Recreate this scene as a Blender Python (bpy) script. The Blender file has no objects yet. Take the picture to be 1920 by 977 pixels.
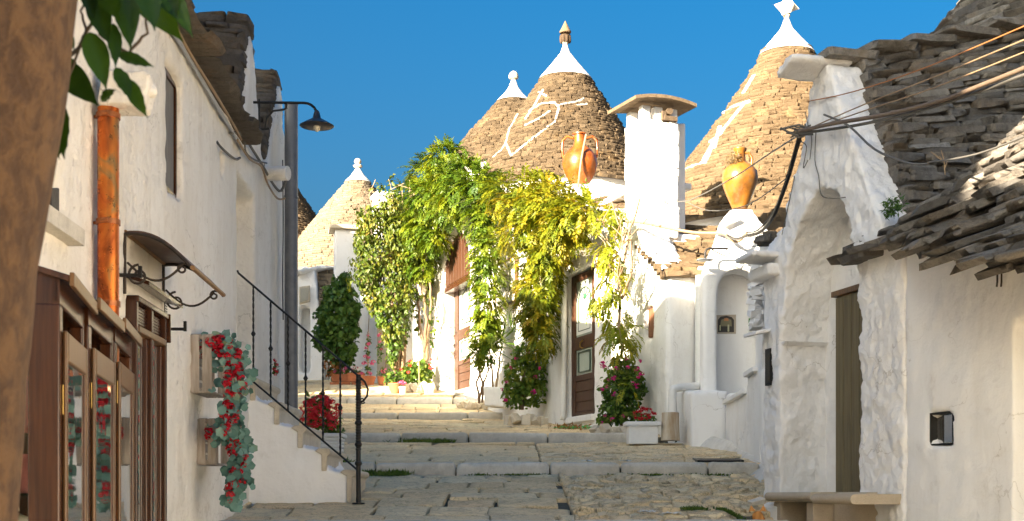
import bpy, bmesh, math, random
import numpy as np
from mathutils import Vector, Matrix, Euler, noise
from mathutils.geometry import tessellate_polygon
random.seed(7); np.random.seed(7)
R = math.radians
sc = bpy.context.scene
COL = sc.collection
# ------------------------------------------------------------------ camera
F, HY, CZ = 2400.0, 930.0, 1.5          # focal length in pixels of a 1920 wide frame, horizon row, eye height
cam = bpy.data.cameras.new('camera'); camo = bpy.data.objects.new('camera', cam); COL.objects.link(camo)
camo.location = (0, 0, CZ); camo.rotation_euler = (R(90), 0, 0)
cam.sensor_width = 36; cam.lens = 45; cam.shift_y = (HY - 488.5) / 1920
cam.clip_start = .05; cam.clip_end = 2000
cam.dof.use_dof = True; cam.dof.focus_distance = 13; cam.dof.aperture_fstop = 9
sc.camera = camo
# ------------------------------------------------------------------ daylight
SUN_EL, SUN_AZ = R(17), math.atan2(-4.05, -4.8)   # azimuth from +Y towards +X: behind the camera, to its left
w = bpy.data.worlds.new('World'); sc.world = w; w.use_nodes = True
wn = w.node_tree; wn.nodes.clear()
sky = wn.nodes.new('ShaderNodeTexSky'); sky.sky_type = 'NISHITA'; sky.sun_disc = False
sky.sun_elevation = SUN_EL; sky.sun_rotation = SUN_AZ; sky.altitude = 0
sky.air_density = 1.0; sky.dust_density = 10.0; sky.ozone_density = 5.0
bg = wn.nodes.new('ShaderNodeBackground'); bg.inputs[1].default_value = .05
wo = wn.nodes.new('ShaderNodeOutputWorld')
hs = wn.nodes.new('ShaderNodeHueSaturation'); hs.inputs['Saturation'].default_value = 1.33
wn.links.new(sky.outputs[0], hs.inputs['Color']); 
tn = wn.nodes.new('ShaderNodeMix'); tn.data_type = 'RGBA'; tn.blend_type = 'MULTIPLY'; tn.inputs[0].default_value = 1; tn.inputs[7].default_value = (.92, .9, .78, 1)   # clear teal evening air
wn.links.new(hs.outputs[0], tn.inputs[6]); wn.links.new(tn.outputs[2], bg.inputs[0]); wn.links.new(bg.outputs[0], wo.inputs[0])
sun = bpy.data.lights.new('sun', 'SUN'); sun.energy = 3.9; sun.angle = R(.5); sun.color = (1, .84, .63)
suno = bpy.data.objects.new('sun', sun); COL.objects.link(suno)
SUND = Vector((math.sin(SUN_AZ) * math.cos(SUN_EL), math.cos(SUN_AZ) * math.cos(SUN_EL), math.sin(SUN_EL)))
suno.rotation_euler = SUND.to_track_quat('Z', 'Y').to_euler(); suno.location = (-8, -8, 20)
sc.view_settings.view_transform = 'Standard'; sc.view_settings.look = 'None'
sc.view_settings.exposure = 2.98; sc.view_settings.gamma = 1
sc.cycles.max_bounces = 8; sc.cycles.transparent_max_bounces = 24

# ------------------------------------------------------------------ helpers
def P(px, py, Y): return Vector(((px - 960) / F * Y, Y, CZ + (HY - py) / F * Y))
def proj(v): return (960 + F * v[0] / max(v[1], .01), HY - F * (v[2] - CZ) / max(v[1], .01))
def inframe(v, m=30):
    x, y = proj(v); return v[1] > .5 and -m < x < 1920 + m and -m < y < 977 + m
U = random.uniform
ORG = {}
def org(o): return ORG.get(o.name, Vector((0, 0, 0))) if o else Vector((0, 0, 0))
def tag(o, label=None, cat=None, group=None, kind=None):
    if label: o['label'] = label
    if cat: o['category'] = cat
    if group: o['group'] = group
    if kind: o['kind'] = kind
    return o
def thing(name, label, cat, loc=(0, 0, 0), group=None, kind=None):
    o = bpy.data.objects.new(name, None); COL.objects.link(o); o.location = loc; o.empty_display_size = .1
    ORG[o.name] = Vector(loc)
    return tag(o, label, cat, group, kind)
def link(name, me, parent=None, mat=None):
    o = bpy.data.objects.new(name, me); COL.objects.link(o)
    if mat and not me.materials: me.materials.append(mat)
    if parent: o.parent = parent; ORG[o.name] = org(parent)
    return o
def copy_tree(o, parent=None):
    c = o.copy(); COL.objects.link(c)
    if parent: c.parent = parent
    for ch in list(o.children): copy_tree(ch, c)
    return c
class MB:
    def __init__(s): s.v = []; s.f = []
    def add(s, vs, fs):
        n = len(s.v); s.v += [Vector(v) for v in vs]; s.f += [[i + n for i in f] for f in fs]; return s
    def box(s, c, d, rz=0, rx=0, ry=0, M=None):
        m = M or Matrix.Translation(c) @ Euler((rx, ry, rz)).to_matrix().to_4x4()
        vs = [m @ Vector((x * d[0] / 2, y * d[1] / 2, z * d[2] / 2)) for x in (-1, 1) for y in (-1, 1) for z in (-1, 1)]
        return s.add(vs, [(0, 1, 3, 2), (4, 6, 7, 5), (0, 4, 5, 1), (2, 3, 7, 6), (0, 2, 6, 4), (1, 5, 7, 3)])
    def bar(s, a, b, wd, th, up=(0, 0, 1)):
        a, b = Vector(a), Vector(b); d = b - a; L = d.length; x = d.normalized(); y = Vector(up).cross(x)
        if y.length < 1e-4: y = Vector((0, 1, 0)).cross(x)
        y.normalize(); z = x.cross(y)
        m = Matrix((x, y, z)).transposed().to_4x4(); m.translation = (a + b) / 2
        return s.box(None, (L, wd, th), M=m)
    def tube(s, pts, r, n=8, cap=True):
        pts = [Vector(p) for p in pts]; rs = r if isinstance(r, (list, tuple)) else [r] * len(pts)
        base = len(s.v); pn = None
        for i, p in enumerate(pts):
            t = (pts[min(i + 1, len(pts) - 1)] - pts[max(i - 1, 0)]).normalized()
            if pn is None:
                pn = t.cross(Vector((0, 0, 1)))
                if pn.length < .01: pn = t.cross(Vector((0, 1, 0)))
            pn = (pn - t * pn.dot(t)).normalized(); q = t.cross(pn)
            for k in range(n):
                a = 2 * math.pi * k / n
                s.v.append(p + (pn * math.cos(a) + q * math.sin(a)) * rs[i])
        for i in range(len(pts) - 1):
            for k in range(n):
                a = base + i * n + k; b = base + i * n + (k + 1) % n
                s.f.append([a, b, b + n, a + n])
        if cap:
            s.f.append([base + k for k in range(n)][::-1]); e = base + (len(pts) - 1) * n
            s.f.append([e + k for k in range(n)])
        return s
    def lathe(s, c, prof, n=24, wob=0):
        c = Vector(c); base = len(s.v)
        for (r, z) in prof:
            for k in range(n):
                a = 2 * math.pi * k / n; rr = r
                p = Vector((math.cos(a), math.sin(a), 0))
                if wob: rr *= 1 + wob * noise.noise(Vector((p.x * 1.5, p.y * 1.5, z * 1.3)) + c)
                s.v.append(c + p * rr + Vector((0, 0, z)))
        for i in range(len(prof) - 1):
            for k in range(n):
                a = base + i * n + k; b = base + i * n + (k + 1) % n
                s.f.append([a, b, b + n, a + n])
        s.f.append([base + k for k in range(n)][::-1]); e = base + (len(prof) - 1) * n
        s.f.append([e + k for k in range(n)]); return s
    def prism(s, poly, d):
        """poly: 3d points of a planar outline, d: extrusion vector"""
        n = len(poly); d = Vector(d); poly = [Vector(p) for p in poly]
        vs = poly + [p + d for p in poly]
        tris = [list(t) for t in tessellate_polygon([poly])]
        return s.add(vs, tris + [[i + n for i in t][::-1] for t in tris] + [[i, (i + 1) % n, (i + 1) % n + n, i + n] for i in range(n)])
    def mesh(s, name, off=Vector((0, 0, 0)), smooth=False):
        me = bpy.data.meshes.new(name); me.from_pydata([tuple(v - off) for v in s.v], [], s.f)
        bm = bmesh.new(); bm.from_mesh(me); bmesh.ops.recalc_face_normals(bm, faces=bm.faces); bm.to_mesh(me); bm.free()
        if smooth: shade(me, smooth)
        return me
    def build(s, name, mat, parent=None, smooth=False, bevel=0, label=None, cat=None, group=None, kind=None, at=None):
        off = org(parent) if parent else (Vector(at) if at is not None else Vector((0, 0, 0)))
        me = s.mesh(name, off, smooth); o = link(name, me, parent, mat)
        if not parent: o.location = off; ORG[o.name] = off
        if bevel:
            b = o.modifiers.new('bevel', 'BEVEL'); b.width = bevel; b.segments = 2; b.limit_method = 'ANGLE'; b.angle_limit = R(40)
        return tag(o, label, cat, group, kind)
def shade(me, ang=True):
    me.shade_smooth()
    if ang is not True:
        bm = bmesh.new(); bm.from_mesh(me)
        for e in bm.edges:
            if len(e.link_faces) == 2 and e.calc_face_angle(0) > R(ang): e.smooth = False
        bm.to_mesh(me); bm.free()
# ------------------------------------------------------------------ materials
class NT:
    def __init__(s, name):
        s.m = bpy.data.materials.new(name); s.m.use_nodes = True; s.t = s.m.node_tree; s.t.nodes.clear()
        s.out = s.n('ShaderNodeOutputMaterial'); s.b = s.n('ShaderNodeBsdfPrincipled'); s.l(s.b.outputs[0], s.out.inputs[0])
        s.pos = s.n('ShaderNodeNewGeometry').outputs['Position']
    def n(s, t, **k):
        x = s.t.nodes.new(t)
        for a, b in k.items(): setattr(x, a, b)
        return x
    def l(s, a, b): s.t.links.new(a, b)
    def put(s, v, sock):
        if isinstance(v, bpy.types.NodeSocket): s.l(v, sock)
        elif isinstance(v, (tuple, list)) and sock.type == 'RGBA': sock.default_value = (*v[:3], 1)
        else: sock.default_value = v
    def noise(s, scale, detail=4, rough=.6, stretch=None, dist=0):
        x = s.n('ShaderNodeTexNoise'); x.inputs['Scale'].default_value = scale; x.inputs['Detail'].default_value = detail
        x.inputs['Roughness'].default_value = rough; x.inputs['Distortion'].default_value = dist
        s.l(s.vec(stretch), x.inputs['Vector']); return x.outputs['Fac']
    def vec(s, stretch=None):
        if not stretch: return s.pos
        mp = s.n('ShaderNodeMapping'); mp.inputs['Scale'].default_value = stretch; s.l(s.pos, mp.inputs['Vector']); return mp.outputs[0]
    def voro(s, scale, feature='F1', stretch=None, out='Distance'):
        x = s.n('ShaderNodeTexVoronoi', feature=feature); x.inputs['Scale'].default_value = scale
        s.l(s.vec(stretch), x.inputs['Vector']); return x.outputs[out]
    def math(s, op, a, b=0, c=None, clamp=False):
        x = s.n('ShaderNodeMath', operation=op, use_clamp=clamp); s.put(a, x.inputs[0]); s.put(b, x.inputs[1])
        if c is not None: s.put(c, x.inputs[2])
        return x.outputs[0]
    def ramp(s, fac, stops, interp='LINEAR'):
        x = s.n('ShaderNodeValToRGB'); cr = x.color_ramp; cr.interpolation = interp
        while len(cr.elements) < len(stops): cr.elements.new(.5)
        for e, (p, c) in zip(cr.elements, stops):
            e.position = p; e.color = (c, c, c, 1) if not isinstance(c, (tuple, list)) else (*c[:3], 1)
        s.l(fac, x.inputs[0]); return x.outputs[0]
    def mix(s, f, a, b, mode='MIX'):
        x = s.n('ShaderNodeMix', data_type='RGBA', blend_type=mode); s.put(f, x.inputs[0]); s.put(a, x.inputs[6]); s.put(b, x.inputs[7])
        return x.outputs[2]
    def rnd(s):
        a = s.n('ShaderNodeAttribute', attribute_name='rnd').outputs['Fac']; o = s.n('ShaderNodeObjectInfo').outputs['Random']
        return s.math('FRACT', s.math('ADD', a, o))
    def bump(s, h, strength, dist=.02, prev=None):
        x = s.n('ShaderNodeBump'); x.inputs['Strength'].default_value = strength; x.inputs['Distance'].default_value = dist
        s.l(h, x.inputs['Height'])
        if prev: s.l(prev, x.inputs['Normal'])
        return x.outputs[0]
    def set(s, **k):
        for a, v in k.items():
            s.put(v, s.b.inputs[{'col': 'Base Color', 'rough': 'Roughness', 'metal': 'Metallic', 'nrm': 'Normal', 'spec': 'Specular IOR Level',
                                 'coat': 'Coat Weight', 'alpha': 'Alpha', 'em': 'Emission Color', 'ems': 'Emission Strength'}[a]])
        return s.m
MATS = {}
def plaster(name, col=(.8, .79, .76), dirt=(.52, .46, .38), dirt_amt=.35, b=.5, sc_=1.0, crack=False):
    t = NT(name)
    n1 = t.noise(1.1 * sc_, 6, .65, (1, 1, .6)); n2 = t.noise(9 * sc_, 6, .7); n3 = t.noise(55 * sc_, 4, .6); v = t.voro(26 * sc_, 'SMOOTH_F1')
    f = t.math('MULTIPLY', t.ramp(n1, [(.42, 0), (.75, 1)]), dirt_amt)
    spots = t.math('MULTIPLY', t.ramp(n2, [(.58, 0), (.72, 1)]), dirt_amt * .9); streak = t.math('MULTIPLY', t.ramp(t.noise(5 * sc_, 6, .7, (1, 1, .14)), [(.5, 0), (.72, 1)]), dirt_amt * .8)
    c = t.mix(f, col, dirt); c = t.mix(streak, c, tuple(x * .92 for x in dirt)); c = t.mix(spots, c, tuple(x * .8 for x in dirt))
    vx = t.n('ShaderNodeTexVoronoi', feature='DISTANCE_TO_EDGE'); vx.inputs['Scale'].default_value = 1.1; mv = t.n('ShaderNodeVectorMath', operation='MULTIPLY_ADD')
    ncol = t.n('ShaderNodeTexNoise'); ncol.inputs['Scale'].default_value = 3.5; ncol.inputs['Detail'].default_value = 6; t.l(t.pos, ncol.inputs['Vector']); t.l(ncol.outputs['Color'], mv.inputs[0]); mv.inputs[1].default_value = (.7, .7, .7); t.l(t.pos, mv.inputs[2]); t.l(mv.outputs[0], vx.inputs['Vector'])
    ck = t.math('MULTIPLY', t.ramp(vx.outputs['Distance'], [(.0, 1), (.006, 0)]), t.ramp(t.noise(.9, 3, .5), [(.5, 0), (.6, .55)])); c = t.mix(ck, c, (.3, .26, .2))
    h = t.math('ADD', t.math('MULTIPLY', n2, 1.1), t.math('ADD', t.math('MULTIPLY', n3, .35), t.math('MULTIPLY', v, .25)))
    if crack:
        pit = t.ramp(t.noise(16 * sc_, 5, .8, None, .6), [(.36, 0), (.44, 1)]); h = t.math('ADD', h, t.math('MULTIPLY', pit, .35))
    return t.set(col=c, rough=.88, spec=.25, nrm=t.bump(h, b, .03))
def stone_mat(name, cols, lichen=(.07, .065, .055), lam=.6, b=.8, s_=1.0, warm=None, paint=None):
    t = NT(name); r = t.rnd()
    c = t.ramp(r, [(i / max(1, len(cols) - 1), k) for i, k in enumerate(cols)])
    n1 = t.noise(3.2 * s_, 6, .7); n2 = t.noise(28 * s_, 5, .7, (1, 1, 2.6)); n3 = t.noise(120 * s_, 3, .6, (1, 1, 2))
    lf = t.math('MULTIPLY', t.ramp(t.noise(11 * s_, 7, .75), [(.45, 0), (.68, 1)]), lam)
    c = t.mix(t.math('MULTIPLY', t.ramp(n1, [(.3, 1), (.62, 0)]), .35), c, lichen)
    c = t.mix(lf, c, lichen)
    if warm: c = t.mix(t.math('MULTIPLY', t.ramp(t.noise(2.2 * s_, 5, .7), [(.55, 0), (.72, 1)]), .6), c, warm)
    c = t.mix(t.math('MULTIPLY', t.ramp(n3, [(.3, 1), (.55, 0)]), .35), c, tuple(x * .45 for x in cols[0]))
    if paint: c = t.mix(paint(t), c, (.8, .79, .76))
    h = t.math('ADD', t.math('MULTIPLY', n2, 1.0), t.math('MULTIPLY', n3, .35))
    return t.set(col=c, rough=.92, spec=.2, nrm=t.bump(h, b, .03))
def wood(name, a, b_, axis=(1, 1, .06), rough=.4, bp=.25, s_=60):
    t = NT(name); n = t.noise(s_, 5, .6, axis); n2 = t.noise(4, 4, .6)
    c = t.mix(t.ramp(n, [(.35, 0), (.65, 1)]), a, b_); c = t.mix(t.math('MULTIPLY', n2, .35), c, tuple(x * .45 for x in a))
    return t.set(col=c, rough=rough, nrm=t.bump(n, bp, .006))
def plain(name, col, rough=.6, metal=0, var=.15, nb=.2, ns=30, spec=.5, coat=0):
    t = NT(name); n = t.noise(ns, 5, .65)
    c = t.mix(t.math('MULTIPLY', t.ramp(n, [(.35, 0), (.7, 1)]), var), col, tuple(x * .3 for x in col))
    return t.set(col=c, rough=rough, metal=metal, spec=spec, coat=coat, nrm=t.bump(n, nb, .008))
def leafmat(name, stops, trans=.35, rough=.45):
    t = NT(name); a = t.n('ShaderNodeAttribute', attribute_name='rnd').outputs['Fac']
    o = t.n('ShaderNodeObjectInfo').outputs['Random']
    big = t.noise(1.6, 3, .6); f = t.math('ADD', t.math('MULTIPLY', a, .62), t.math('MULTIPLY', t.ramp(big, [(.36, 0), (.64, 1)]), .38))
    c = t.ramp(f, stops); c = t.mix(.25, c, t.mix(t.noise(40, 2, .5), c, tuple(x * .6 for x in stops[0][1])))
    t.set(col=c, rough=rough, spec=.35)
    tr = t.n('ShaderNodeBsdfTranslucent'); t.l(t.mix(1, c, (1.3, 1.2, .5), 'MULTIPLY'), tr.inputs[0])
    mx = t.n('ShaderNodeMixShader'); mx.inputs[0].default_value = trans
    t.l(t.b.outputs[0], mx.inputs[1]); t.l(tr.outputs[0], mx.inputs[2]); t.l(mx.outputs[0], t.out.inputs[0]); return t.m
def glass(name, tint=(.9, .95, .93), refl=.3, rough=.03):
    t = NT(name); g = t.n('ShaderNodeBsdfGlossy'); g.inputs['Roughness'].default_value = rough; g.inputs[0].default_value = (1, 1, 1, 1)
    tr = t.n('ShaderNodeBsdfTransparent'); tr.inputs[0].default_value = (*tint, 1)
    lw = t.n('ShaderNodeLayerWeight'); lw.inputs[0].default_value = .55
    nb = t.bump(t.noise(2.5, 2, .5), .12, .02); t.l(nb, g.inputs['Normal'])
    mx = t.n('ShaderNodeMixShader'); t.l(t.math('ADD', t.math('MULTIPLY', lw.outputs[1], .6), refl, clamp=True), mx.inputs[0])
    t.l(tr.outputs[0], mx.inputs[1]); t.l(g.outputs[0], mx.inputs[2]); t.l(mx.outputs[0], t.out.inputs[0]); return t.m

M_white = plaster('limewash', (.86, .85, .82), (.6, .55, .47), .3, .5)
M_white_rough = plaster('rough_limewash', (.87, .865, .86), (.62, .58, .53), .2, .55, .8, True)
M_white_smooth = plaster('smooth_limewash', (.87, .865, .855), (.68, .63, .56), .32, .3, .6)
M_white_left = plaster('old_limewash', (.86, .83, .77), (.6, .52, .41), .42, .65, .9, True)
M_cap = plaster('lime_cap', (.8, .79, .76), (.55, .5, .42), .4, .4, 1.5)
M_apron = plaster('worn_lime_ground', (.72, .69, .63), (.45, .4, .32), .6, .6, 1.2)
M_roofstone = stone_mat('grey_roof_stone', [(.2, .19, .175), (.3, .28, .255), (.15, .138, .125), (.42, .39, .345), (.26, .22, .175), (.36, .335, .3)], (.06, .056, .05), .65, .9, 1.2, (.3, .21, .12))
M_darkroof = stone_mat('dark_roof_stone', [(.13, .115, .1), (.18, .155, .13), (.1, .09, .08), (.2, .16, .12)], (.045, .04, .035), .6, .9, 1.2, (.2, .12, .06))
M_core = plain('dry_stone_core', (.09, .075, .06), .95, 0, .5, .6, 20)
M_cut = stone_mat('pale_cut_stone', [(.68, .59, .45), (.74, .66, .53)], (.4, .32, .21), .35, .3, 1.5)
M_kerb = stone_mat('white_kerb_stone', [(.78, .73, .63), (.82, .78, .7), (.72, .66, .55)], (.34, .31, .25), .35, .6, 1.3)
def pave_mat():
    t = NT('limestone_paving'); r = t.rnd(); c = t.ramp(r, [(0, (.8, .6, .34)), (.3, (.92, .74, .46)), (.55, (.86, .65, .38)), (.8, (.92, .78, .52)), (1, (.74, .6, .4))])
    w1 = t.noise(5, 7, .72, (1, 2.2, 1), 1.0); w2 = t.noise(38, 6, .75, (1, 1.8, 1)); n0 = t.noise(1.3, 5, .6)
    c = t.mix(t.math('MULTIPLY', t.ramp(n0, [(.4, 0), (.65, 1)]), .4), c, (.72, .57, .34))
    crack = t.ramp(t.math('ABSOLUTE', t.math('SUBTRACT', w1, .5)), [(.0, 1), (.018, 0)]); pits = t.ramp(w2, [(.36, 1), (.47, 0)])
    c = t.mix(t.math('MULTIPLY', crack, .7), c, (.14, .1, .055)); c = t.mix(t.math('MULTIPLY', pits, .4), c, (.3, .22, .12))
    moss = t.math('MULTIPLY', t.ramp(t.noise(2.4, 6, .7), [(.62, 0), (.72, 1)]), .5); c = t.mix(t.math('MULTIPLY', moss, pits), c, (.1, .13, .03))
    h = t.math('SUBTRACT', t.math('ADD', t.math('MULTIPLY', w1, .8), w2), t.math('MULTIPLY', crack, .6))
    return t.set(col=c, rough=.8, spec=.3, nrm=t.bump(h, .7, .025))
M_joint = plain('earth_joint', (.1, .09, .06), .95, 0, .5, .6, 25)
M_pave = pave_mat()
M_iron = plain('black_iron', (.025, .024, .024), .45, .6, .3, .3, 60)
M_iron_rust = plain('dark_rusty_iron', (.06, .045, .035), .6, .4, .5, .5, 50)
M_pipegrey = plain('grey_pipe', (.17, .175, .185), .5, .3, .4, .25, 12)
M_wdark = wood('dark_varnished_wood', (.075, .026, .01), (.035, .012, .006), (1, 1, .05), .25, .2)
M_wgold = wood('worn_golden_wood', (.17, .085, .028), (.085, .04, .014), (1, 1, .05), .35, .2)
M_door = wood('brown_door_wood', (.085, .033, .015), (.05, .02, .01), (1, 1, .06), .5, .3)
M_crate = wood('whitewashed_crate_wood', (.5, .44, .38), (.3, .25, .2), (1, 1, .1), .8, .5, 50)
M_terra = plain('terracotta', (.5, .17, .07), .75, 0, .3, .3, 18)
M_glass = glass('window_glass')
M_clear = glass('clear_glass', (.95, .97, .96), .06)
M_pane_dark = glass('dark_glass', (.35, .36, .36), .35)
M_cable = plain('grey_cable', (.12, .115, .105), .6, 0, .3, .1)
M_cable_tan = plain('tan_cable', (.32, .22, .13), .6, 0, .3, .1)
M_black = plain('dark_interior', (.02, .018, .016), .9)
M_pot_white = plain('white_planter', (.78, .77, .74), .6, 0, .12, .2, 14)
M_paper = plain('white_paper', (.75, .75, .72), .7, 0, .05, .0)

# ------------------------------------------------------------------ wall planes
class Wall:
    def __init__(s, x0, k, side):
        m = math.hypot(k, 1); s.x0, s.k = x0, k; s.o = Vector((x0, 0, 0)); s.u = Vector((k / m, 1 / m, 0)); s.n = Vector((side / m, -side * k / m, 0))
    def at(s, px): q = (px - 960) / F; return s.x0 / (q - s.k)          # depth Y of this image column
    def sz(s, px, py): Y = s.at(px); return (Y / s.u.y, CZ + (HY - py) / F * Y)
    def pt(s, a, z, d=0): return s.o + s.u * a + s.n * d + Vector((0, 0, z))
    def pp(s, px, py, d=0):                                             # point of the sight line at distance d in front of the wall
        r = Vector(((px - 960) / F, 1, (HY - py) / F)); c = Vector((0, 0, CZ)); t = (d + (s.o - c).dot(s.n)) / r.dot(s.n); return c + r * t
class Front(Wall):                                                     # plane facing the camera at depth Y
    def __init__(s, Y): s.Y = Y; s.o = Vector((0, Y, 0)); s.u = Vector((1, 0, 0)); s.n = Vector((0, -1, 0))
    def at(s, px): return s.Y
    def sz(s, px, py): return ((px - 960) / F * s.Y, CZ + (HY - py) / F * s.Y)
class Seg(Wall):                                                       # plane through two plan points
    def __init__(s, a, b):
        s.o = Vector((a[0], a[1], 0)); d = Vector((b[0] - a[0], b[1] - a[1], 0)); s.L = d.length; s.u = d.normalized()
        s.n = Vector((s.u.y, -s.u.x, 0))
        if s.n.y > 0: s.n = -s.n
    def sz(s, px, py):
        q = (px - 960) / F; a = (q * s.o.y - s.o.x) / (s.u.x - q * s.u.y); Y = s.o.y + a * s.u.y
        return (a, CZ + (HY - py) / F * Y)
TEX = {}
def clouds(size, depth=3):
    k = (size, depth)
    if k not in TEX:
        t = bpy.data.textures.new('plaster_relief', 'CLOUDS'); t.noise_scale = size; t.noise_depth = depth; TEX[k] = t
    return TEX[k]
def solid(W, outline, holes, thick, mat, name='wall', parent=None, voxel=.04, disp=.03, tsize=.35, d0=0, pix=False, **kw):
    """wall panel from an (s,z) outline with holes; limewash rounding by voxel remesh + relief"""
    if pix: outline = [W.sz(*p) for p in outline]
    loops = [outline] + holes
    vs = []; fs = []; l3 = []
    for lp in loops: l3.append([Vector((a, z, 0)) for a, z in lp])
    flat = [p for lp in loops for p in lp]; n = len(flat)
    vs = [W.pt(a, z, d0) for a, z in flat] + [W.pt(a, z, d0 - thick) for a, z in flat]
    for t in tessellate_polygon(l3): fs += [list(t), [t[2] + n, t[1] + n, t[0] + n]]
    i0 = 0
    for lp in loops:
        m = len(lp)
        for i in range(m): a, b = i0 + i, i0 + (i + 1) % m; fs.append([a, b, b + n, a + n])
        i0 += m
    o = MB().add(vs, fs).build(name, mat, parent, **kw)
    soften(o, voxel, disp, tsize); return o
def soften(o, voxel, disp, tsize=.35, d2=None):
    if voxel:
        r = o.modifiers.new('remesh', 'REMESH'); r.mode = 'VOXEL'; r.voxel_size = voxel; r.use_smooth_shade = True
        s = o.modifiers.new('smooth', 'SMOOTH'); s.factor = .5; s.iterations = 2
        if disp:
            d = o.modifiers.new('relief', 'DISPLACE'); d.texture = clouds(tsize); d.strength = disp; d.mid_level = .5
            d = o.modifiers.new('fine_relief', 'DISPLACE'); d.texture = clouds(tsize * .25, 2); d.strength = disp * .5 if d2 is None else d2; d.mid_level = .5
def rect(W, x0, y0, x1, y1):
    """opening from picture columns x0,x1; top row y0 and bottom row y1 read at column x0"""
    a0, zt = W.sz(x0, y0); a1, _ = W.sz(x1, y0); zb = W.sz(x0, y1)[1]
    return [(a0, zb), (a1, zb), (a1, zt), (a0, zt)]
def archpts(a0, a1, zb, zs, za, n=10, pw=1.0):
    c, h = (a0 + a1) / 2, (a1 - a0) / 2
    return [(a0, zb)] + [(c - h * math.cos(math.pi * i / n), zs + (za - zs) * math.sin(math.pi * i / n) ** pw) for i in range(n + 1)] + [(a1, zb)]

# ------------------------------------------------------------------ loose stones
def stone_lib(nvar=8, chip=.09):
    out = []
    for k in range(nvar):
        bm = bmesh.new(); bmesh.ops.create_cube(bm, size=1)
        bmesh.ops.subdivide_edges(bm, edges=[e for e in bm.edges if abs(e.verts[0].co.x - e.verts[1].co.x) > .5], cuts=1)
        for v in bm.verts:
            v.co += Vector((U(-1, 1) * chip * .7, U(-1, 1) * chip * 1.2, U(-1, 1) * chip * 1.3))
        bmesh.ops.bevel(bm, geom=list(bm.edges), offset=.07, segments=1, affect='EDGES', profile=.5)
        bmesh.ops.triangulate(bm, faces=bm.faces)
        me = bpy.data.meshes.new('stone'); bm.to_mesh(me); bm.free(); shade(me, 38); out.append(me)
    return out
LIB = stone_lib()
LIBN = []
for me in LIB:
    v = np.empty(len(me.vertices) * 3); me.vertices.foreach_get('co', v); f = np.empty(len(me.polygons) * 3, int); me.polygons.foreach_get('vertices', f)
    LIBN.append((v.reshape(-1, 3), f.reshape(-1, 3)))
LIBM = {}
def pieces(parent, name, items, mat, limit=300, rest=None):
    """items: (matrix, priority, variant). The most prominent become single objects, the rest one joined part"""
    items = sorted(items, key=lambda t: -t[1]); off = Matrix.Translation(-org(parent))
    for m, p, k in items[:limit]:
        key = (k, mat.name)
        if key not in LIBM: c = LIB[k].copy(); c.materials.append(mat); LIBM[key] = c
        o = link(name, LIBM[key], parent); o.matrix_basis = off @ m
    if items[limit:]:
        vs, fs, rn, n = [], [], [], 0
        for m, p, k in items[limit:]:
            v, f = LIBN[k]; a = np.array(off @ m); vs.append(v @ a[:3, :3].T + a[:3, 3]); fs.append(f + n); n += len(v); rn.append(np.full(len(f), U(0, 1)))
        joined(rest or name, np.vstack(vs), np.vstack(fs), mat, parent, np.concatenate(rn), kind='stuff', smooth=38)
def joined(name, v, f, mat, parent=None, rnd=None, kind=None, smooth=False, **kw):
    me = bpy.data.meshes.new(name); v = np.asarray(v, float); f = np.asarray(f, int)
    me.vertices.add(len(v)); me.vertices.foreach_set('co', v.ravel())
    k = f.shape[1]; me.loops.add(f.size); me.loops.foreach_set('vertex_index', f.ravel())
    me.polygons.add(len(f)); me.polygons.foreach_set('loop_start', np.arange(0, f.size, k)); me.polygons.foreach_set('loop_total', np.full(len(f), k))
    me.update(calc_edges=True)
    if rnd is not None:
        a = me.attributes.new('rnd', 'FLOAT', 'FACE'); a.data.foreach_set('value', np.asarray(rnd, float))
    o = link(name, me, parent, mat); return tag(o, kind=kind, **kw)
def frame_m(p, x, y, z, sx, sy, sz):
    m = Matrix(((x[0] * sx, y[0] * sy, z[0] * sz, p[0]), (x[1] * sx, y[1] * sy, z[1] * sz, p[1]), (x[2] * sx, y[2] * sy, z[2] * sz, p[2]), (0, 0, 0, 1))); return m
def prio(p, n):
    d = (Vector((0, 0, CZ)) - Vector(p)); f = d.normalized().dot(n); L = d.length
    return (f if inframe(p) and f > 0 else f - 5) / L * 10
def cone_stones(c, prof, ch, sl, depth=.16, jit=.012, full=False, tilt=.25):
    """courses of flat stones round a cone; prof: (z, r) rising"""
    items = []; z = prof[0][0]; zt = prof[-1][0]; zs = [p[0] for p in prof]; rs = [p[1] for p in prof]
    tocam = math.atan2(-c[1], -c[0]); j = 0
    while z < zt:
        h = ch * U(.8, 1.25); r = float(np.interp(z + h / 2, zs, rs)); a = U(0, 1); a1 = a + 2 * math.pi
        while a < a1:
            L = sl * U(.6, 1.5); da = L / max(r, .15)
            am = a + da / 2; a += da
            dd = (am - tocam + math.pi) % (2 * math.pi) - math.pi
            if not full and abs(dd) > R(118): continue
            n = Vector((math.cos(am), math.sin(am), 0)); x = Vector((-n.y, n.x, 0)); rr = r + U(-jit, jit)
            zz = Vector((0, 0, 1)) + n * tilt + x * U(-.05, .05); zz.normalize(); y = zz.cross(x)
            p = Vector((c[0], c[1], z + h / 2)) + n * (rr - depth / 2)
            items.append((frame_m(p, x, y, zz, L * .96, depth, h * .93), prio(p, n), random.randrange(len(LIB))))
        z += h
    return items
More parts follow.
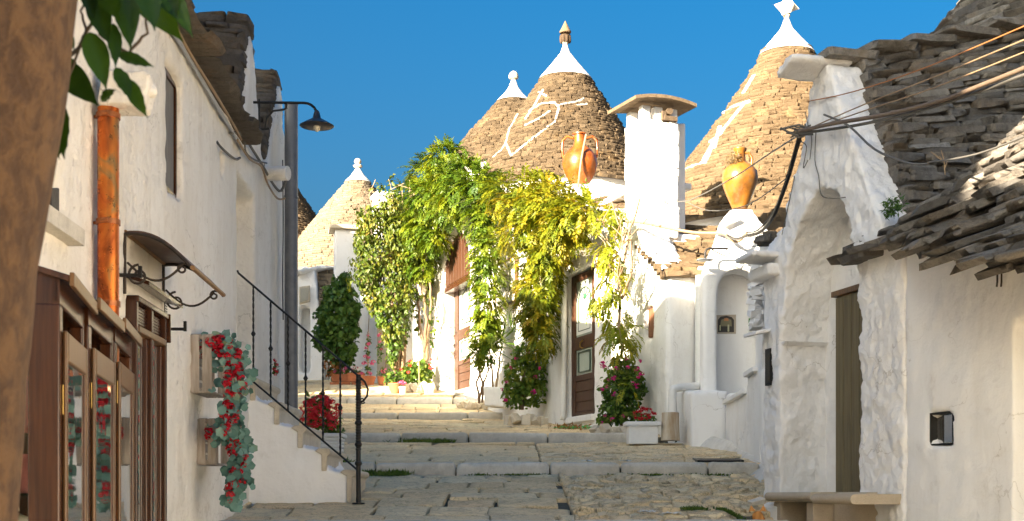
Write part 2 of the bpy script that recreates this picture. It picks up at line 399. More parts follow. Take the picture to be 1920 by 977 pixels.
def slope_stones(A, B, C, D, ch, sl, depth=.25, jit=.03, rot=.03, gap=.98, flat=0.0):
    """stone courses on the quad A-B (foot) D-C (head), slabs laid level with their edges showing"""
    A, B, C, D = map(Vector, (A, B, C, D)); items = []; H = ((D - A).length + (C - B).length) / 2
    nrm = (B - A).cross(D - A).normalized()
    cam_ = Vector((0, 0, CZ))
    if (cam_ - A).dot(nrm) < 0: nrm = -nrm
    v = 0
    while v < 1:
        h = ch * U(.75, 1.3); dz = h; slopez = ((D - A).z + (C - B).z) / 2; dv = h / max(abs(slopez), .2)
        a = A.lerp(D, min(1, v + dv / 2)); b = B.lerp(C, min(1, v + dv / 2)); L0 = (b - a).length; s = -U(0, sl)
        x0 = (b - a).normalized()
        while s < L0:
            L = sl * U(.5, 1.6); m = s + L / 2; s += L
            e0, e1 = max(m - L / 2, -.015), min(m + L / 2, L0 + .02); L = e1 - e0; m = (e0 + e1) / 2
            if L < .05: continue
            p = a + x0 * m; xr = (Matrix.Rotation(U(-rot, rot), 3, 'Z') @ x0); z = (Vector((0, 0, 1)) * (1 - flat) + nrm * flat); z = (z - xr * z.dot(xr)).normalized()
            z = (z + xr * U(-rot, rot)).normalized(); y = z.cross(xr).normalized()
            if y.dot(nrm) < 0: y = -y; 
            p = p - y * (depth / 2) + y * U(-jit, jit); xx = y.cross(z)
            items.append((frame_m(p, xx, y, z, L * gap, depth, h * gap), prio(p, nrm), random.randrange(len(LIB))))
        v += dv
    return items
# ================================================================== GROUND
PROF = [(-40, -3), (0, 0), (8.9, 1.15), (8.92, 1.3), (10, 1.43), (12.5, 1.705), (12.52, 1.8), (16.5, 2.19), (16.52, 2.285), (22.9, 2.875), (22.92, 2.965), (24.8, 3.3), (24.82, 3.385), (28, 3.9), (33, 4.5), (40, 4.9), (120, 5.2)]
PY_, PZ_ = [p[0] for p in PROF], [p[1] for p in PROF]
def gz(x, y, dip=True):
    z = float(np.interp(y, PY_, PZ_))
    if dip and y < 10.3:
        e = max(0, min(1, (x - 1.55) / .45)); f = max(0, min(1, (10.2 - y) / .7)); z -= .3 * e * e * (3 - 2 * e) * f * f * (3 - 2 * f) * (1 if y > 8.92 else .5)
    return z
def sheet(name, xs, ys, dz, mat, label, kind='structure'):
    m = MB(); nx = len(xs)
    m.v = [Vector((x, y, gz(x, y) + dz)) for y in ys for x in xs]
    m.f = [[j * nx + i, j * nx + i + 1, (j + 1) * nx + i + 1, (j + 1) * nx + i] for j in range(len(ys) - 1) for i in range(nx - 1)]
    return m.build(name, mat, label=label, cat='ground', kind=kind)
ysr = sorted(set([p[0] for p in PROF if p[0] > -10 and p[0] < 41] + [i * .5 for i in range(-16, 80)]))
M_soil = plain('dry_earth', (.2, .16, .11), .95, 0, .4, .5, 3)
sheet('ground', [-300, -60, -20, -9, 6, 20, 60, 300], [-300] + [y for y in ysr if y > -40][::4] + [60, 120, 900], -.6, M_soil, 'dry earth terrain under the hillside village')
street = sheet('street', [-9 + i * .5 for i in range(31)], ysr, -.035, M_joint, 'stepped limestone street climbing uphill between whitewashed houses')
ORG[street.name] = Vector((0, 0, 0))
def clip(poly, px, py, nx, ny):
    out = []
    for i in range(len(poly)):
        a, b = poly[i], poly[(i + 1) % len(poly)]; da = (a[0] - px) * nx + (a[1] - py) * ny; db = (b[0] - px) * nx + (b[1] - py) * ny
        if da <= 0: out.append(a)
        if da * db < 0: t = da / (da - db); out.append((a[0] + (b[0] - a[0]) * t, a[1] + (b[1] - a[1]) * t))
    return out
def cells(x0, x1, y0, y1, dx, dy, jit):
    nx, ny = max(1, round((x1 - x0) / dx)), max(1, round((y1 - y0) / dy)); S = {}
    for i in range(-2, nx + 2):
        for j in range(-2, ny + 2):
            S[i, j] = (x0 + (x1 - x0) * (i + .5 + U(-jit, jit) + .25 * (j % 2)) / nx, y0 + (y1 - y0) * (j + .5 + U(-jit, jit)) / ny)
    for i in range(-1, nx + 1):
        for j in range(ny):
            p = S[i, j]; poly = [(x0, y0), (x1, y0), (x1, y1), (x0, y1)]
            for a in range(-2, 3):
                for b in range(-2, 3):
                    q = S.get((i + a, j + b))
                    if (a or b) and q and len(poly) > 2: poly = clip(poly, (p[0] + q[0]) / 2, (p[1] + q[1]) / 2, q[0] - p[0], q[1] - p[1])
            if len(poly) > 2: yield poly
def rows(x0, x1, y0, y1, dx, dy, jit):
    y = y0
    while y < y1 - .02:
        h = min(dy * U(.75, 1.3), y1 - y)
        if y1 - y - h < dy * .4: h = y1 - y
        x = x0 - U(0, dx)
        while x < x1:
            L = dx * U(.6, 1.5); j = lambda: U(-jit, jit)
            q = [(max(x, x0) + j() * .5, y + abs(j()) * .6), (min(x + L, x1) + j() * .5, y + abs(j()) * .6), (min(x + L, x1) + j() * .5, y + h - abs(j()) * .6), (max(x, x0) + j() * .5, y + h - abs(j()) * .6)]
            if q[1][0] - q[0][0] > .07: yield q
            x += L
        y += h
PAV = []
def slab(poly, gap, rough):
    """uneven cleft paving stone: outline shrunk by the joint, worn edge, relief on top"""
    cx = sum(p[0] for p in poly) / len(poly); cy = sum(p[1] for p in poly) / len(poly)
    out = []
    for i, p in enumerate(poly):                       # denser, wobbly outline
        q = poly[(i + 1) % len(poly)]; L = math.dist(p, q); n = max(1, int(L / .12))
        for k in range(n):
            x, y = p[0] + (q[0] - p[0]) * k / n, p[1] + (q[1] - p[1]) * k / n
            d = max(.04, math.dist((x, y), (cx, cy))); g = gap * U(.6, 1.5) / d
            out.append((x + (cx - x) * g, y + (cy - y) * g))
    n = len(out); 
    if n < 4: return None
    tx, ty, h0 = U(-.02, .02), U(-.02, .02), U(-.006, .008) * (1 + rough)
    sd = Vector((U(0, 99), U(0, 99), 0))
    def zt(x, y, k): return gz(x, y) + h0 + (x - cx) * tx + (y - cy) * ty + k * rough * .022 * noise.fractal(Vector((x * 9, y * 9, 0)) + sd, 1, 2, 3)
    v = []; f = []
    for s_, dz, k in ((1.0, -.05, 0), (1.0, -.008, 1), (.93, 0, 1), (.66, .002, 1), (.33, .002, 1)):
        for x, y in out:
            xx, yy = cx + (x - cx) * s_, cy + (y - cy) * s_; v.append((xx, yy, zt(xx, yy, k) + dz))
    v.append((cx, cy, zt(cx, cy, 1)))
    for r in range(4):
        for i in range(n):
            a, b = r * n + i, r * n + (i + 1) % n; f += [(a, b, b + n), (a, b + n, a + n)]
    f += [(4 * n + i, 4 * n + (i + 1) % n, 5 * n) for i in range(n)]
    return v, f
def pave(gen, gap, rough, vis=None):
    for poly in gen:
        cx = sum(p[0] for p in poly) / len(poly); cy = sum(p[1] for p in poly) / len(poly)
        if vis and not vis(cx, cy): continue
        s = slab(poly, gap, rough)
        if s:
            c = Vector((cx, cy, gz(cx, cy))); a = (max(p[0] for p in poly) - min(p[0] for p in poly)) * (max(p[1] for p in poly) - min(p[1] for p in poly))
            PAV.append((s, (a if inframe(c, 0) and cy > 8.9 else a - 9) / cy ** 2 if True else 0))
pave(rows(-2.35, .45, 8.93, 12.44, .52, .46, .03), .013, .5)
pave(cells(.45, 3.1, 8.93, 12.44, .2, .125, .36), .012, 1.3)
pave(rows(-3.2, .3, 12.66, 16.42, .75, .5, .03), .014, .35)
pave(cells(.3, 2.7, 12.66, 16.42, .3, .2, .34), .011, .6)
pave(rows(-4.2, 2.2, 16.68, 22.8, .6, .45, .04), .014, .6)
pave(rows(-5.2, 1.0, 23.1, 24.7, .7, .5, .04), .015, .5)
pave(rows(-6.5, .2, 25.1, 33.5, .8, .6, .05), .018, .5)
pave(rows(-2.0, 3.6, -6, 8.9, .6, .5, .04), .015, .6)
PAV.sort(key=lambda t: -t[1])
def slabs(name, lst, mat):
    for (v, f), _ in lst[:300]:
        me = bpy.data.meshes.new(name); me.from_pydata(v, [], f); shade(me, 50); link(name, me, street, mat)
    vs, fs, rn, n = [], [], [], 0
    for (v, f), _ in lst[300:]:
        vs += v; fs += [(a + n, b + n, c + n) for a, b, c in f]; n += len(v); rn += [U(0, 1)] * len(f)
    if vs: joined(name, vs, fs, mat, street, rn, kind='stuff', smooth=50)
slabs('paving_stone', PAV, M_pave)
def kerb(Y, x0, x1, L, h, wob=0.0, dep=.2):
    x = x0
    while x < x1:
        l = min(L * U(.7, 1.3), x1 - x + .01); c = x + l / 2; zt = gz(c, Y + .05)
        m = MB(); m.box((c, Y - .03 + dep / 2 + wob * math.sin(c), zt - h / 2 - .0), (l - .012, dep, h + .05), rx=0, rz=U(-.006, .006), ry=U(-.006, .006))
        for v in m.v: v += Vector((U(-1, 1), U(-1, 1), U(-1, 1))) * .007
        o = m.build('kerb_stone', M_kerb, street, bevel=.014); soften(o, .03, .012, .1); x += l
kerb(8.92, -2.3, 3.0, .8, .14); kerb(12.5, -2.4, 2.42, .72, .14); kerb(16.5, -3.3, 1.72, .95, .13); kerb(22.9, -4.5, .55, 1.1, .13); kerb(24.8, -4.8, -.9, 1.3, .12)

# ================================================================== LEFT HOUSE
WL = Wall(-1.63, -.046, 1)
house_left = thing('plastered_house', 'long whitewashed house along the left side with a copper downpipe and dark stone eaves', 'house', WL.pt(8, 1.0))
g = lambda px, py: WL.sz(px, py)
ol = [(3.2, .2), (12.9, .2), (12.9, 4.4), (12.1, 5.38), (11.2, 4.32), (10.9, 4.45), (10.42, 5.26), (9.84, 4.28), (3.2, 4.2)]
y1 = 10.53; y0 = 9.68
slot = [(9.02, g(405, 312)[1]), (9.14, g(405, 312)[1]), (9.14, g(405, 262)[1]), (9.02, g(405, 262)[1])]
holes = [rect(WL, 312, 112, 343, 345), rect(WL, 66, 285, 115, 385), slot,
         [(9.68, 2.46), (10.56, 2.46), (10.56, 3.95), (9.68, 3.95)],
         [(6.42, .4), (7.08, .4), (7.08, g(238, 550)[1] - .02), (6.42, g(238, 550)[1] - .02)]]
solid(WL, ol, holes, .42, M_white_left, parent=house_left, voxel=.033, disp=.03)
# unseen house blocks added beyond the frame, heights set to shade the right side
m = MB(); m.prism([WL.pt(-.35, -.5, -.05), WL.pt(3.25, -.5, -.05), WL.pt(3.25, 5.45, -.05), WL.pt(-.35, 5.45, -.05)], WL.n * -4); m.build('front_shade_block', M_white_left, house_left)
MB().box((-5.05, 4.15, 5.8), (4, 6.5, 3.9)).build('upper_shade_block', M_white_left, house_left)
MB().box((-5.05, 2.05, 8.8), (4, 2.3, 2.1)).build('top_shade_block', M_white_left, house_left)
nb_ = thing('plastered_house', 'unseen white blocks added behind the long left hand house to cast shade', 'house', (-4.6, 15, 2.2))  # hidden boxes added as shadow casters for the vine house and pale cone
MB().box((-4.6, 15, 3.95), (3.1, 4.2, 4.3)).build('wall', M_white_left, nb_)
MB().box((-6.1, 19.6, 4.0), (4, 5, 2)).build('wall', M_white_left, nb_)
MB().box((-9.8, 25, 6), (5, 5, 7)).build('wall', M_white_left, nb_)
m = MB(); m.prism([WL.pt(3.2, .2, -.55), WL.pt(12.85, .2, -.55), WL.pt(12.85, 4.2, -.55), WL.pt(3.2, 4.2, -.55)], WL.n * -4); m.build('room_block', M_white_left, house_left)
# recess backs, frames, panes
def win(W, px0, pt0, px1, pb0, parent, depth=.16, fr=.035, pane=M_pane_dark, wm=None, bars=0):
    r = rect(W, px0, pt0, px1, pb0); (a0, zb), (a1, _), (_, zt), _ = r; wm = wm or M_wdark
    a0 += .0; f = MB()
    for (x0, x1, z0, z1) in ((a0, a0 + fr, zb, zt), (a1 - fr, a1, zb, zt), (a0 + fr, a1 - fr, zb, zb + fr), (a0 + fr, a1 - fr, zt - fr, zt)):
        f.prism([W.pt(x0, z0, -depth), W.pt(x1, z0, -depth), W.pt(x1, z1, -depth), W.pt(x0, z1, -depth)], W.n * -.04)
    wf = f.build('window', wm, parent)
    p = MB(); p.prism([W.pt(a0 + fr, zb + fr, -depth - .015), W.pt(a1 - fr, zb + fr, -depth - .015), W.pt(a1 - fr, zt - fr, -depth - .015), W.pt(a0 + fr, zt - fr, -depth - .015)], W.n * -.008); p.build('pane', pane, wf)
    return wf
M_shutter = wood('grey_shutter_wood', (.2, .19, .17), (.13, .12, .11), (1, 1, .1), .8, .4)
win(WL, 312, 112, 343, 345, house_left, .035, .03, M_shutter)
win(WL, 66, 285, 115, 385, house_left, .05)
m = MB(); q0, q1 = WL.sz(62, 385), WL.sz(122, 385)
m.prism([WL.pt(q0[0] - .05, q0[1] - .07, .07), WL.pt(q1[0] + .05, q0[1] - .07, .07), WL.pt(q1[0] + .05, q0[1] - .0, .07), WL.pt(q0[0] - .05, q0[1] - .0, .07)], WL.n * -.15); m.build('window_sill', M_kerb, house_left, bevel=.008)
m = MB(); m.prism([WL.pt(9.6, 2.4, -.34), WL.pt(10.62, 2.4, -.34), WL.pt(10.62, 4.0, -.34), WL.pt(9.6, 4.0, -.34)], WL.n * -.05); o = m.build('recess_back', M_white_left, house_left)
# eave slabs: three or four overlapping courses
its = []
for row in range(7):
    s = 5.0
    while s < 9.72:
        L = U(.25, .5); d = .16 - row * .07 + U(-.02, .02); z = 4.24 + row * .04 + U(-.006, .006)
        p = WL.pt(s + L / 2, z, d - .2); its.append((frame_m(p, WL.u, -WL.n, Vector((0, 0, 1)), L, .42, .042), prio(p, Vector((.4, -.9, 0))), random.randrange(8))); s += L * .98
for k in range(26):
    s = 5.0
    d0 = -.28 - k * .12; z = 4.5 + k * .075
    if z > 6.2: break
    while s < 9.0 - (z - 4.4) * .4:
        L = U(.3, .55); p = WL.pt(s + L / 2, z, d0); its.append((frame_m(p, WL.u, -WL.n, Vector((0, 0, 1)), L, .3, .075), prio(p, WL.n), random.randrange(8))); s += L
def gable_roof(s0, sa, s1, z0, za, z1, dep):
    A, B = WL.pt(s0 - .05, z0 + .02, -.04), WL.pt(s0 - .05, z0 + .02, -dep); C, D = WL.pt(sa - .04, za + .12, -dep), WL.pt(sa - .04, za + .06, -.04)
    it = slope_stones(A, B, C, D, .06, .3, .3, .02)
    A2, B2 = WL.pt(s1, z1, -.12), WL.pt(s1, z1, -dep)
    return it + slope_stones(A2, B2, C, D, .06, .3, .3, .02)
its += gable_roof(9.72, 10.36, 10.92, 4.3, 5.3, 4.45, 1.6)
its += gable_roof(11.12, 12.06, 12.9, 4.35, 5.42, 4.4, 1.4)
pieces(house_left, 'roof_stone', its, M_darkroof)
def roof_core(W, s0, sa, s1, z0, za, z1, dep, parent):
    m = MB(); m.prism([W.pt(s0 + .06, z0 - .3, -.15), W.pt(s1 - .06, z1 - .3, -.15), W.pt(s1 - .12, z1 - .05, -.15), W.pt(sa, za - .14, -.15), W.pt(s0 + .12, z0 - .05, -.15)], W.n * -dep)
    m.build('roof_core', M_core, parent)
roof_core(WL, 9.78, 10.36, 10.92, 4.3, 5.3, 4.45, 1.4, house_left); roof_core(WL, 11.12, 12.06, 12.9, 4.35, 5.42, 4.4, 1.2, house_left)
m = MB(); m.prism([WL.pt(3.25, 4.1, -.25), WL.pt(9.6, 4.1, -.25), WL.pt(9.6, 4.28, -.25), WL.pt(3.25, 4.28, -.25)], WL.n * -3)
m.prism([WL.pt(3.25, 4.2, -.45), WL.pt(8.9, 4.2, -.45), WL.pt(8.2, 5.9, -2.9), WL.pt(3.25, 5.9, -2.9)], WL.n * -.3); m.build('roof_core', M_core, house_left)

# ================================================================== TRULLO CONES
def pprof(Y, lst): return sorted([(CZ + (HY - y) / F * Y, w_ / F * Y) for y, w_ in lst])
def trullo(label, px, Y, lst, capy, ch, sl, drum_z, mat, paint=None, smoothcap=True, name='trullo', depth=.15, tilt=.25, jit=.02):
    X = (px - 960) / F * Y; pr = pprof(Y, lst); zc = CZ + (HY - capy) / F * Y
    t = thing(name, label, 'trullo roof', (X, Y, drum_z)); zs = [p[0] for p in pr]; rs = [p[1] for p in pr]
    rad = lambda z: float(np.interp(z, zs, rs))
    st = [(z, rad(z)) for z in np.linspace(zs[0], zc, 14)]
    MB().lathe((X, Y, 0), [(max(r - .06, .02), z) for z, r in st], 40).build('stone_core', M_core, t, smooth=60)
    its = cone_stones((X, Y), st, ch, sl, depth, tilt=tilt, jit=jit); pieces(t, 'roof_stone', its, mat)
    cp = [(rad(z) + .02 * (1 - i / 13) + .012, z) for i, z in enumerate(np.linspace(zc - .03, zs[-1], 14))]
    MB().lathe((X, Y, 0), [(cp[0][0] - .1, cp[0][1] - .02)] + cp, 36, .02).build('lime_cap', M_cap, t, smooth=60)
    if drum_z < zs[0]: MB().lathe((X, Y, 0), [(rs[0] - .12, drum_z - .5), (rs[0] - .12, zs[0] + .05)], 40).build('drum_wall', M_white, t, smooth=40)
    return t, X, Y, zs[-1], rs[-1]
def sticks(t_, X, Y, pts, cz, width):
    """whitewash strokes on the stones: distance to line pieces measured across the roof (x) and up it (z)"""
    pass
def paint_fn(strokes, wd, ymax):
    def fn(t):
        sx = t.n('ShaderNodeSeparateXYZ'); t.l(t.pos, sx.inputs[0]); x, y, z = sx.outputs
        nz = t.math('MULTIPLY', t.math('SUBTRACT', t.noise(7, 4, .7), .5), wd * 1.6); d = None
        for (x0, z0), (x1, z1) in strokes:
            dx, dz = x1 - x0, z1 - z0; L2 = dx * dx + dz * dz
            ax = t.math('SUBTRACT', x, x0); az = t.math('SUBTRACT', z, z0)
            h = t.math('DIVIDE', t.math('ADD', t.math('MULTIPLY', ax, dx), t.math('MULTIPLY', az, dz)), L2, clamp=True)
            ex = t.math('SUBTRACT', ax, t.math('MULTIPLY', h, dx)); ez = t.math('SUBTRACT', az, t.math('MULTIPLY', h, dz))
            dd = t.math('SQRT', t.math('ADD', t.math('MULTIPLY', ex, ex), t.math('MULTIPLY', ez, ez)))
            d = dd if d is None else t.math('MINIMUM', d, dd)
        k = t.math('LESS_THAN', t.math('ADD', d, nz), wd); k = t.math('MULTIPLY', k, t.math('LESS_THAN', y, ymax))
        return t.math('MULTIPLY', k, t.ramp(t.noise(14, 4, .7), [(.35, .15), (.55, .85)]))
    return fn
def surf_pt(px, py, cx, Yc, pr):
    """where the sight line of this picture point meets the cone"""
    zs = [p[0] for p in pr]; rs = [p[1] for p in pr]; X = (cx - 960) / F * Yc; best = None
    Y = Yc - 3.5
    while Y < Yc:
        q = P(px, py, Y)
        if math.hypot(q.x - X, q.y - Yc) <= np.interp(q.z, zs, rs): return (q.x, q.z)
        Y += .01
    q = P(px, py, Yc); return (q.x, q.z)
def strokes(pl, cx, Yc, lst):
    pr = pprof(Yc, lst); out = []
    for line in pl:
        p = [surf_pt(a, b, cx, Yc, pr) for a, b in line]; out += [(p[i], p[i + 1]) for i in range(len(p) - 1)]
    return out
STONES = [(.12, .085, .052), (.155, .112, .068), (.09, .064, .04), (.19, .138, .085), (.13, .092, .055)]
L2 = [(85, 3), (100, 8), (125, 27), (148, 46), (180, 68), (230, 101), (300, 142), (372, 180)]
S2 = strokes([[(1018, 168), (1000, 200), (985, 222)], [(992, 208), (1015, 193), (1040, 192), (1048, 202), (1040, 228), (1000, 258), (958, 292), (948, 268), (940, 280), (925, 293)],
              [(948, 268), (955, 240), (970, 215)], [(1048, 197), (1080, 190), (1095, 184)], [(1082, 196), (1100, 194)], [(985, 234), (1010, 222), (1030, 208)], [(1010, 172), (1024, 180)]], 1060, 25.2, L2)
M_st2 = stone_mat('brown_cone_stone', STONES, (.1, .08, .055), .5, .9, 1.2, (.36, .24, .12), paint_fn(S2, .019, 25.1))
c2, X, Y, z, r = trullo('tall stone cone with white painted heart and arrow, lime cap and carved dark pinnacle', 1060, 25.2, L2, 148, .054, .18, 3.2, M_st2)
m = MB(); m.lathe((X, Y, 0), [(.035, z - .05), (.05, z + .04), (.07, z + .09), (.05, z + .15)], 14); m.build('pinnacle_neck', M_cut, c2, smooth=40)
m = MB()
for k in range(8):
    a = k * math.pi / 4 + .3; m.lathe((X + .085 * math.cos(a), Y + .085 * math.sin(a), 0), [(.02, z + .05), (.035, z + .08), (.034, z + .16), (.02, z + .19)], 8)
m.lathe((X, Y, 0), [(.05, z + .1), (.1, z + .14), (.11, z + .19), (.05, z + .21)], 14); M_dkst = stone_mat('dark_carved_stone', [(.09, .06, .04), (.12, .08, .05)], (.04, .03, .02), .5, .5)
m.build('carved_collar', M_dkst, c2, smooth=40)
m = MB(); m.lathe((X, Y, 0), [(.035, z + .19), (.035, z + .24), (.11, z + .24), (.118, z + .265), (.075, z + .34), (.035, z + .42), (.006, z + .48)], 16); m.build('pointed_top', stone_mat('pinnacle_stone', [(.24, .16, .1), (.28, .2, .12)], (.08, .06, .04), .4, .5), c2, smooth=40)
M_st2b = stone_mat('ochre_cone_stone', STONES, (.1, .08, .055), .5, .9, 1.2, (.36, .24, .12))
cb, X, Y, z, r = trullo('smaller stone cone with mushroom knob just behind the painted heart cone', 963, 28, [(150, 3), (165, 8), (178, 17), (190, 29), (212, 49), (250, 82), (280, 106), (330, 138)], 189, .06, .18, 3.8, M_st2b)
m = MB(); m.lathe((X, Y, 0), [(.04, z - .03), (.045, z + .02), (.1, z + .03), (.11, z + .07), (.095, z + .13), (.05, z + .18), (.01, z + .195)], 16); m.build('mushroom_knob', M_cut, cb, smooth=40)
L3 = [(38, 4), (55, 10), (70, 22), (100, 47), (150, 76), (235, 136), (320, 200), (455, 290)]
S3 = strokes([[(1398, 190), (1340, 262), (1322, 305), (1280, 318)], [(1350, 215), (1375, 200), (1405, 190)], [(1332, 265), (1352, 250)], [(1412, 142), (1395, 172)], [(1318, 300), (1335, 270)], [(1350, 235), (1340, 275)]], 1475, 21, L3)
M_st3 = stone_mat('golden_cone_stone', [(.165, .116, .068), (.2, .142, .085), (.13, .09, .052), (.23, .165, .1)], (.15, .11, .07), .4, .9, 1.2, (.4, .28, .14), paint_fn(S3, .024, 20.9))
c3, X, Y, z, r = trullo('large golden stone cone with painted white cross and star topped lime cap', 1475, 21, L3, 100, .062, .21, 2.4, M_st3)
m = MB(); m.lathe((X, Y, 0), [(.05, z - .04), (.04, z + .04), (.06, z + .07), (.04, z + .1)], 12); m.build('pinnacle_neck', M_cut, c3, smooth=40)
m = MB(); s_ = .2
for sg in (1, -1):
    vs = [Vector(v) * sg for v in ((1, 1, 1), (1, -1, -1), (-1, 1, -1), (-1, -1, 1))]
    E = Euler((R(54.7), 0, R(45))).to_matrix(); q = Matrix.Rotation(R(12), 3, 'Z')
    m.add([q @ (E @ v) * s_ * .62 + Vector((X, Y, z + .22)) for v in vs], [(0, 1, 2), (0, 3, 1), (0, 2, 3), (1, 3, 2)])
m.build('stone_star', M_cut, c3)
M_st1 = stone_mat('pale_cone_stone', [(.25, .2, .145), (.3, .245, .175), (.2, .16, .112), (.27, .215, .145)], (.17, .14, .1), .35, .9, 1.0)
c1, X, Y, z, r = trullo('pale stone cone with ball finial rising beside the lamp pole', 671, 38, [(316, 3), (330, 12), (343, 24), (370, 46), (400, 70), (454, 112), (500, 140), (575, 178)], 341, .072, .22, 4.4, M_st1)
m = MB(); m.lathe((X, Y, 0), [(.05, z - .05), (.06, z + .02), (.13, z + .04), (.14, z + .08), (.1, z + .11), (.06, z + .13), (.1, z + .17), (.11, z + .21), (.08, z + .27), (.02, z + .3)], 16); m.build('ball_finial', M_cut, c1, smooth=40)
c0, X, Y, z, r = trullo('brown stone cone half hidden behind the grey lamp pole', 500, 40, [(262, 2), (300, 22), (352, 57), (405, 94), (470, 135), (520, 160)], 290, .075, .22, 4.6, M_st2b)
# ================================================================== HOUSE UNDER THE VINES
W2 = Wall(7.607, -.34, -1)
hv = thing('whitewashed_house', 'sunlit whitewashed house with two brown glazed doors behind the golden vines', 'house', W2.pt(22, 2.6))
y2 = lambda px: W2.at(px)
def ahole(W, pxn, pxf, pyb, pys, pya, pw=1.0):
    """arched opening read at its near column"""
    a0, zb = W.sz(pxn, pyb); zs = W.sz(pxn, pys)[1]; za = W.sz((pxn + pxf) / 2, pya)[1]; a1 = W.sz(pxf, pyb)[0]
    return archpts(a0, a1, zb, zs, za, 10, pw)
bot = lambda W, px, z: (W.sz(px, 500)[0], z)
ol = [bot(W2, 1252, 1.5), W2.sz(1252, 519), W2.sz(1212, 450), W2.sz(1170, 392), W2.sz(1112, 388), W2.sz(1050, 372), W2.sz(950, 352), W2.sz(850, 392), W2.sz(788, 432), bot(W2, 788, 2.5)]
h1 = ahole(W2, 880, 829, 726, 505, 436)
a0, zb = W2.sz(1113, 776); a1, _ = W2.sz(1066, 780); zt = W2.sz(1113, 497)[1]
h2 = [(a0, zb), (a1, zb), (a1, zt), (a0, zt)]
wa0, wz0 = W2.sz(1223, 632); wa1, wz1 = W2.sz(1207, 580); h3 = [(wa0, wz0), (wa1, wz0), (wa1, wz1 + .02), (wa0, wz1 + .02)]
solid(W2, ol, [h1, h2, h3], .4, M_white, parent=hv, voxel=.05, disp=.035, tsize=.5)
def pan(W, x0, x1, z0, z1, d, th, name, mat, parent, bevel=0, **kw):
    return MB().prism([W.pt(x0, z0, d), W.pt(x1, z0, d), W.pt(x1, z1, d), W.pt(x0, z1, d)], W.n * -th).build(name, mat, parent, bevel=bevel, **kw)
M_frost = plain('pale_green_door_glass', (.42, .47, .4), .12, 0, .15, .1, 5, .6)
M_gild = plain('dark_green_glass_line', (.05, .08, .06), .3)
M_brass = plain('brass', (.5, .33, .1), .35, .9, .1)
M_sign_glow = plain('green_sign_glow', (.05, .35, .12), .6)
M_blue = plain('blue_sticker', (.06, .25, .45), .6)
def door(W, x0, x1, z0, z1, d, parent, stickers=False, planks=3):
    """x0 near edge, x1 far edge"""
    dr = pan(W, x0, x1, z0, z1, d - .03, .03, 'door', M_door, parent); w_ = x1 - x0; h = z1 - z0; st = .15 * w_
    for a, b in ((x0, x0 + st), (x1 - st, x1)): pan(W, a, b, z0, z1, d + .01, .04, 'stile', M_door, dr, .006)
    for a, b in ((0, .03), (.25, .29), (.47, .56), (.95, 1)): pan(W, x0 + st, x1 - st, z0 + a * h, z0 + b * h, d + .005, .034, 'rail', M_door, dr, .005)
    for k in range(planks): pan(W, x0 + st, x1 - st, z0 + h * (.032 + .073 * k), z0 + h * (.1 + .073 * k), d - .008, .02, 'plank', M_door, dr, .008)
    g1 = pan(W, x0 + st, x1 - st, z0 + .56 * h, z0 + .95 * h, d - .02, .006, 'pane', M_frost, dr); g2 = pan(W, x0 + st, x1 - st, z0 + .29 * h, z0 + .47 * h, d - .02, .006, 'pane', M_frost, dr)
    m = MB(); c = (x0 + x1) / 2; hw = .24 * w_; zb = z0 + .6 * h; zs = z0 + .82 * h
    pts = [(c - hw, zb)] + [(c - hw * math.cos(math.pi * i / 10), zs + h * .08 * math.sin(math.pi * i / 10)) for i in range(11)] + [(c + hw, zb), (c - hw, zb)]
    for p, q in zip(pts, pts[1:]): m.bar(W.pt(*p, d - .014), W.pt(*q, d - .014), .012, .022, up=W.n)
    for i in range(1, 6): a = math.pi * i / 6; m.bar(W.pt(c, zs - .01, d - .014), W.pt(c - hw * math.cos(a), zs + h * .08 * math.sin(a), d - .014), .008, .01, up=W.n)
    pts = [(c - hw, z0 + .31 * h), (c + hw, z0 + .31 * h), (c + hw, z0 + .45 * h), (c - hw, z0 + .45 * h), (c - hw, z0 + .31 * h)]
    for p, q in zip(pts, pts[1:]): m.bar(W.pt(*p, d - .014), W.pt(*q, d - .014), .012, .04, up=W.n)
    m.build('etched_arch', M_gild, dr)
    pan(W, c - .05, c + .05, zs + .0, zs + .07, d - .012, .004, 'sticker', M_sign_glow, dr)  # green patch painted for the glow of a small lit sign inside
    if stickers:
        for k in range(26):
            sx = U(x0 + st + .01, x1 - st - .12); low = k % 3; sz_ = z0 + h * (U(.3, .44) if low else U(.58, .72)); mt = M_paper if k % 7 else M_blue
            pan(W, sx, sx + U(.05, .12), sz_, sz_ + U(.06, .13), d - .010 + .0006 * k, .002, 'sticker', mt, dr)
    else: pan(W, x0 + st + .03, x1 - st - .02, z0 + .575 * h, z0 + .66 * h, d - .008, .002, 'notice', M_paper, dr)
    m = MB(); zc = z0 + .5 * h; m.tube([W.pt(c, zc + .06, d + .015), W.pt(c + .03, zc + .02, d + .05), W.pt(c + .03, zc - .04, d + .05), W.pt(c - .01, zc - .07, d + .015)], .012, 6); m.build('handle', M_brass, dr, smooth=60)
    return dr
(a0_, zb_), (a1_, _) = h1[0], h1[-1]
door(W2, a0_ - .05, a1_ + .02, zb_, zb_ + 2.35, -.27, hv, True)
zs1 = W2.sz(880, 512)[1]
lun = archpts(a0_ + .02, a1_ - .02, zs1 - .02, zs1 + .05, h1[6][1] - .02, 10)
ln = MB().prism([W2.pt(a, z, -.06) for a, z in lun], W2.n * -.05).build('wooden_lunette', M_wgold, hv)
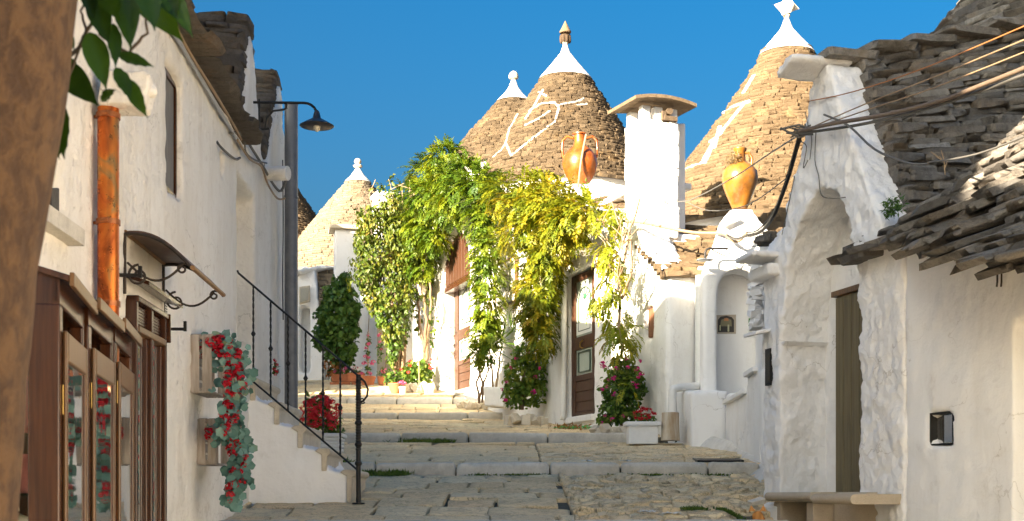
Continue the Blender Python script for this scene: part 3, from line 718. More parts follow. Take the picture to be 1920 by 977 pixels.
for k in range(9):
    a = a0_ + .1 + (a1_ - a0_ - .2) * k / 9; b_ = a + (a1_ - a0_ - .2) / 9 - .02
    hh = zs1 + .05 + (h1[6][1] - zs1 - .1) * math.sqrt(max(.02, 1 - ((a + b_) / 2 - (a0_ + a1_) / 2) ** 2 / ((a1_ - a0_) / 2) ** 2)) - .03
    pan(W2, a, b_, zs1 + .02, hh, -.045, .03, 'plank', M_door, ln, .005)
pan(W2, a0_ - .02, a1_ + .02, zs1 - .1, zs1, -.04, .22, 'lintel', M_wdark, hv)
pan(W2, a0_ - .05, a1_ + .02, zb_ - .09, zb_, .03, .4, 'door_step', M_kerb, hv, .012)
(a0_, zb_), (a1_, _), (_, zt_), _ = h2
door(W2, a0_ + .02, a1_ - .02, zb_, zt_ - .02, -.05, hv)
pan(W2, a0_ - .03, a1_ + .08, zb_ - .1, zb_, .06, .3, 'door_step', M_white, hv, .02)
# hood over the near door: two thin tilted slabs on white corbels
pA, pB = W2.sz(1120, 462), W2.sz(1048, 482)
m = MB(); m.prism([W2.pt(pA[0], pA[1], .0), W2.pt(pB[0], pB[1], .0), W2.pt(pB[0], pB[1] - .03, .34), W2.pt(pA[0], pA[1] - .03, .34)], (0, 0, -.07)); soften(m.build('door_hood', M_white, hv), .03, .02, .1)
for a in (pA[0] + .05, pB[0] - .12): pan(W2, a, a + .1, pB[1] - .25, pB[1] - .08, .2, .22, 'corbel', M_white, hv, .02)
pan(W2, a0_ - .12, a1_ + .12, zt_ + .0, zt_ + .22, .06, .1, 'lintel_band', M_white, hv, .03)
# small grated window
M_wred = wood('reddish_shutter', (.32, .14, .07), (.2, .09, .05), (1, 1, .1), .7, .3)
ws = pan(W2, wa0 + .02, wa1 - .02, wz0 + .02, wz1 - .0, -.06, .03, 'small_shutter', M_wred, hv)
for k in range(4): a = wa0 + .04 + (wa1 - wa0 - .08) * k / 4; pan(W2, a, a + (wa1 - wa0 - .08) / 4 - .01, wz0 + .03, wz1 - .02, -.045, .015, 'slat', M_wred, ws)
# oval terracotta plate on the wall beside the near lantern
MB().lathe((0, 0, 0), [(.0, 0), (.13, 0), (.15, .03), (.1, .025), (.01, .02)], 20).build('wall_plate', M_terra, hv, smooth=50).matrix_basis = Matrix.Translation(W2.pp(1125, 575, .01) - org(hv)) @ W2.n.to_track_quat('Z', 'Y').to_matrix().to_4x4()
# rear body, terraces
m = MB(); m.prism([W2.pt(19.6, 1.5, -.35), W2.pt(28, 2.5, -.35), W2.pt(28, 6.1, -.35), W2.pt(24, 6.2, -.35), W2.pt(20, 5.4, -.35), W2.pt(19.6, 5.3, -.35)], W2.n * -4); m.build('rear_block', M_white, hv); MB().prism([W2.pt(17.5, 1.5, -.35), W2.pt(19.65, 1.5, -.35), W2.pt(19.65, 4.3, -.35), W2.pt(17.5, 4.2, -.35)], W2.n * -1.6).build('corner_block', M_white, hv)
# stone weathering course on the parapet
it = slope_stones(W2.pp(1168, 404, .05), W2.pp(1108, 398, .05), W2.pp(1106, 368, -.6), W2.pp(1166, 372, -.6), .055, .25, .3)
pieces(hv, 'roof_stone', it, M_st2b)
pan(W2, W2.sz(1170, 0)[0], W2.sz(1060, 0)[0], W2.sz(1140, 362)[1], W2.sz(1140, 350)[1], -.25, .8, 'parapet_ledge', M_white, hv, .02)

# wall further back with the pots
W3 = Wall(14.93, -.6, -1)
gw = thing('garden_wall', 'low white wall behind the terracotta pots with slanting coping', 'wall', W3.pt(34, 4.0))
solid(W3, [bot(W3, 805, 2.5), W3.sz(805, 440), W3.sz(745, 470), W3.sz(700, 545), W3.sz(655, 575), W3.sz(640, 520), W3.sz(600, 540), bot(W3, 596, 3.5)], [], .4, M_white, parent=gw, voxel=.06, disp=.04, tsize=.6)
pan(W3, W3.sz(708, 0)[0], W3.sz(752, 0)[0] , W3.sz(730, 735)[1], W3.sz(730, 605)[1], .02, .02, 'wall_cabinet', plain('cream_metal', (.6, .5, .38), .6), gw, .01)
# end house beyond
W4 = Front(32.5)
he = thing('end_house', 'small white house end with a square plaque, under the pale cone', 'house', P(575, 712, 32.5))
solid(W4, [(530, 735), (530, 560), (552, 532), (566, 498), (590, 503), (597, 560), (604, 620), (607, 735)], [[W4.sz(*p) for p in ((562, 700), (582, 700), (581, 575), (562, 575))]], .5, M_white_smooth, parent=he, voxel=.05, disp=.03, pix=True)
MB().box(P(572, 640, 32.95), (.5, .1, 2.4)).build('recess_back', M_white, he)
m = MB(); m.prism([P(561, 538, 32.3), P(580, 535, 32.4), P(580, 565, 32.4), P(561, 571, 32.3)], (.01, .08, 0)); sg = m.build('plaque', M_cut, he, bevel=.01)
m = MB(); m.prism([P(563.5, 542, 32.28), P(577.5, 539.5, 32.37), P(577.5, 562, 32.37), P(563.5, 567, 32.28)], (-.003, -.02, 0)); m.build('plaque_face', plain('pale_plaque', (.5, .46, .36), .7), sg)
m = MB(); m.prism([P(528, 506, 32.2), P(562, 503, 32.2), P(600, 497, 32.6), P(658, 498, 32.8), P(600, 505, 32.6), P(562, 512, 32.2)], (0, .5, 0)); soften(m.build('coping', M_white, he), .05, .02)
it = slope_stones(P(552, 540, 32.3), P(530, 540, 32.3), P(530, 515, 32.8), P(560, 515, 32.8), .09, .3); it += slope_stones(P(600, 595, 32.2), P(640, 590, 32.2), P(640, 505, 32.9), P(596, 505, 32.9), .085, .3)
pieces(he, 'roof_stone', it, M_st1)
MB().box(P(580, 640, 33.6), (2.2, 1.2, 2.6)).build('rear_block', M_white_smooth, he)
def cap_chimney(label, pl, pr_, pt_, pb, Y, rz=0, capw=.12, mat=M_white_smooth, cap=M_cut, name='chimney_stack'):
    a, b = P(pl, pb, Y), P(pr_, pt_, Y); w_ = b.x - a.x; h = b.z - a.z; c = Vector(((a.x + b.x) / 2, Y, a.z))
    t = thing(name, label, 'chimney', c)
    soften(MB().box(c + Vector((0, 0, h / 2)), (w_, w_ * .9, h), rz=rz).build('shaft', mat, t), .04, .02, .3)
    m = MB().box(c + Vector((0, 0, h + .04)), (w_ + capw * 2, w_ * .9 + capw * 2, .09), rz=rz); m.build('cap_slab', cap, t, bevel=.02); return t
cap_chimney('plain square white chimney with thin slab in front of the pale cone', 627, 674, 434, 600, 31.2, R(12))
cap_chimney('short white chimney top poking above the ivy between cone and vines', 702, 752, 372, 480, 30.0, R(20), .03, cap=M_white_smooth)

# ================================================================== BIG CHIMNEY, NICHE HOUSE
tc = thing('chimney_stack', 'tall whitewashed brick chimney with a curved stone slab on short posts', 'chimney', P(1222, 450, 17.5))
cx, cy = P(1222, 0, 17.5).x, 17.5; zb, zt = P(0, 452, 17.5).z, P(0, 238, 17.5).z; rz = R(24)
m = MB().box((cx, cy, (zb + zt) / 2), (.56, .5, zt - zb), rz=rz); soften(m.build('shaft', M_white_rough, tc), .03, .03, .12)
its = []
rot = Matrix.Rotation(rz, 4, 'Z'); xx = rot @ Vector((1, 0, 0)); yy = rot @ Vector((0, 1, 0)); zz = Vector((0, 0, 1))
k = 0; z = zb + .06
while z < zt - .04:
    h = U(.085, .12)
    for (ax, bx, ln, dp) in ((xx, -yy, .56, .25), (yy, -xx, .5, .28)):
        s = -ln / 2 + (0 if k % 2 else -.1)
        while s < ln / 2 - .03:
            L = min(U(.2, .3), ln / 2 - s); s0 = max(s, -ln / 2)
            p = Vector((cx, cy, z + h / 2)) + ax * ((s0 + s + L) / 2) + bx * (dp + U(-.002, .003) - .025)
            if s + L - s0 > .05: its.append((frame_m(p, ax, bx, zz, s + L - s0 - .004, .056, h - .004), prio(p, bx), random.randrange(8)))
            s += L
    z += h; k += 1
pieces(tc, 'brick', its, M_white)
M_slab = stone_mat('brown_slab', [(.17, .12, .08), (.22, .16, .1)], (.05, .04, .03), .6, .6)
for sx, sy in ((-1, -1), (1, -1), (-1, 1), (1, 1), (-.1, -1)):
    p = Vector((cx, cy, zt + .09)) + xx * sx * .21 + yy * sy * .17; MB().box(p, (.13, .11, .24), rz=rz).build('post', M_white_rough, tc, bevel=.015)
m = MB(); n = 10
for i in range(n + 1):
    a = i / n * 2 - 1; zc = zt + .28 - .06 * a * a
    for sy in (-.4, .4):
        for dz in (0, .045): m.v.append(Vector((cx, cy, zc + dz)) + xx * a * .47 + yy * sy)
for i in range(n):
    b = i * 4; m.f += [[b, b + 4, b + 5, b + 1], [b + 2, b + 3, b + 7, b + 6], [b, b + 2, b + 6, b + 4], [b + 1, b + 5, b + 7, b + 3]]
m.f += [[0, 1, 3, 2], [4 * n, 4 * n + 2, 4 * n + 3, 4 * n + 1]]
soften(m.build('cap_slab', M_slab, tc, smooth=40), 0, 0)
p = Vector((cx, cy, zt + .06)) + xx * .12 - yy * .22; m = MB(); m.tube([p + zz * .1, p + zz * .1 - yy * .06], .05, 12); m.box(p + xx * .02, (.2, .12, .06), rz=rz); m.box(p - xx * .08 + zz * .03 , (.06, .1, .12), rz=rz); m.build('flue_brick', M_slab, tc)
MB().box((cx + .4, cy + .4, zb + .9), (.2, .2, 1.6)).build('side_pier', M_white_smooth, tc, bevel=.02)
MB().box((cx + .2, cy + .3, zb - .15), (.75, .8, .5), rz=rz).build('base', M_white, tc, bevel=.05)

WF = Front(16.0); WE = Seg((2.0, 16.5), (2.45, 16.62))
hn = thing('niche_house', 'white house with an arched wall niche, two pasted posters and a jar on its gable', 'house', (2.8, 16.3, 2.2))
ol = [(1318, 840), (1318, 525), (1327, 492), (1348, 440), (1357, 408), (1372, 392), (1412, 392), (1422, 408), (1462, 455), (1520, 500), (1520, 840)]
az = [WF.sz(*p) for p in ((1345, 800), (1345, 560), (1347, 535), (1356, 516), (1370, 507), (1386, 504), (1403, 508), (1417, 518), (1425, 540), (1427, 800))]
solid(WF, ol, [az], .42, M_white_smooth, parent=hn, voxel=.03, disp=.02, pix=True)
MB().box((2.95, 16.5, 3.0), (1.1, .12, 2.9)).build('niche_back', M_white_smooth, hn)
m = MB(); m.prism([(1.98, 16.52, 1.8), (2.5, 16.66, 1.8), (2.5, 16.66, 4.36), (1.98, 16.52, 4.36)], (0, .4, 0)); soften(m.build('return_wall', M_white_smooth, hn), .04, .02)
MB().box((3.4, 18.6, 3.0), (2.4, 3.2, 2.5)).build('rear_block', M_white, hn)
it = slope_stones(P(1246, 517, 16.35), P(1338, 513, 16.35), P(1352, 426, 17.9), P(1150, 420, 18.3), .06, .26, .3, .02)
it += slope_stones(P(1420, 458, 16.3), P(1500, 470, 16.3), P(1480, 396, 17.2), P(1405, 398, 17.2), .085, .3, .3, .02)
pieces(hn, 'roof_stone', it, M_st3)
m = MB(); m.prism([P(1252, 510, 16.6), P(1335, 507, 16.6), P(1350, 430, 18.1), P(1165, 424, 18.5)], (0, .3, -.25)); m.prism([P(1420, 460, 16.5), P(1500, 470, 16.5), P(1480, 400, 17.4), P(1405, 400, 17.4)], (0, .3, -.25)); m.build('roof_core', M_core, hn)
m = MB(); a = P(1360, 412, 15.95); m.prism([P(1356, 420, 15.96), P(1384, 408, 15.96), P(1384, 412, 15.96), P(1357, 425, 15.96)], (0, -.06, 0)); m.build('gable_moulding', M_white_smooth, hn)
# front block and stepped white parapet with its worn lime skirt
m = MB(); m.prism([(2.12, 16.5, 1.9), (2.19, 15.6, 1.8), (2.62, 15.55, 1.8), (2.62, 16.5, 1.9)], (0, 0, .97)); soften(m.build('wall_block', M_white_smooth, hn), .03, .015)
W5 = Wall(2.02, .0357, -1)
sp = thing('stair_parapet', 'stepped white parapet at the foot of the niche, beside the drain cover', 'wall', (2.5, 14, 1.9))
solid(W5, [W5.sz(1360, 838), W5.sz(1360, 738), W5.sz(1377, 738), W5.sz(1377, 734), W5.sz(1399, 734), W5.sz(1401, 692), W5.sz(1428, 690), W5.sz(1431, 905), (12.4, 1.4), (15.8, 1.8)][::1], [], .5, M_white_smooth, parent=sp, voxel=.035, disp=.02)
for a, b, c in ((1362, 1400, 733), (1402, 1420, 691)):
    m = MB(); q0, q1 = W5.sz(a, c), W5.sz(b, c); m.prism([W5.pt(q0[0], q1[1] - .03, .05), W5.pt(q1[0], q1[1] - .03, .05), W5.pt(q1[0], q1[1] + .025, .05), W5.pt(q0[0], q1[1] + .025, .05)], W5.n * -.5); m.build('coping', M_white_smooth, sp, bevel=.012)
ed = [(1250, 822, 16.35), (1285, 828, 15.9), (1330, 834, 15.3), (1372, 843, 14.4), (1402, 860, 13.1), (1416, 905, 11.5)]
inn = [(2.25, 16.45, 2.2), (2.3, 15.9, 2.22), (2.45, 15.5, 2.22), (2.6, 14.6, 2.1), (2.56, 13.3, 1.95), (2.5, 11.6, 1.62)]
rows_ = []
for (px, py, Y), q in zip(ed, inn):
    X = (px - 960) / F * Y; a = Vector((X, Y, gz(X, Y) - .05)); b = Vector(q); rows_.append([a.lerp(b, t) + Vector((0, 0, (.03 * math.sin(math.pi * t)) * (1 if t else 0))) for t in (0, .15, .35, .6, .8, 1)])
m = MB(); fine = []
for i in range(5):
    for t in (0, .25, .5, .75): fine.append([rows_[i][k].lerp(rows_[i + 1][k], t)  for k in range(6)])
fine.append(rows_[5]); m.v = [p for r_ in fine for p in r_]
for i in range(len(fine) - 1):
    for k in range(5): a = i * 6 + k; m.f.append([a, a + 1, a + 7, a + 6])
m.build('lime_skirt', M_apron, sp, smooth=True)

# ================================================================== RIGHT: ARCHED HOUSE AND NEAR HOUSE
WR = Wall(4.858, -.26, -1); WRB = Wall(5.24, -.26, -1)
ha = thing('arched_house', 'rough whitewashed house with a steep gable and tall pointed arch above a stone bench', 'house', WR.pt(9.9, 1.3))
zl = 1.0
ol = [(WR.sz(1694, 0)[0], zl), WR.sz(1694, 462), WR.sz(1662, 452), WR.sz(1626, 352), WR.sz(1598, 268), WR.sz(1572, 192), WR.sz(1556, 124), WR.sz(1530, 118), WR.sz(1520, 170), WR.sz(1508, 240), WR.sz(1488, 335), WR.sz(1470, 420), WR.sz(1450, 448), WR.sz(1429, 470), (WR.sz(1429, 0)[0], zl)]
a0, a1 = WR.sz(1611, 0)[0], WR.sz(1464, 0)[0]
hol = [(a0, zl + .02), (a0, WR.sz(1612, 620)[1]), (a0 + .05, WR.sz(1598, 485)[1]), (a0 + .2, WR.sz(1580, 405)[1]), (a0 + .36, WR.sz(1560, 360)[1]), ((a0 + a1) / 2 - .04, WR.sz(1545, 349)[1]), (a0 + .72, WR.sz(1527, 372)[1]),
       (a0 + .93, WR.sz(1505, 420)[1]), (a1 - .12, WR.sz(1484, 495)[1]), (a1 - .04, WR.sz(1473, 580)[1]), (a1, WR.sz(1465, 660)[1]), (a1, zl + .02)]
solid(WR, ol, [hol], .46, M_white_rough, parent=ha, voxel=.022, disp=.055, tsize=.24)
m = MB(); m.prism([WR.pt(a0 - .1, zl, -.4), WR.pt(a1 + .12, zl, -.4), WR.pt(a1 + .12, 3.5, -.4), WR.pt(a0 + .62, 3.98, -.4), WR.pt(a0 - .1, 3.45, -.4)], WR.n * -.3); soften(m.build('recess_back', M_white_rough, ha), .03, .04, .3)
m = MB(); m.prism([WR.pt(8.8, zl, -.65), WR.pt(10.9, zl, -.44), WR.pt(10.9, 3.5, -.44), WR.pt(8.8, 3.3, -.65)], WR.n * -3); m.build('rear_block', M_white, ha)
# pier ledge inside the arch
m = MB(); q = WR.sz(1466, 640); m.prism([WR.pt(a1 - .02, q[1] - .03, -.01), WR.pt(a1 - .02, q[1] - .03, -.42), WR.pt(a1 - .05, q[1] + .0, -.42), WR.pt(a1 - .05, q[1] + .0, -.01)], WR.u * .1); m.build('pier_ledge', M_white_rough, ha, bevel=.01)
# narrow old door at the back of the recess
M_old = wood('old_olive_door', (.2, .165, .09), (.13, .105, .06), (1, 1, .04), .8, .6, 40)
f0, f1 = WRB.sz(1581, 0)[0], WRB.sz(1640, 0)[0] 
dl, dz = WRB.sz(1581, 552); od = pan(WR, dl - .75, dl, zl + .2, dz, -.37, .03, 'door', M_old, ha)
for k in range(6): pan(WR, dl - .75 + .125 * k + .004, dl - .63 + .125 * k, zl + .2, dz - .02, -.352, .03, 'plank', M_old, od, .006)
pan(WR, dl - .8, dl + .03, dz - .01, dz + .035, -.33, .06, 'lintel', M_wgold, ha, .005)
# ridge slab and ledge slab
gt = WR.sz(1545, 116)
m = MB(); m.prism([WR.pt(gt[0] - .08, gt[1] - .03, .3), WR.pt(gt[0] + .2, gt[1] - .1, .3), WR.pt(gt[0] + .2, gt[1] - .03, .3), WR.pt(gt[0] + .0, gt[1] + .03, .3), WR.pt(gt[0] - .08, gt[1] + .02, .3)], WR.n * -.5); soften(m.build('ridge_slab', M_white_rough, ha), .024, .02, .2)
q = WR.sz(1450, 475)
for dz_, ex, th in ((0, .24, .05), (-.1, .1, .1)):
    m = MB(); m.prism([WR.pt(q[0] - .12, q[1] + dz_ - th, ex), WR.pt(q[0] + .28, q[1] + dz_ - th, ex * .9), WR.pt(q[0] + .28, q[1] + dz_, ex * .9), WR.pt(q[0] - .12, q[1] + dz_, ex)], WR.n * -.35); soften(m.build('ledge_slab', M_white_rough, ha), .02, .012, .2)
q = WR.sz(1436, 622); m = MB(); m.prism([WR.pt(q[0] - .1, q[1] - .01, .14), WR.pt(q[0] + .14, q[1] - .01, .14), WR.pt(q[0] + .14, q[1] + .02, .0), WR.pt(q[0] - .1, q[1] + .02, .0)], (0, 0, -.03)); m.build('ledge_slab', M_white_rough, ha, bevel=.008)
w0, w1 = WR.sz(1448, 722), WR.sz(1440, 655); sw = pan(WR, w0[0], w1[0] + .01, w0[1], w1[1], .022, .03, 'wall_hatch', M_iron, ha)
# pitched slate roof running back from the gable
UH = Vector((.968, .252, 0)); R0 = WR.pt(gt[0], gt[1] - .0, -.05)
R1 = R0 + UH * 4.2 + Vector((0, 0, 1.1)); foot0 = WR.pt(WR.sz(1662, 0)[0], WR.sz(1662, 448)[1], -.03); foot1 = foot0 + UH * 4.2 + Vector((0, 0, -.1))
sh = UH * .2 + Vector((.02, -.07, .03)); it = slope_stones(foot0 + sh, foot1 + sh, R1 + sh, R0 + sh, .056, .3, .34, .03, .035, .94)
far0 = WR.pt(WR.sz(1432, 0)[0], WR.sz(1432, 465)[1], -.05); it += slope_stones(far0 + UH * .35, far0 + UH * 3, R1, R0 + UH * .35, .075, .3, .3, .02)
for k in range(12):
    p = R0 + (R1 - R0) * ((k + .3) / 12) + Vector((0, 0, .0)); it.append((frame_m(p, UH, Vector((.252, -.968, 0)), Vector((0, 0, 1)), U(.36, .5), .34, .06), prio(p, Vector((0, -1, 0))), random.randrange(8)))
pieces(ha, 'roof_stone', it, M_roofstone)
m = MB(); e = UH * .8; m.prism([foot0 + e + Vector((0, .12, -.6)), foot0 + e + Vector((.03, .16, -.04)), R0 + e + Vector((.05, 0, -.1)), far0 + e + Vector((0, -.1, -.1)), far0 + e + Vector((0, -.1, -.6))], UH * 3.4 + Vector((0, 0, .55))); m.build('roof_core', M_core, ha)

hr = thing('near_trullo_house', 'nearest right hand white house with a low conical roof of thick grey slabs', 'house', WR.pt(7.3, 1.0))
b0, b1 = WR.sz(1896, 0)[0], 3.0
ni = rect(WR, 1782, 770, 1738, 833)
dtop = WR.sz(1896, 603)[1]
ol = [(3.0, -.6), (WR.sz(1695, 0)[0] + .02, -.6), (WR.sz(1695, 0)[0] + .02, 3.28), (3.0, 3.1)]
solid(WR, ol, [ni, [(6.6, -.58), (b0, -.58), (b0, dtop), (6.6, dtop)]], .4, M_white_smooth, parent=hr, voxel=.03, disp=.03, tsize=.6, d0=-.015)
(x0, z0), (x1, _), (_, z1), _ = ni
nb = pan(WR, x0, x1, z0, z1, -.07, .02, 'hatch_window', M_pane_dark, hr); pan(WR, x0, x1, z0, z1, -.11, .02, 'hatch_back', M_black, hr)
for a, b, c, d in ((x0, x0 + .012, z0, z1), (x1 - .012, x1, z0, z1), (x0, x1, z0, z0 + .012), (x0, x1, z1 - .012, z1)): pan(WR, a, b, c, d, -.02, .05, 'frame', M_iron, nb)
m = MB(); m.prism([WR.pt(3.2, -.4, -.8), WR.pt(8.6, -.4, -.8), WR.pt(8.6, 3.1, -.8), WR.pt(3.2, 3.1, -.8)], WR.n * -2.6); m.build('rear_block', M_white, hr)
dd = pan(WR, 6.6, b0, -.5, dtop, -.3, .04, 'doorway_back', M_white, hr)
cB = WR.pt(7.35, 0, -1.72); 
pr = [(2.86, 2.2), (2.98, 2.14), (3.15, 2.02), (3.5, 1.72), (4.0, 1.32), (4.6, .85), (5.2, .3), (5.4, .06)]
prB = pr
it = cone_stones((cB.x, cB.y), [p for p in pr if p[0] < 5.3], .05, .3, .36, .028, tilt=.42)
def drop(p): return max(-.12, min(.55, (p.y - 7.3) * .34)) * max(0, min(1, (5 - p.z) / 1.8))
# heavy eave slabs of two lower courses
for k in range(4):
    a = 0
    while a < 2 * math.pi:
        da = U(.1, .22); am = a + da / 2; a += da; n = Vector((math.cos(am), math.sin(am), 0)); p = Vector((cB.x, cB.y, 2.93 + k * .045 + U(-.01, .01))) + n * (2.12 - .05 * k + U(-.03, .03))
        zz_ = (Vector((0, 0, 1)) + n * .35).normalized(); x = Vector((-n.y, n.x, 0))
        it.append((frame_m(p, x, zz_.cross(x), zz_, da * 2.15, .46, .045), prio(p, n) * 1.3, random.randrange(8)))
for q in it:
    dz_ = drop(q[0].translation); q[0][2][3] += dz_
it = [q for q in it if not (proj(q[0].translation)[0] < 1640 and q[0].translation.z < 3.7 and q[0].translation.y > 7)]
pieces(hr, 'roof_stone', it, M_roofstone)
m = MB().lathe((cB.x, cB.y, 0), [(2.0, 2.85)] + [(max(r - .16, .02), z) for z, r in pr], 40)
for v in m.v: v.z += drop(v)
m.build('stone_core', M_core, hr, smooth=60)
# flat overhanging slabs at the join of the two roofs
its = []
for px, py, d, L, w_, th, rz in ((1618, 482, .0, .34, .4, .05, .1), (1650, 478, .02, .4, .45, .06, -.1), (1668, 462, .05, .34, .45, .05, .15), (1700, 450, .05, .4, .4, .06, 0), (1735, 443, .04, .36, .45, .05, .1), (1640, 462, -.1, .4, .4, .06, .2), (1690, 436, -.1, .44, .4, .05, -.1), (1765, 436, .05, .35, .4, .05, .2)):
    p = WR.pp(px, py, d - .1); xx = Matrix.Rotation(rz, 3, 'Z') @ WR.u; z_ = (Vector((0, 0, 1)) + WR.n * .1).normalized(); yy_ = z_.cross(xx).normalized()
    its.append((frame_m(p, xx, yy_, z_, L, w_, th), 5, random.randrange(8)))
pieces(hr, 'eave_slab', its, M_roofstone)
# white wall added behind the camera to bounce sunlight onto the left wall
wn_ = thing('whitewashed_house', 'unseen white wall added down the street on the right to bounce sunlight', 'house', (5, -2, -1))
MB().prism([(4.1, 3.0, -1.5), (6.8, 3.0, -1.5), (6.8, -7, -2.5), (4.6, -7, -2.5)], (0, 0, 4.6)).build('wall', M_white, wn_)
# big cone behind, top out of frame
cc = thing('trullo', 'huge rough cone at the top right corner, sunlit along its left edge', 'trullo roof', (5.95, 12.2, 3.4))
st = [(3.9, 3.1), (4.6, 2.85), (5.2, 2.45), (5.8, 2.02), (6.4, 1.55), (7.2, .85), (8.0, .2)]
MB().lathe((5.95, 12.2, 0), [(2.9, 2.0)] + [(max(r - .12, .03), z) for z, r in st], 44).build('stone_core', M_core, cc, smooth=60)
pieces(cc, 'roof_stone', cone_stones((5.95, 12.2), st, .075, .36, .3, .03, tilt=.3), M_roofstone)
# ================================================================== SHOP CABINETS (left)
M_red = plain('red_fabric', (.5, .02, .03), .9, 0, .3, .5, 80)
M_straw = plain('straw_weave', (.7, .58, .38), .9, 0, .25, .6, 160)
M_pinkf = plain('pink_fabric', (.75, .25, .22), .9, 0, .25, .5, 120)
M_shelf = glass('glass_shelf', (.6, .8, .75), .25)
tipx = [(112, 4.2), (166, 4.86), (216, 5.55)]
farx = [(158, 4.83), (212, 5.52), (247, 6.22)]
labels = ['nearest wooden display cabinet with straw hats behind glass', 'middle wooden display cabinet with tall narrow glass door', 'third wooden display cabinet next to the louvred shop door']
def XY(px, Y): return Vector(((px - 960) / F * Y, Y, 0))
for i in range(3):
    a, b = XY(*tipx[i]), XY(*farx[i]); u = (b - a).normalized(); n = Vector((u.y, -u.x, 0)); L = (b - a).length
    inn = -n; zg = .35 + .1 * a.y; ztop = 2.13 + .02 * i
    t = thing('display_cabinet', labels[i], 'cabinet', (a.x, a.y, zg), 'display cabinets along the shop front')
    def q(s, d, z): return a + u * s + n * d + Vector((0, 0, z))
    def bx(s0, s1, d0, d1, z0, z1, name, mat, par=t, bev=.006): return MB().prism([q(s0, d0, z0), q(s1, d0, z0), q(s1, d1, z0), q(s0, d1, z0)], (0, 0, z1 - z0)).build(name, mat, par, bevel=bev)
    D = -.42
    bx(0, L, D, -.0, zg, zg + .14, 'base', M_wdark)
    bx(.0, L, D, D + .02, zg + .14, ztop, 'back_panel', M_wdark)
    for s0, s1, d0, d1 in ((0, .075, -.1, 0), (0, .05, D + .02, D + .07), (L - .05, L, -.05, 0), (L - .04, L, D + .02, D + .06)): bx(s0, s1, d0, d1, zg + .14, ztop, 'post', M_wdark)
    bx(.0, .05, D + .07, -.1, ztop - .1, ztop, 'side_rail', M_wdark); bx(0, .05, D + .07, -.1, zg + .14, zg + .2, 'side_rail', M_wdark)
    bx(.02, .026, D + .06, -.09, zg + .2, ztop - .1, 'side_pane', M_clear, t, 0)
    bx(L - .03, L - .01, D + .06, -.05, zg + .14, ztop, 'far_panel', M_wdark)
    # glazed door proud of the carcass
    d0, d1, s0, s1, z0, z1 = .002, .016, .055, L - .03, zg + .1, ztop - .08
    dr = bx(s0, s0 + .035, d0, d1, z0, z1, 'door', M_wgold)
    bx(s1 - .04, s1, d0, d1, z0, z1, 'door_stile', M_wgold, dr); bx(s0 + .045, s1 - .045, d0, d1, z1 - .1, z1, 'door_rail', M_wgold, dr); bx(s0 + .045, s1 - .045, d0, d1, z0, z0 + .08, 'door_rail', M_wgold, dr)
    bx(s0 + .036, s0 + .044, d0, d1 - .004, z0 + .08, z1 - .1, 'inner_moulding', M_wdark, dr, .002); bx(s1 - .05, s1 - .041, d0, d1 - .004, z0 + .08, z1 - .1, 'inner_moulding', M_wdark, dr, .002)
    bx(s0 + .045, s1 - .045, .004, .007, z0 + .08, z1 - .1, 'pane', M_glass, dr, 0)
    bx(s0 - .012, s0 - .002, d0, d1 - .01, z0 + .9, z0 + 1.0, 'hinge', M_brass, dr, .002)
    # little sloping roof
    m = MB(); rz = ztop + .13
    m.prism([q(-.03, D, rz + .07), q(L + .0, D, rz + .07), q(L + .0, .035, rz - .06), q(-.03, .035, rz - .06)], (0, 0, .022)); m.build('roof_board', M_wdark, t, bevel=.004)
    m = MB(); m.prism([q(-.035, .035, rz - .075), q(L + .005, .035, rz - .075), q(L + .005, .05, rz - .075), q(-.035, .05, rz - .075)], (0, 0, .045)); m.build('roof_edge', M_wgold, t, bevel=.003)
    for ss in (0, L - .03): MB().prism([q(ss, D, ztop), q(ss, 0, ztop), q(ss, 0, rz - .035), q(ss, D, rz + .06)], u * .03).build('gable_board', M_wdark, t)
    bx(0, L, -.03, -.001, ztop, ztop + .09, 'fascia', M_wdark)
    for k, zz in enumerate((1.16, 1.5) if i == 0 else (1.1, 1.5, 1.8)): bx(.03, L - .03, D + .03, -.06, zz, zz + .008, 'glass_shelf', M_shelf, t, 0)
    if i == 0:
        c = q(.22, -.25, 0)
        def good(name, lab, cat, mb, mat, sm=50): mb.build(name, mat, smooth=sm, label=lab, cat=cat, at=mb.v[0])
        def at(s, d, z): return q(s, d, z)
        good('sun_hat', 'cream straw hat with red rim on the lower glass shelf', 'hat', MB().lathe(at(.2, -.2, 1.22), [(.13, .02), (.14, .035), (.12, .06), (.115, .14), (.09, .2), (.03, .225), (.005, .228)], 20), M_straw)
        good('hat_rim', 'red woven rim under the cream straw hat', 'hat brim', MB().lathe(at(.2, -.2, 1.2), [(.12, .0), (.15, .005), (.15, .022), (.12, .03)], 20), M_red)
        for k in range(3): 
            pb = at(.08 + .11 * k, -.17 - .04 * k, 1.168); good('woven_cup', ['small woven cup nearest the cabinet glass', 'small woven cup in the middle under the straw hat', 'small woven cup farthest back under the hat'][k], 'cup', MB().lathe(pb, [(.035, 0), (.042, .008), (.046, .07), (.05, .075), (.046, .08), (.03, .07)], 16), M_straw)
        good('woven_hat', 'large pink woven hat on the upper shelf of the near cabinet', 'hat', MB().lathe(at(.2, -.22, 1.72), [(.13, 0), (.145, .01), (.14, .05), (.13, .16), (.1, .22), (.02, .24)], 20), M_pinkf)
        good('woven_basket', 'pink woven basket standing on the upper glass shelf', 'basket', MB().lathe(at(.2, -.22, 1.51), [(.1, 0), (.105, .01), (.12, .1), (.125, .13), (.11, .13), (.09, .02)], 20), M_pinkf)
        good('red_hat', 'round red knitted hat at the bottom of the near cabinet', 'hat', MB().lathe(at(.2, -.2, .86), [(.14, 0), (.155, .03), (.15, .1), (.12, .18), (.06, .22), (.01, .23)], 20), M_red)
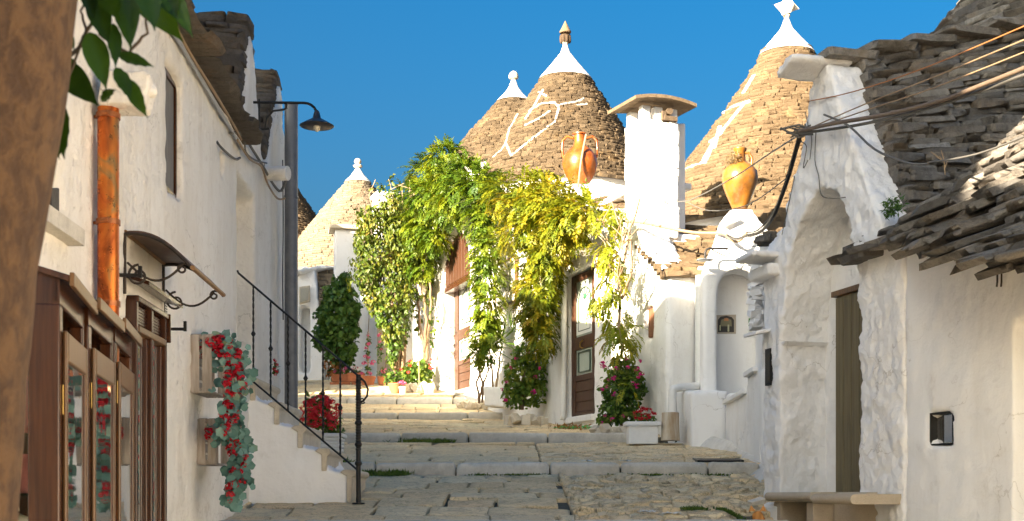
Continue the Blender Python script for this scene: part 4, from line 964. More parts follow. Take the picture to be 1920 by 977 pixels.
        good('figurine', 'small cream doll figurine with brown hair on the shelf behind the hat', 'figurine', MB().lathe(at(.34, -.22, 1.44), [(.03, 0), (.04, .01), (.03, .05), (.015, .07), (.026, .09), (.026, .12), (.01, .14)], 12), M_straw)
# shop door with louvred fanlight
sd = thing('shop_door', 'brown double shop door with louvred top under the curved canopy', 'door', WL.pt(6.75, .95))
s0, s1 = 6.42, 7.1; ztop = WL.sz(238, 552)[1]; zl_ = WL.sz(240, 612)[1]
def wp(a, b, z0, z1, d, th, name, mat, par, bev=.005): return pan(WL, a, b, z0, z1, d, th, name, mat, par, bev)
for a, b in ((s0, s0 + .035), ((s0 + s1) / 2 - .02, (s0 + s1) / 2 + .02), (s1 - .035, s1)): wp(a, b, .6, ztop, .045, .07, 'frame', M_wdark, sd)
wp(s0 + .035, s1 - .035, zl_ - .025, zl_ + .01, .05, .06, 'transom', M_wgold, sd)
wp(s0, s1, ztop - .03, ztop, .055, .08, 'head', M_wdark, sd)
for h_, (a, b) in enumerate(((s0 + .035, (s0 + s1) / 2 - .02), ((s0 + s1) / 2 + .02, s1 - .035))):
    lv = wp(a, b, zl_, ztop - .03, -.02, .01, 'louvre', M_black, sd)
    for k in range(6):
        z = zl_ + .03 + (ztop - zl_ - .07) * k / 5.5; m = MB(); m.prism([WL.pt(a, z, .02), WL.pt(b, z, .02), WL.pt(b, z + .012, .02), WL.pt(a, z + .012, .02)], WL.n * -.04 + Vector((0, 0, .03))); m.build('slat', M_wdark, lv)
    lf = wp(a, b, .65, zl_ - .025, .012, .02, 'door_leaf', M_pane_dark, sd, 0)
    for c, d in ((a, a + .035), (b - .035, b)): wp(c, d, .65, zl_ - .025, .028, .03, 'stile', M_wdark, lf)
    wp(a, b, .6, .95, .028, .03, 'rail', M_wdark, lf)
wp(s0 - .02, s1 + .02, .6, zl_, -.12, .02, 'inner_curtain', plain('brown_curtain', (.12, .08, .06), .6), sd)
wp(s1 + .01, s1 + .03, zl_ + .0, zl_ + .16, .06, .03, 'shutter_hook', M_wdark, sd)
m = MB(); m.prism([WL.pt(s0 - .06, ztop + .04, .12), WL.pt(s1 + .06, ztop + .04, .12), WL.pt(s1 + .06, ztop + .08, .0), WL.pt(s0 - .06, ztop + .08, .0)], (0, 0, .02)); m.build('drip_board', M_wdark, sd)
# curved canopy
cn = thing('door_canopy', 'curved rusty metal canopy on scroll brackets over the shop door', 'canopy', WL.pt(6.7, 2.7))
sa, sb = WL.sz(231, 440)[0], WL.sz(304, 510)[0]; zw = WL.sz(231, 437)[1]
M_cano = plain('rusty_canopy', (.13, .07, .045), .5, .3, .5, .4, 9)
def prof_c(t): return (.34 * t, -.0 + .02 * math.sin(t * 3.1) - .17 * t * t)
m = MB(); N = 10
for i in range(N + 1):
    d, dz = prof_c(i / N)
    for s_ in (sa, sb): m.v += [WL.pt(s_, zw + dz, d), WL.pt(s_, zw + dz + .008, d)]
for i in range(N):
    b = 4 * i; m.f += [[b, b + 2, b + 6, b + 4], [b + 1, b + 5, b + 7, b + 3], [b, b + 4, b + 5, b + 1], [b + 2, b + 3, b + 7, b + 6]]
m.build('canopy_sheet', M_cano, cn, smooth=50)
for s_ in (sa, sb):
    m = MB(); m.tube([WL.pt(s_, zw + prof_c(i / N)[1] - .008, prof_c(i / N)[0]) for i in range(N + 1)], .009, 6)
    m.tube([WL.pt(s_, zw - .0, .008), WL.pt(s_, zw - .3, .008)], .008, 6)
    pts = []
    for i in range(26): tt = i / 25; a = tt * 2.6 * math.pi; r = .055 * (1 - .75 * tt); pts.append(WL.pt(s_, zw - .2 + r * math.cos(a) - .01, .075 - r * math.sin(a)))
    m.tube(pts, .0065, 6); 
    pts = [WL.pt(s_, zw - .145 - .1 * math.sin(i / 12 * math.pi * .9) + .02 * i / 12 - .0, .02 + .27 * i / 12) for i in range(13)]; m.tube(pts, .0065, 6)
    pts = []
    for i in range(16): tt = i / 15; a = tt * 2.2 * math.pi; r = .028 * (1 - .7 * tt); pts.append(WL.pt(s_, zw - .175 + r * math.sin(a + 1), .29 + r * math.cos(a + 1)))
    m.tube(pts, .006, 6); m.build('scroll_bracket', M_iron_rust, cn, smooth=60)
m = MB(); m.tube([WL.pt(sa - .01, zw + prof_c(1)[1], .34), WL.pt(sb + .01, zw + prof_c(1)[1], .34)], .012, 8); m.tube([WL.pt(sa, zw + .005, .01), WL.pt(sb, zw + .005, .01)], .012, 8); m.build('edge_rod', plain('worn_brass_edge', (.35, .2, .09), .5, .6, .4), cn, smooth=60)
# copper pipe and its stone hopper
cu = NT('mottled_copper'); nn = cu.noise(8, 4, .55, (1, 1, .6), .8); n2 = cu.noise(22, 4, .6)
cu.set(col=cu.ramp(nn, [(.3, (.16, .035, .01)), (.42, (.5, .12, .025)), (.54, (.62, .19, .035)), (.62, (.36, .2, .07)), (.72, (.68, .24, .05))]), metal=.85, rough=cu.ramp(n2, [(.3, .22), (.7, .42)]), nrm=cu.bump(n2, .1, .004))
M_cu = cu.m
pY = 5.82; px_ = XY(203, pY); zt_ = CZ + 735 / F * pY; cp = thing('copper_downpipe', 'mottled orange copper downpipe with a clamp on the left wall', 'downpipe', (px_.x, pY, .95))
MB().tube([px_ + Vector((0, 0, 1.0)), px_ + Vector((0, 0, zt_ - .02))], .048, 20).build('pipe', M_cu, cp, smooth=60)
for py_ in (417, 470 + 100, 218):
    z = CZ + (HY - py_) / F * pY; m = MB(); m.tube([px_ + Vector((0, 0, z - .012)), px_ + Vector((0, 0, z + .012))], .054, 20); m.tube([px_ + Vector((0, 0, z)), px_ + Vector((-.16, .02, z))], .008, 6); m.tube([px_ + Vector((-.01, -.053, z)), px_ + Vector((.02, -.06, z))], .012, 6)
    m.build('clamp', plain('copper_clamp', (.4, .14, .05), .4, .7, .4), cp, smooth=50)
gh = thing('stone_hopper', 'grey white stone hopper block on top of the copper pipe', 'gutter', (px_.x, pY, zt_))
m = MB(); h0 = P(176, 196, pY - .05); m.prism([P(182, 195, 5.75), P(268, 195, 5.75), P(283, 134, 5.75), P(186, 128, 5.75)], (-.02, .2, 0)); soften(m.build('block', M_white_left, gh), .014, .012, .1)
MB().tube([P(268, 170, 5.8), P(287, 172, 5.85)], .028, 10).build('spout', M_white_left, gh, smooth=50)
# conduit along the top of the wall, cables
def cable(name, label, pts, r, mat, cat='cable', n=6, sub=4, sag=0, group=None):
    P_ = [Vector(p) for p in pts]; out = []
    for i in range(len(P_) - 1):
        p0, p1, p2, p3 = P_[max(i - 1, 0)], P_[i], P_[i + 1], P_[min(i + 2, len(P_) - 1)]
        for k in range(sub):
            t = k / sub; q = .5 * ((2 * p1) + (p2 - p0) * t + (2 * p0 - 5 * p1 + 4 * p2 - p3) * t * t + (3 * p1 - p0 - 3 * p2 + p3) * t ** 3); out.append(q)
    out.append(P_[-1]); return MB().tube(out, r, n).build(name, mat, smooth=60, label=label, cat=cat, group=group, at=out[0])
wl = lambda px, py, d=.03: WL.pp(px, py, d)
M_cond = plain('bluish_conduit', (.38, .41, .47), .5)
cable('conduit', 'pale blue conduit running under the dark stone eaves', [wl(322, 58), wl(345, 92), wl(395, 178), wl(437, 250), wl(455, 278)], .014, M_cond, 'pipe')
cable('wall_cable', 'brown cable clipped directly under the eave slabs', [wl(318, 25, .05), wl(355, 98, .05), wl(405, 178, .06), wl(440, 238, .05), wl(452, 262)], .01, M_cable_tan)
cable('wall_cable', 'thick grey cable sagging from the eave towards the grey pole', [wl(432, 250), wl(455, 250), wl(470, 275), wl(492, 310), wl(512, 345, .05), wl(527, 358, .1), wl(538, 330, .16)], .012, M_cable)
cable('wall_cable', 'tan cable looping beside the white drain spout', [wl(445, 262, .04), wl(468, 298, .05), wl(490, 312, .05), wl(502, 345, .06), wl(520, 372, .08), wl(535, 372, .14)], .009, M_cable_tan)
cable('wall_cable', 'thin cable leaving the small wall slot', [wl(404, 262, -.02), wl(416, 278), wl(440, 298), wl(450, 296)], .009, M_cable)
cable('wall_cable', 'thin cable hanging in a loop above the door recess', [wl(448, 248), wl(458, 262), wl(461, 285), wl(478, 300), wl(500, 306, .05)], .007, M_cable)
cable('wall_cable', 'thin vertical cable on the wall end behind the grey pole', [wl(530, 300, .04), wl(531, 420, .04), wl(530, 520, .04), wl(531, 600, .04)], .006, M_cable)
# drain spout
ds = P(540, 325, 11.0); MB().tube([Vector((-2.3, 11.1, ds.z + .02)), Vector((ds.x, 11.0, ds.z))], .062, 16).build('drain_spout', M_white_left, smooth=50, label='whitewashed round drain spout beside the grey pole', cat='spout', at=(-2.2, 11, ds.z))
# hooks, vent, meter
for lab, px, py in (('iron hook on the wall right of the copper pipe', 232, 516), ('iron hook on the wall left of the upper flower crate', 322, 617)):
    a = WL.pp(px - 8, py, 0); m = MB(); m.bar(a, a + WL.n * .1, .016, .016); m.bar(a + WL.n * .1 - Vector((0, 0, .012)), a + WL.n * .1 + Vector((0, 0, .045)), .016, .016); m.build('wall_hook', M_iron, label=lab, cat='hook', group='iron hooks on the left wall', at=a)
vg = thing('wall_vent', 'small white slotted vent grille right of the shop door', 'vent', WL.pp(307, 575))
pan(WL, WL.sz(303, 0)[0], WL.sz(309, 0)[0], WL.sz(305, 592)[1], WL.sz(305, 560)[1], .012, .012, 'plate', M_pot_white, vg)
for k in range(6): z = WL.sz(305, 589 - 5 * k)[1]; pan(WL, WL.sz(303.5, 0)[0], WL.sz(308.5, 0)[0], z, z + .006, .016, .004, 'slot', M_iron, vg)
q = WL.pp(84, 400, 0); m = MB(); m.prism([WL.pp(72, 405, .0), WL.pp(88, 405, 0), WL.pp(88, 352, 0), WL.pp(72, 352, 0)], WL.n * .05); m.build('meter_box', M_iron, bevel=.005, label='small dark meter box on the wall by the tree trunk', cat='box', at=q)

# ---------------------------------------------------------------- lamp bracket, pole
lz = lambda py: CZ + (HY - py) / F * 10.4
lp = thing('wall_lamp', 'black iron wall lamp with flat enamel shade and bare bulb', 'street lamp', (-2.1, 10.4, lz(215)))
xw = -2.1; LX = lambda px: (px - 960) / F * 10.4
for py in (192, 243):
    MB().lathe((0, 0, 0), [(.045, 0), (.05, .012), (.025, .03), (.02, .06)], 14).build('wall_mount', M_iron, lp, smooth=50).matrix_basis = Matrix.Translation(Vector((LX(470) - .02, 10.4, lz(py))) - org(lp)) @ Matrix.Rotation(R(90), 4, 'Y')
m = MB(); m.tube([(LX(475), 10.4, lz(192)), (LX(570), 10.4, lz(193))] + [(LX(570 + 24 * math.sin(a)), 10.4, lz(193 + 22 * (1 - math.cos(a)))) for a in (.3, .6, .9, 1.2, 1.57)], .011, 8)
m.tube([(LX(486), 10.4, lz(186)), (LX(486), 10.4, lz(250))], .008, 8); m.tube([(LX(475), 10.4, lz(243)), (LX(505), 10.4, lz(241))], .011, 8)
m.tube([(LX(497), 10.4, lz(241)), (LX(500), 10.4, lz(222)), (LX(512), 10.4, lz(208)), (LX(530), 10.4, lz(206)), (LX(537), 10.4, lz(203)), (LX(537), 10.4, lz(192))], .009, 8); m.build('arm', M_iron, lp, smooth=60)
c = Vector((LX(594), 10.4, 0)); MB().lathe(c, [(.135, lz(237)), (.14, lz(236)), (.09, lz(229)), (.035, lz(222)), (.022, lz(210)), (.012, lz(207))], 28).build('shade', plain('lamp_shade', (.05, .045, .045), .4, .3, .3), lp, smooth=50)
MB().lathe(c, [(.128, lz(236.6)), (.03, lz(225))], 28).build('shade_inside', plain('worn_enamel', (.4, .34, .3), .4), lp, smooth=50)
MB().lathe(c, [(.008, lz(247)), (.024, lz(243)), (.029, lz(238)), (.022, lz(232)), (.014, lz(226))], 16).build('bulb', plain('glass_bulb', (.75, .7, .55), .2), lp, smooth=60)
PX, PY__ = XY(546, 11.7).x, 11.7; pz = lambda py: CZ + (HY - py) / F * 11.7
pl = thing('grey_pole', 'tall plain grey metal pole at the wall corner behind the stairs', 'pole', (PX, PY__, 1.6))
MB().tube([(PX, PY__, 1.6), (PX, PY__, pz(196))], .061, 22).build('tube', M_pipegrey, pl, smooth=50)
for py in (370,): MB().tube([(PX, PY__, pz(py) - .012), (PX, PY__, pz(py) + .012)], .066, 22).build('collar', M_pipegrey, pl, smooth=50)
MB().tube([(PX, PY__, pz(196)), (PX, PY__, pz(194))], .064, 22).build('cap', M_iron, pl, smooth=50)

# ---------------------------------------------------------------- stair block and handrail
YS = 10.2
st_ = thing('stair_block', 'short whitewashed stair with stone nosings climbing to the left wall recess', 'stairs', P(560, 943, YS))
sx = [(457, 709), (480, 709), (480, 709)]
tops = [(668, 881), (621, 841), (576, 798), (532, 754), (487, 709)]
pl_ = [P(440, 960, YS)]
oln = [(440, 965), (655, 965), (655, 889), (608, 889 - 8), (608, 846), (563, 846 - 6), (563, 802), (518, 796), (518, 757), (474, 752), (474, 712), (440, 712)]
WS = Front(YS)
solid(WS, [(440, 975), (655, 975), (655, 881), (612, 880), (612, 840), (566, 839), (566, 797), (521, 796), (521, 753), (478, 752), (478, 709), (440, 708)], [], -.02 + 1.0, M_white_smooth, parent=st_, voxel=.03, disp=.02, pix=True)
for i, (px, py) in enumerate(tops):
    x1, z1 = WS.sz(px, py); zb = WS.sz(px, py + 42 if i else 943)[1]
    m = MB(); m.prism([(x1 - .075, YS - .02, zb), (x1 - .035, YS - .02, zb), (x1 - .03, YS - .02, z1 - .06), (x1 - .005, YS - .02, z1 - .045), (x1, YS - .02, z1 - .02), (x1 - .015, YS - .02, z1), (x1 - .1, YS - .02, z1 + .002)][:7] + [(x1 - .13, YS - .02, z1 - .02), (x1 - .075, YS - .02, z1 - .05)], (0, .96, 0))
    m.build('step_nosing', M_cut, st_, bevel=.008)
hr_ = thing('handrail', 'black wrought iron handrail with twisted balusters and a scroll end', 'handrail', P(672, 945, 10.1))
YH = 10.1; hp = lambda px, py: P(px, py, YH)
top = [(445, 507), (447, 512), (672, 705), (684, 716), (690, 730), (688, 743), (681, 752), (674, 754)] ; 
m = MB(); m.tube([hp(*p) for p in top], .0085, 8)
pts = [hp(679 + 6 * (1 - .6 * t) * math.cos(a), 751 + 6 * (1 - .6 * t) * math.sin(a)) for t, a in ((i / 10, .5 + i * .7) for i in range(11))]; m.tube(pts, .006, 6); m.build('top_rail', M_iron, hr_, smooth=60)
MB().tube([hp(455, 699), hp(669, 880)], .008, 8).build('bottom_rail', M_iron, hr_, smooth=60)
def twisted(a, b, r, par, name, collars=(.5,)):
    a, b = Vector(a), Vector(b); m = MB(); n = max(8, int((b - a).length / .012)); base = 0
    for i in range(n + 1):
        p = a.lerp(b, i / n); an = i * .35
        for k in range(4): m.v.append(p + Vector((math.cos(an + k * math.pi / 2), math.sin(an + k * math.pi / 2), 0)) * r)
    for i in range(n):
        for k in range(4): m.f.append([4 * i + k, 4 * i + (k + 1) % 4, 4 * i + 4 + (k + 1) % 4, 4 * i + 4 + k])
    o = m.build(name, M_iron, par)
    for c in collars:
        p = a.lerp(b, c); MB().lathe(p, [(r, -.02), (r * 1.6, -.012), (r * 2.3, 0), (r * 1.6, .012), (r, .02)], 10).build('collar', M_iron, o, smooth=60)
for px in (475, 507.5, 540, 573, 605.5, 638):
    ty = 512 + (px - 447) * (193 / 225); by = 699 + (px - 455) * (181 / 214); twisted(hp(px, by), hp(px, ty), .0085, hr_, 'baluster')
nw = MB(); base = hp(672, 945); zt_ = hp(672, 704).z
prof_ = [(.045, 0), (.045, .012), (.02, .014), (.02, zt_ - base.z - .0)]
o = nw.lathe(base, [(.05, 0), (.05, .01), (.019, .012), (.019, zt_ - base.z + .005)], 12).build('newel_post', M_iron, hr_, smooth=50)
for k in range(26):
    z = (zt_ - base.z) * (.42 + .56 * k / 26); MB().lathe(base, [(.018, z), (.024, z + .004), (.024, z + .01), (.018, z + .014)], 10).build('ring', M_iron, o, smooth=50)
for z in (.3, .45, .62): MB().lathe(base, [(.018, z), (.026, z + .008), (.03, z + .02), (.026, z + .032), (.018, z + .04)], 12).build('ring', M_iron, o, smooth=50)

# ---------------------------------------------------------------- crates with cascading geraniums
def crate(label, pxl, pxr, pyt, pyb, Yn, ln):
    c0 = WL.pt(Yn, 0, 0); z1 = CZ + (HY - pyt) / F * Yn; z0 = CZ + (HY - pyb) / F * Yn
    x0 = (pxl - 960) / F * Yn; x1 = (pxr - 960) / F * Yn; t = thing('wooden_crate', label, 'crate', (x0, Yn, z0), 'flower crates on the left wall'); w_ = x1 - x0; h = z1 - z0
    for k in range(2):
        a = x0 + k * w_ * .55; MB().box((a + w_ * .225, Yn, (z0 + z1) / 2), (w_ * .42, .012, h), ry=U(-.01, .01)).build('end_slat', M_crate, t, bevel=.003)
        MB().box((a + w_ * .225, Yn + ln, (z0 + z1) / 2), (w_ * .42, .012, h)).build('end_slat', M_crate, t, bevel=.003)
    for z in (z0 + .012, z1 - .012): MB().box((x0 + w_ / 2, Yn + .014, z), (w_, .014, .03)).build('batten', M_crate, t, bevel=.003)
    for k in range(2):
        a = x0 + .01 + k * w_ * .52; MB().box((a + w_ * .22, Yn + ln / 2, z0), (w_ * .45, ln, .012)).build('bottom_slat', M_crate, t, bevel=.003); MB().box((a + w_ * .22, Yn + ln / 2, z1), (w_ * .45, ln, .012)).build('top_slat', M_crate, t, bevel=.003)
    for k in range(4): MB().box((x0, Yn + ln / 2, z0 + h * (.13 + .25 * k)), (.012, ln, h * .2)).build('back_slat', M_crate, t, bevel=.003)
crate('upper whitewashed crate on the wall, holding the higher geranium', 355, 398, 628, 735, 7.95, .42)
crate('lower whitewashed crate on the wall, half under the flower cascade', 369, 406, 786, 870, 8.15, .36)

# ---------------------------------------------------------------- amphorae
M_glaze = NT('orange_glaze'); nn = M_glaze.noise(5, 5, .6); M_glaze.set(col=M_glaze.mix(M_glaze.ramp(M_glaze.noise(14, 6, .75), [(.5, 0), (.68, .6)]), M_glaze.ramp(nn, [(.35, (.2, .045, .006)), (.55, (.34, .085, .009)), (.7, (.27, .075, .012))]), (.2, .12, .06)), rough=.32, coat=.1, nrm=M_glaze.bump(M_glaze.noise(3, 3, .5, (1, 1, 6)), .15, .02)); M_glaze = M_glaze.m
M_ochre = NT('ochre_glaze'); nn = M_ochre.noise(4, 5, .6); M_ochre.set(col=M_ochre.mix(M_ochre.ramp(M_ochre.noise(12, 6, .75), [(.5, 0), (.66, .7)]), M_ochre.ramp(nn, [(.35, (.13, .05, .01)), (.5, (.27, .11, .014)), (.7, (.22, .095, .014))]), (.15, .1, .05)), rough=.35, nrm=M_ochre.bump(nn, .2, .02)); M_ochre = M_ochre.m
Y1 = 20.3; am = thing('amphora', 'glossy orange two handled amphora standing on the vine covered roof', 'amphora', P(1087, 350, Y1)); k = Y1 / F; c = P(1087, 350, Y1)
pr = [(12, 0), (16, 5), (25, 20), (32, 42), (33, 58), (28, 72), (16, 83), (11, 88), (11, 93), (13, 94), (9.5, 97), (10, 100), (8, 99)]
MB().lathe(c, [(r * k, z * k) for r, z in [(14, 0), (20, 8), (29, 24), (33, 42), (31, 56), (22, 68), (12, 76), (10, 84), (11, 96), (14, 97), (14, 99), (10, 99)]], 28).build('body', M_glaze, am, smooth=50)
for sg in (-1, 1):
    pts = [c + Vector((sg * x * k, 0, z * k)) for x, z in ((12, 91), (24, 94), (32, 86), (33, 70), (31, 56), (27, 52))]; MB().tube(pts, .022, 8).build('handle', M_glaze, am, smooth=60)
cable('support_rod', 'thin wooden rod leaning against the orange amphora', [P(1084, 352, Y1 - .3), P(1090, 300, Y1 - .32), P(1099, 252, Y1 - .2)], .017, M_cable_tan, 'rod')
MB().box(c + Vector((.05, .1, -.22)), (.9, .7, .4)).build('roof_pedestal', M_white, smooth=False, label='white ledge carrying the orange amphora', cat='pedestal', at=c + Vector((0, 0, -.4)))
Y2_ = 16.25; am = thing('amphora', 'ochre single handled jar with dry moss at its neck on the niche gable', 'amphora', P(1388, 392, Y2_)); c = P(1387, 392, Y2_); k = Y2_ / F
MB().lathe(c, [(r * k, z * k) for r, z in [(14, 0), (17, 8), (25, 26), (32, 46), (34, 58), (32, 70), (25, 79), (15, 85), (11, 91), (10, 106), (13, 110), (13, 113), (8, 113)]], 28).build('body', M_ochre, am, smooth=50)
MB().tube([c + Vector((x * k, -.03, z * k)) for x, z in ((9, 104), (16, 104), (22, 95), (22, 84), (20, 78))], .018, 8).build('handle', M_ochre, am, smooth=60)
# lanterns
def lantern():
    t = thing('wall_lantern', 'x', 'lantern', (0, 0, 0), 'tapered glass lanterns on the vine wall')
    m = MB()
    def fr(r0, z0, r1, z1):
        for i in range(6):
            a, b = i * math.pi / 3, (i + 1) * math.pi / 3
            m.tube([(r0 * math.cos(a), r0 * math.sin(a), z0), (r1 * math.cos(a), r1 * math.sin(a), z1)], .008, 5)
            for r, z in ((r0, z0), (r1, z1)): m.tube([(r * math.cos(a), r * math.sin(a), z), (r * math.cos(b), r * math.sin(b), z)], .008, 5)
    fr(.07, -.14, .13, .1); m.build('frame', M_iron_rust, t)
    MB().lathe((0, 0, 0), [(.066, -.14), (.126, .1)], 6).build('pane', plain('milky_glass', (.6, .5, .36), .3), t)
    MB().lathe((0, 0, 0), [(.15, .1), (.155, .115), (.05, .19), (.02, .2), (.02, .24)], 6).build('roof', M_iron_rust, t)
    MB().tube([(0, 0, .24), (0, .06, .3), (0, .2, .32)], .01, 6).build('arm', M_iron_rust, t); return t
l0 = lantern(); ls = [l0, copy_tree(l0), copy_tree(l0)]
for o, lab, (px, py, d) in zip(ls, ('leftmost lantern, among bare vine stems left of the arched door', 'lantern hanging in the leafy curtain left of the near door', 'largest lantern beside the hood of the near door'), ((792, 542, .35), (1017, 521, .4), (1131, 497, .35))):
    o['label'] = lab; o.location = W2.pp(px, py, d); o.rotation_euler = (0, 0, R(20))
# sign with olive wreath
sg = thing('shop_sign', 'white framed sign with a painted olive wreath between the leafy curtains', 'sign', W2.pp(955, 570, .05))
b0_, b1_ = W2.sz(972, 562), W2.sz(936, 573); t1 = W2.sz(972, 482)[1]
pan(W2, b0_[0], b1_[0], b0_[1], t1, .06, .05, 'panel', plain('sign_white', (.75, .7, .6), .6), sg); cs = ((b0_[0] + b1_[0]) / 2)
for a, b, c_, d_ in ((b0_[0] - .03, b1_[0] + .03, b0_[1] - .03, b0_[1]), (b0_[0] - .03, b0_[0], b0_[1], t1), (b1_[0], b1_[0] + .03, b0_[1], t1), (b0_[0] - .03, b1_[0] + .03, t1, t1 + .03)): pan(W2, a, b, c_, d_, .07, .05, 'frame', M_wgold, sg)
m = MB(); zc = b0_[1] + .38
for sgn in (-1, 1):
    for k in range(11):
        a = R(-80 + k * 13); r = .27; p = (cs + sgn * r * math.cos(a), zc + r * 1.15 * math.sin(a)); q = (p[0] + sgn * .05 * math.cos(a + .9), p[1] + .06 * math.sin(a + 1.2) + .02)
        m.bar(W2.pt(*p, .064), W2.pt(*q, .064), .004, .022, up=W2.n)
m.build('wreath', plain('olive_paint', (.16, .2, .06), .7), sg)
m = MB()
for k, (x, z, w_) in enumerate(((0, .22, .2), (0, .12, .26), (-.02, .03, .16), (.02, -.06, .2))): m.bar(W2.pt(cs - w_ / 2 + x, zc + z, .063), W2.pt(cs + w_ / 2 + x, zc + z + .015, .063), .003, .014, up=W2.n)
m.build('faded_lettering', plain('red_brown_paint', (.35, .12, .07), .7), sg)
# downpipes
M_wpipe = plain('white_painted_pipe', (.76, .75, .71), .5, 0, .1, .1)
cable('downpipe', 'white painted downpipe running straight down left of the near door', [W2.pp(1057, 480, .08), W2.pp(1057, 600, .08), W2.pp(1057, 765, .08), W2.pp(1052, 782, .12)], .05, M_wpipe, 'downpipe', 12)
cable('downpipe', 'white painted downpipe bending sideways above the white block by the niche', [P(1312, 517, 16.3), P(1311, 560, 16.3), P(1311, 712, 16.3), P(1308, 722, 16.25), P(1300, 725, 16.2), P(1275, 727, 16.05), P(1264, 730, 16.0), P(1261, 738, 16.0), P(1261, 800, 16.0)], .052, M_wpipe, 'downpipe', 12, 3)
# niche posters
po = thing('pasted_picture', 'picture tile of a vaulted room pasted inside the wall niche', 'picture', P(1361, 625, 16.4)); NB = 16.435
def fp(pts, name, mat, par, dy=.004, Y=NB): return MB().prism([P(a, b, Y) for a, b in pts], (0, -dy, 0)).build(name, mat, par)
fp([(1343, 626), (1380, 626), (1380, 590), (1343, 591)], 'mount', plain('beige_tile', (.5, .42, .32), .7), po)
fp([(1346, 623), (1376, 623), (1376, 600), (1372, 595), (1362, 592), (1351, 594), (1346, 600)], 'dark_picture', plain('dark_print', (.05, .04, .03), .5), po, .008)
fp([(1350, 612), (1372, 612), (1371, 600), (1362, 596), (1352, 600)], 'vault', plain('olive_print', (.25, .22, .12), .6), po, .011)
fp([(1357, 602), (1366, 602), (1365, 597), (1358, 597)], 'lamp_print', plain('orange_print', (.6, .25, .1), .6), po, .014)
fp([(1364, 622), (1367, 622), (1367, 609), (1364, 609)], 'figure_print', plain('cream_print', (.6, .58, .35), .6), po, .014)
fp([(1349, 620), (1351, 620), (1351, 610), (1349, 610)], 'figure_print', plain('cream_print', (.6, .58, .35), .6), po, .014)
p2 = thing('pasted_poster', 'green and white paper poster at the right end of the niche', 'poster', P(1412, 632, 16.4))
fp([(1403, 634), (1423, 634), (1423, 580), (1403, 580)], 'sheet', M_paper, p2)
fp([(1403.5, 612), (1423, 612), (1423, 597), (1403.5, 597)], 'green_band', plain('green_print', (.06, .22, .03), .6), p2, .008)
fp([(1404, 617), (1423, 617), (1423, 612), (1415, 614), (1404, 612)], 'dark_band', plain('dark_print', (.05, .04, .03), .5), p2, .008)
def lettering(txt, px, py, Y, size, mat, par, name='lettering'):
    cu_ = bpy.data.curves.new(name, 'FONT'); cu_.body = txt; cu_.size = size; cu_.extrude = .001; o = bpy.data.objects.new(name, cu_); dg = bpy.context.evaluated_depsgraph_get()
    me = bpy.data.meshes.new_from_object(o); bpy.data.objects.remove(o); me.materials.clear(); o = link(name, me, par, mat); o.matrix_basis = Matrix.Translation(P(px, py, Y) - org(par)) @ Matrix.Rotation(R(90), 4, 'X'); return o
mr = plain('red_print', (.5, .1, .1), .6)
lettering('LOW', 1408, 589, NB - .012, .06, mr, p2); lettering('FLY', 1408, 596, NB - .012, .06, mr, p2); lettering('SUMMER SALE', 1404.5, 603, NB - .012, .022, M_paper, p2); lettering('18-31 LUGLIO', 1404.5, 608, NB - .012, .022, M_paper, p2)
for k, (x, mt) in enumerate(((1407, M_straw), (1412, M_red), (1418, plain('yellow_print', (.6, .5, .05), .6)))): fp([(x, 630), (x + 3, 630), (x + 3, 622), (x, 622)], 'bottle_print', mt, p2, .008)
# ================================================================== FOLIAGE
def leaves_mesh(name, parent, B, D, N, L, W_, mat, rnd, fold=.25, kind='stuff', label=None, shape=0):
    """B base points, D tip directions, N leaf normals (k,3); one folded blade each"""
    B, D, N = map(np.asarray, (B, D, N)); D = D / (np.linalg.norm(D, axis=1, keepdims=True) + 1e-9); S = np.cross(D, N); S /= (np.linalg.norm(S, axis=1, keepdims=True) + 1e-9); N = np.cross(S, D)
    L = np.asarray(L).reshape(-1, 1); Wd = np.asarray(W_).reshape(-1, 1); n = len(B)
    if shape == 0:
        v = np.stack([B, B + D * L * .42 + S * Wd * .5 + N * Wd * fold, B + D * L, B + D * L * .42 - S * Wd * .5 + N * Wd * fold], 1).reshape(-1, 3)
        f = np.array([[0, 1, 2], [0, 2, 3]]); k = 4
    else:
        v = np.stack([B, B + D * L * .25 + S * Wd * .45 + N * Wd * fold * .6, B + D * L * .62 + S * Wd * .42 + N * Wd * fold * .5, B + D * L - N * L * .12, B + D * L * .62 - S * Wd * .42 + N * Wd * fold * .5, B + D * L * .25 - S * Wd * .45 + N * Wd * fold * .6, B + D * L * .5], 1).reshape(-1, 3)
        f = np.array([[0, 1, 6], [1, 2, 6], [2, 3, 6], [3, 4, 6], [4, 5, 6], [5, 0, 6]]); k = 7
    F_ = (f[None] + (np.arange(n) * k)[:, None, None]).reshape(-1, 3)
    v = v - np.array(org(parent)); r = np.repeat(rnd, len(f)); return joined(name, v, F_, mat, parent, r, kind, False, label=label)
def rv(n): a = np.random.normal(size=(n, 3)); return a / np.linalg.norm(a, axis=1, keepdims=True)
def blob_pts(blobs, dens, inner=.55):
    """points through the outer shell of ellipsoids (c, rx, ry(along depth), rz)"""
    P_, O_, V_ = [], [], []
    for c, rx, ry, rz in blobs:
        n = int(dens * (rx * rz + ry * rz + rx * ry) * 2.1) + 3; d = rv(n); r = inner + (1 - inner) * np.random.rand(n, 1) ** .6
        lump = np.array([.86 + .3 * noise.noise(Vector(x) * 2.6 + Vector(c)) for x in d]).reshape(-1, 1)
        P_.append(np.array(c) + d * np.array([rx, ry, rz]) * r * lump); O_.append(d / np.array([rx, ry, rz])); V_.append(r[:, 0])
    O = np.vstack(O_); return np.vstack(P_), O / np.linalg.norm(O, axis=1, keepdims=True), np.concatenate(V_)
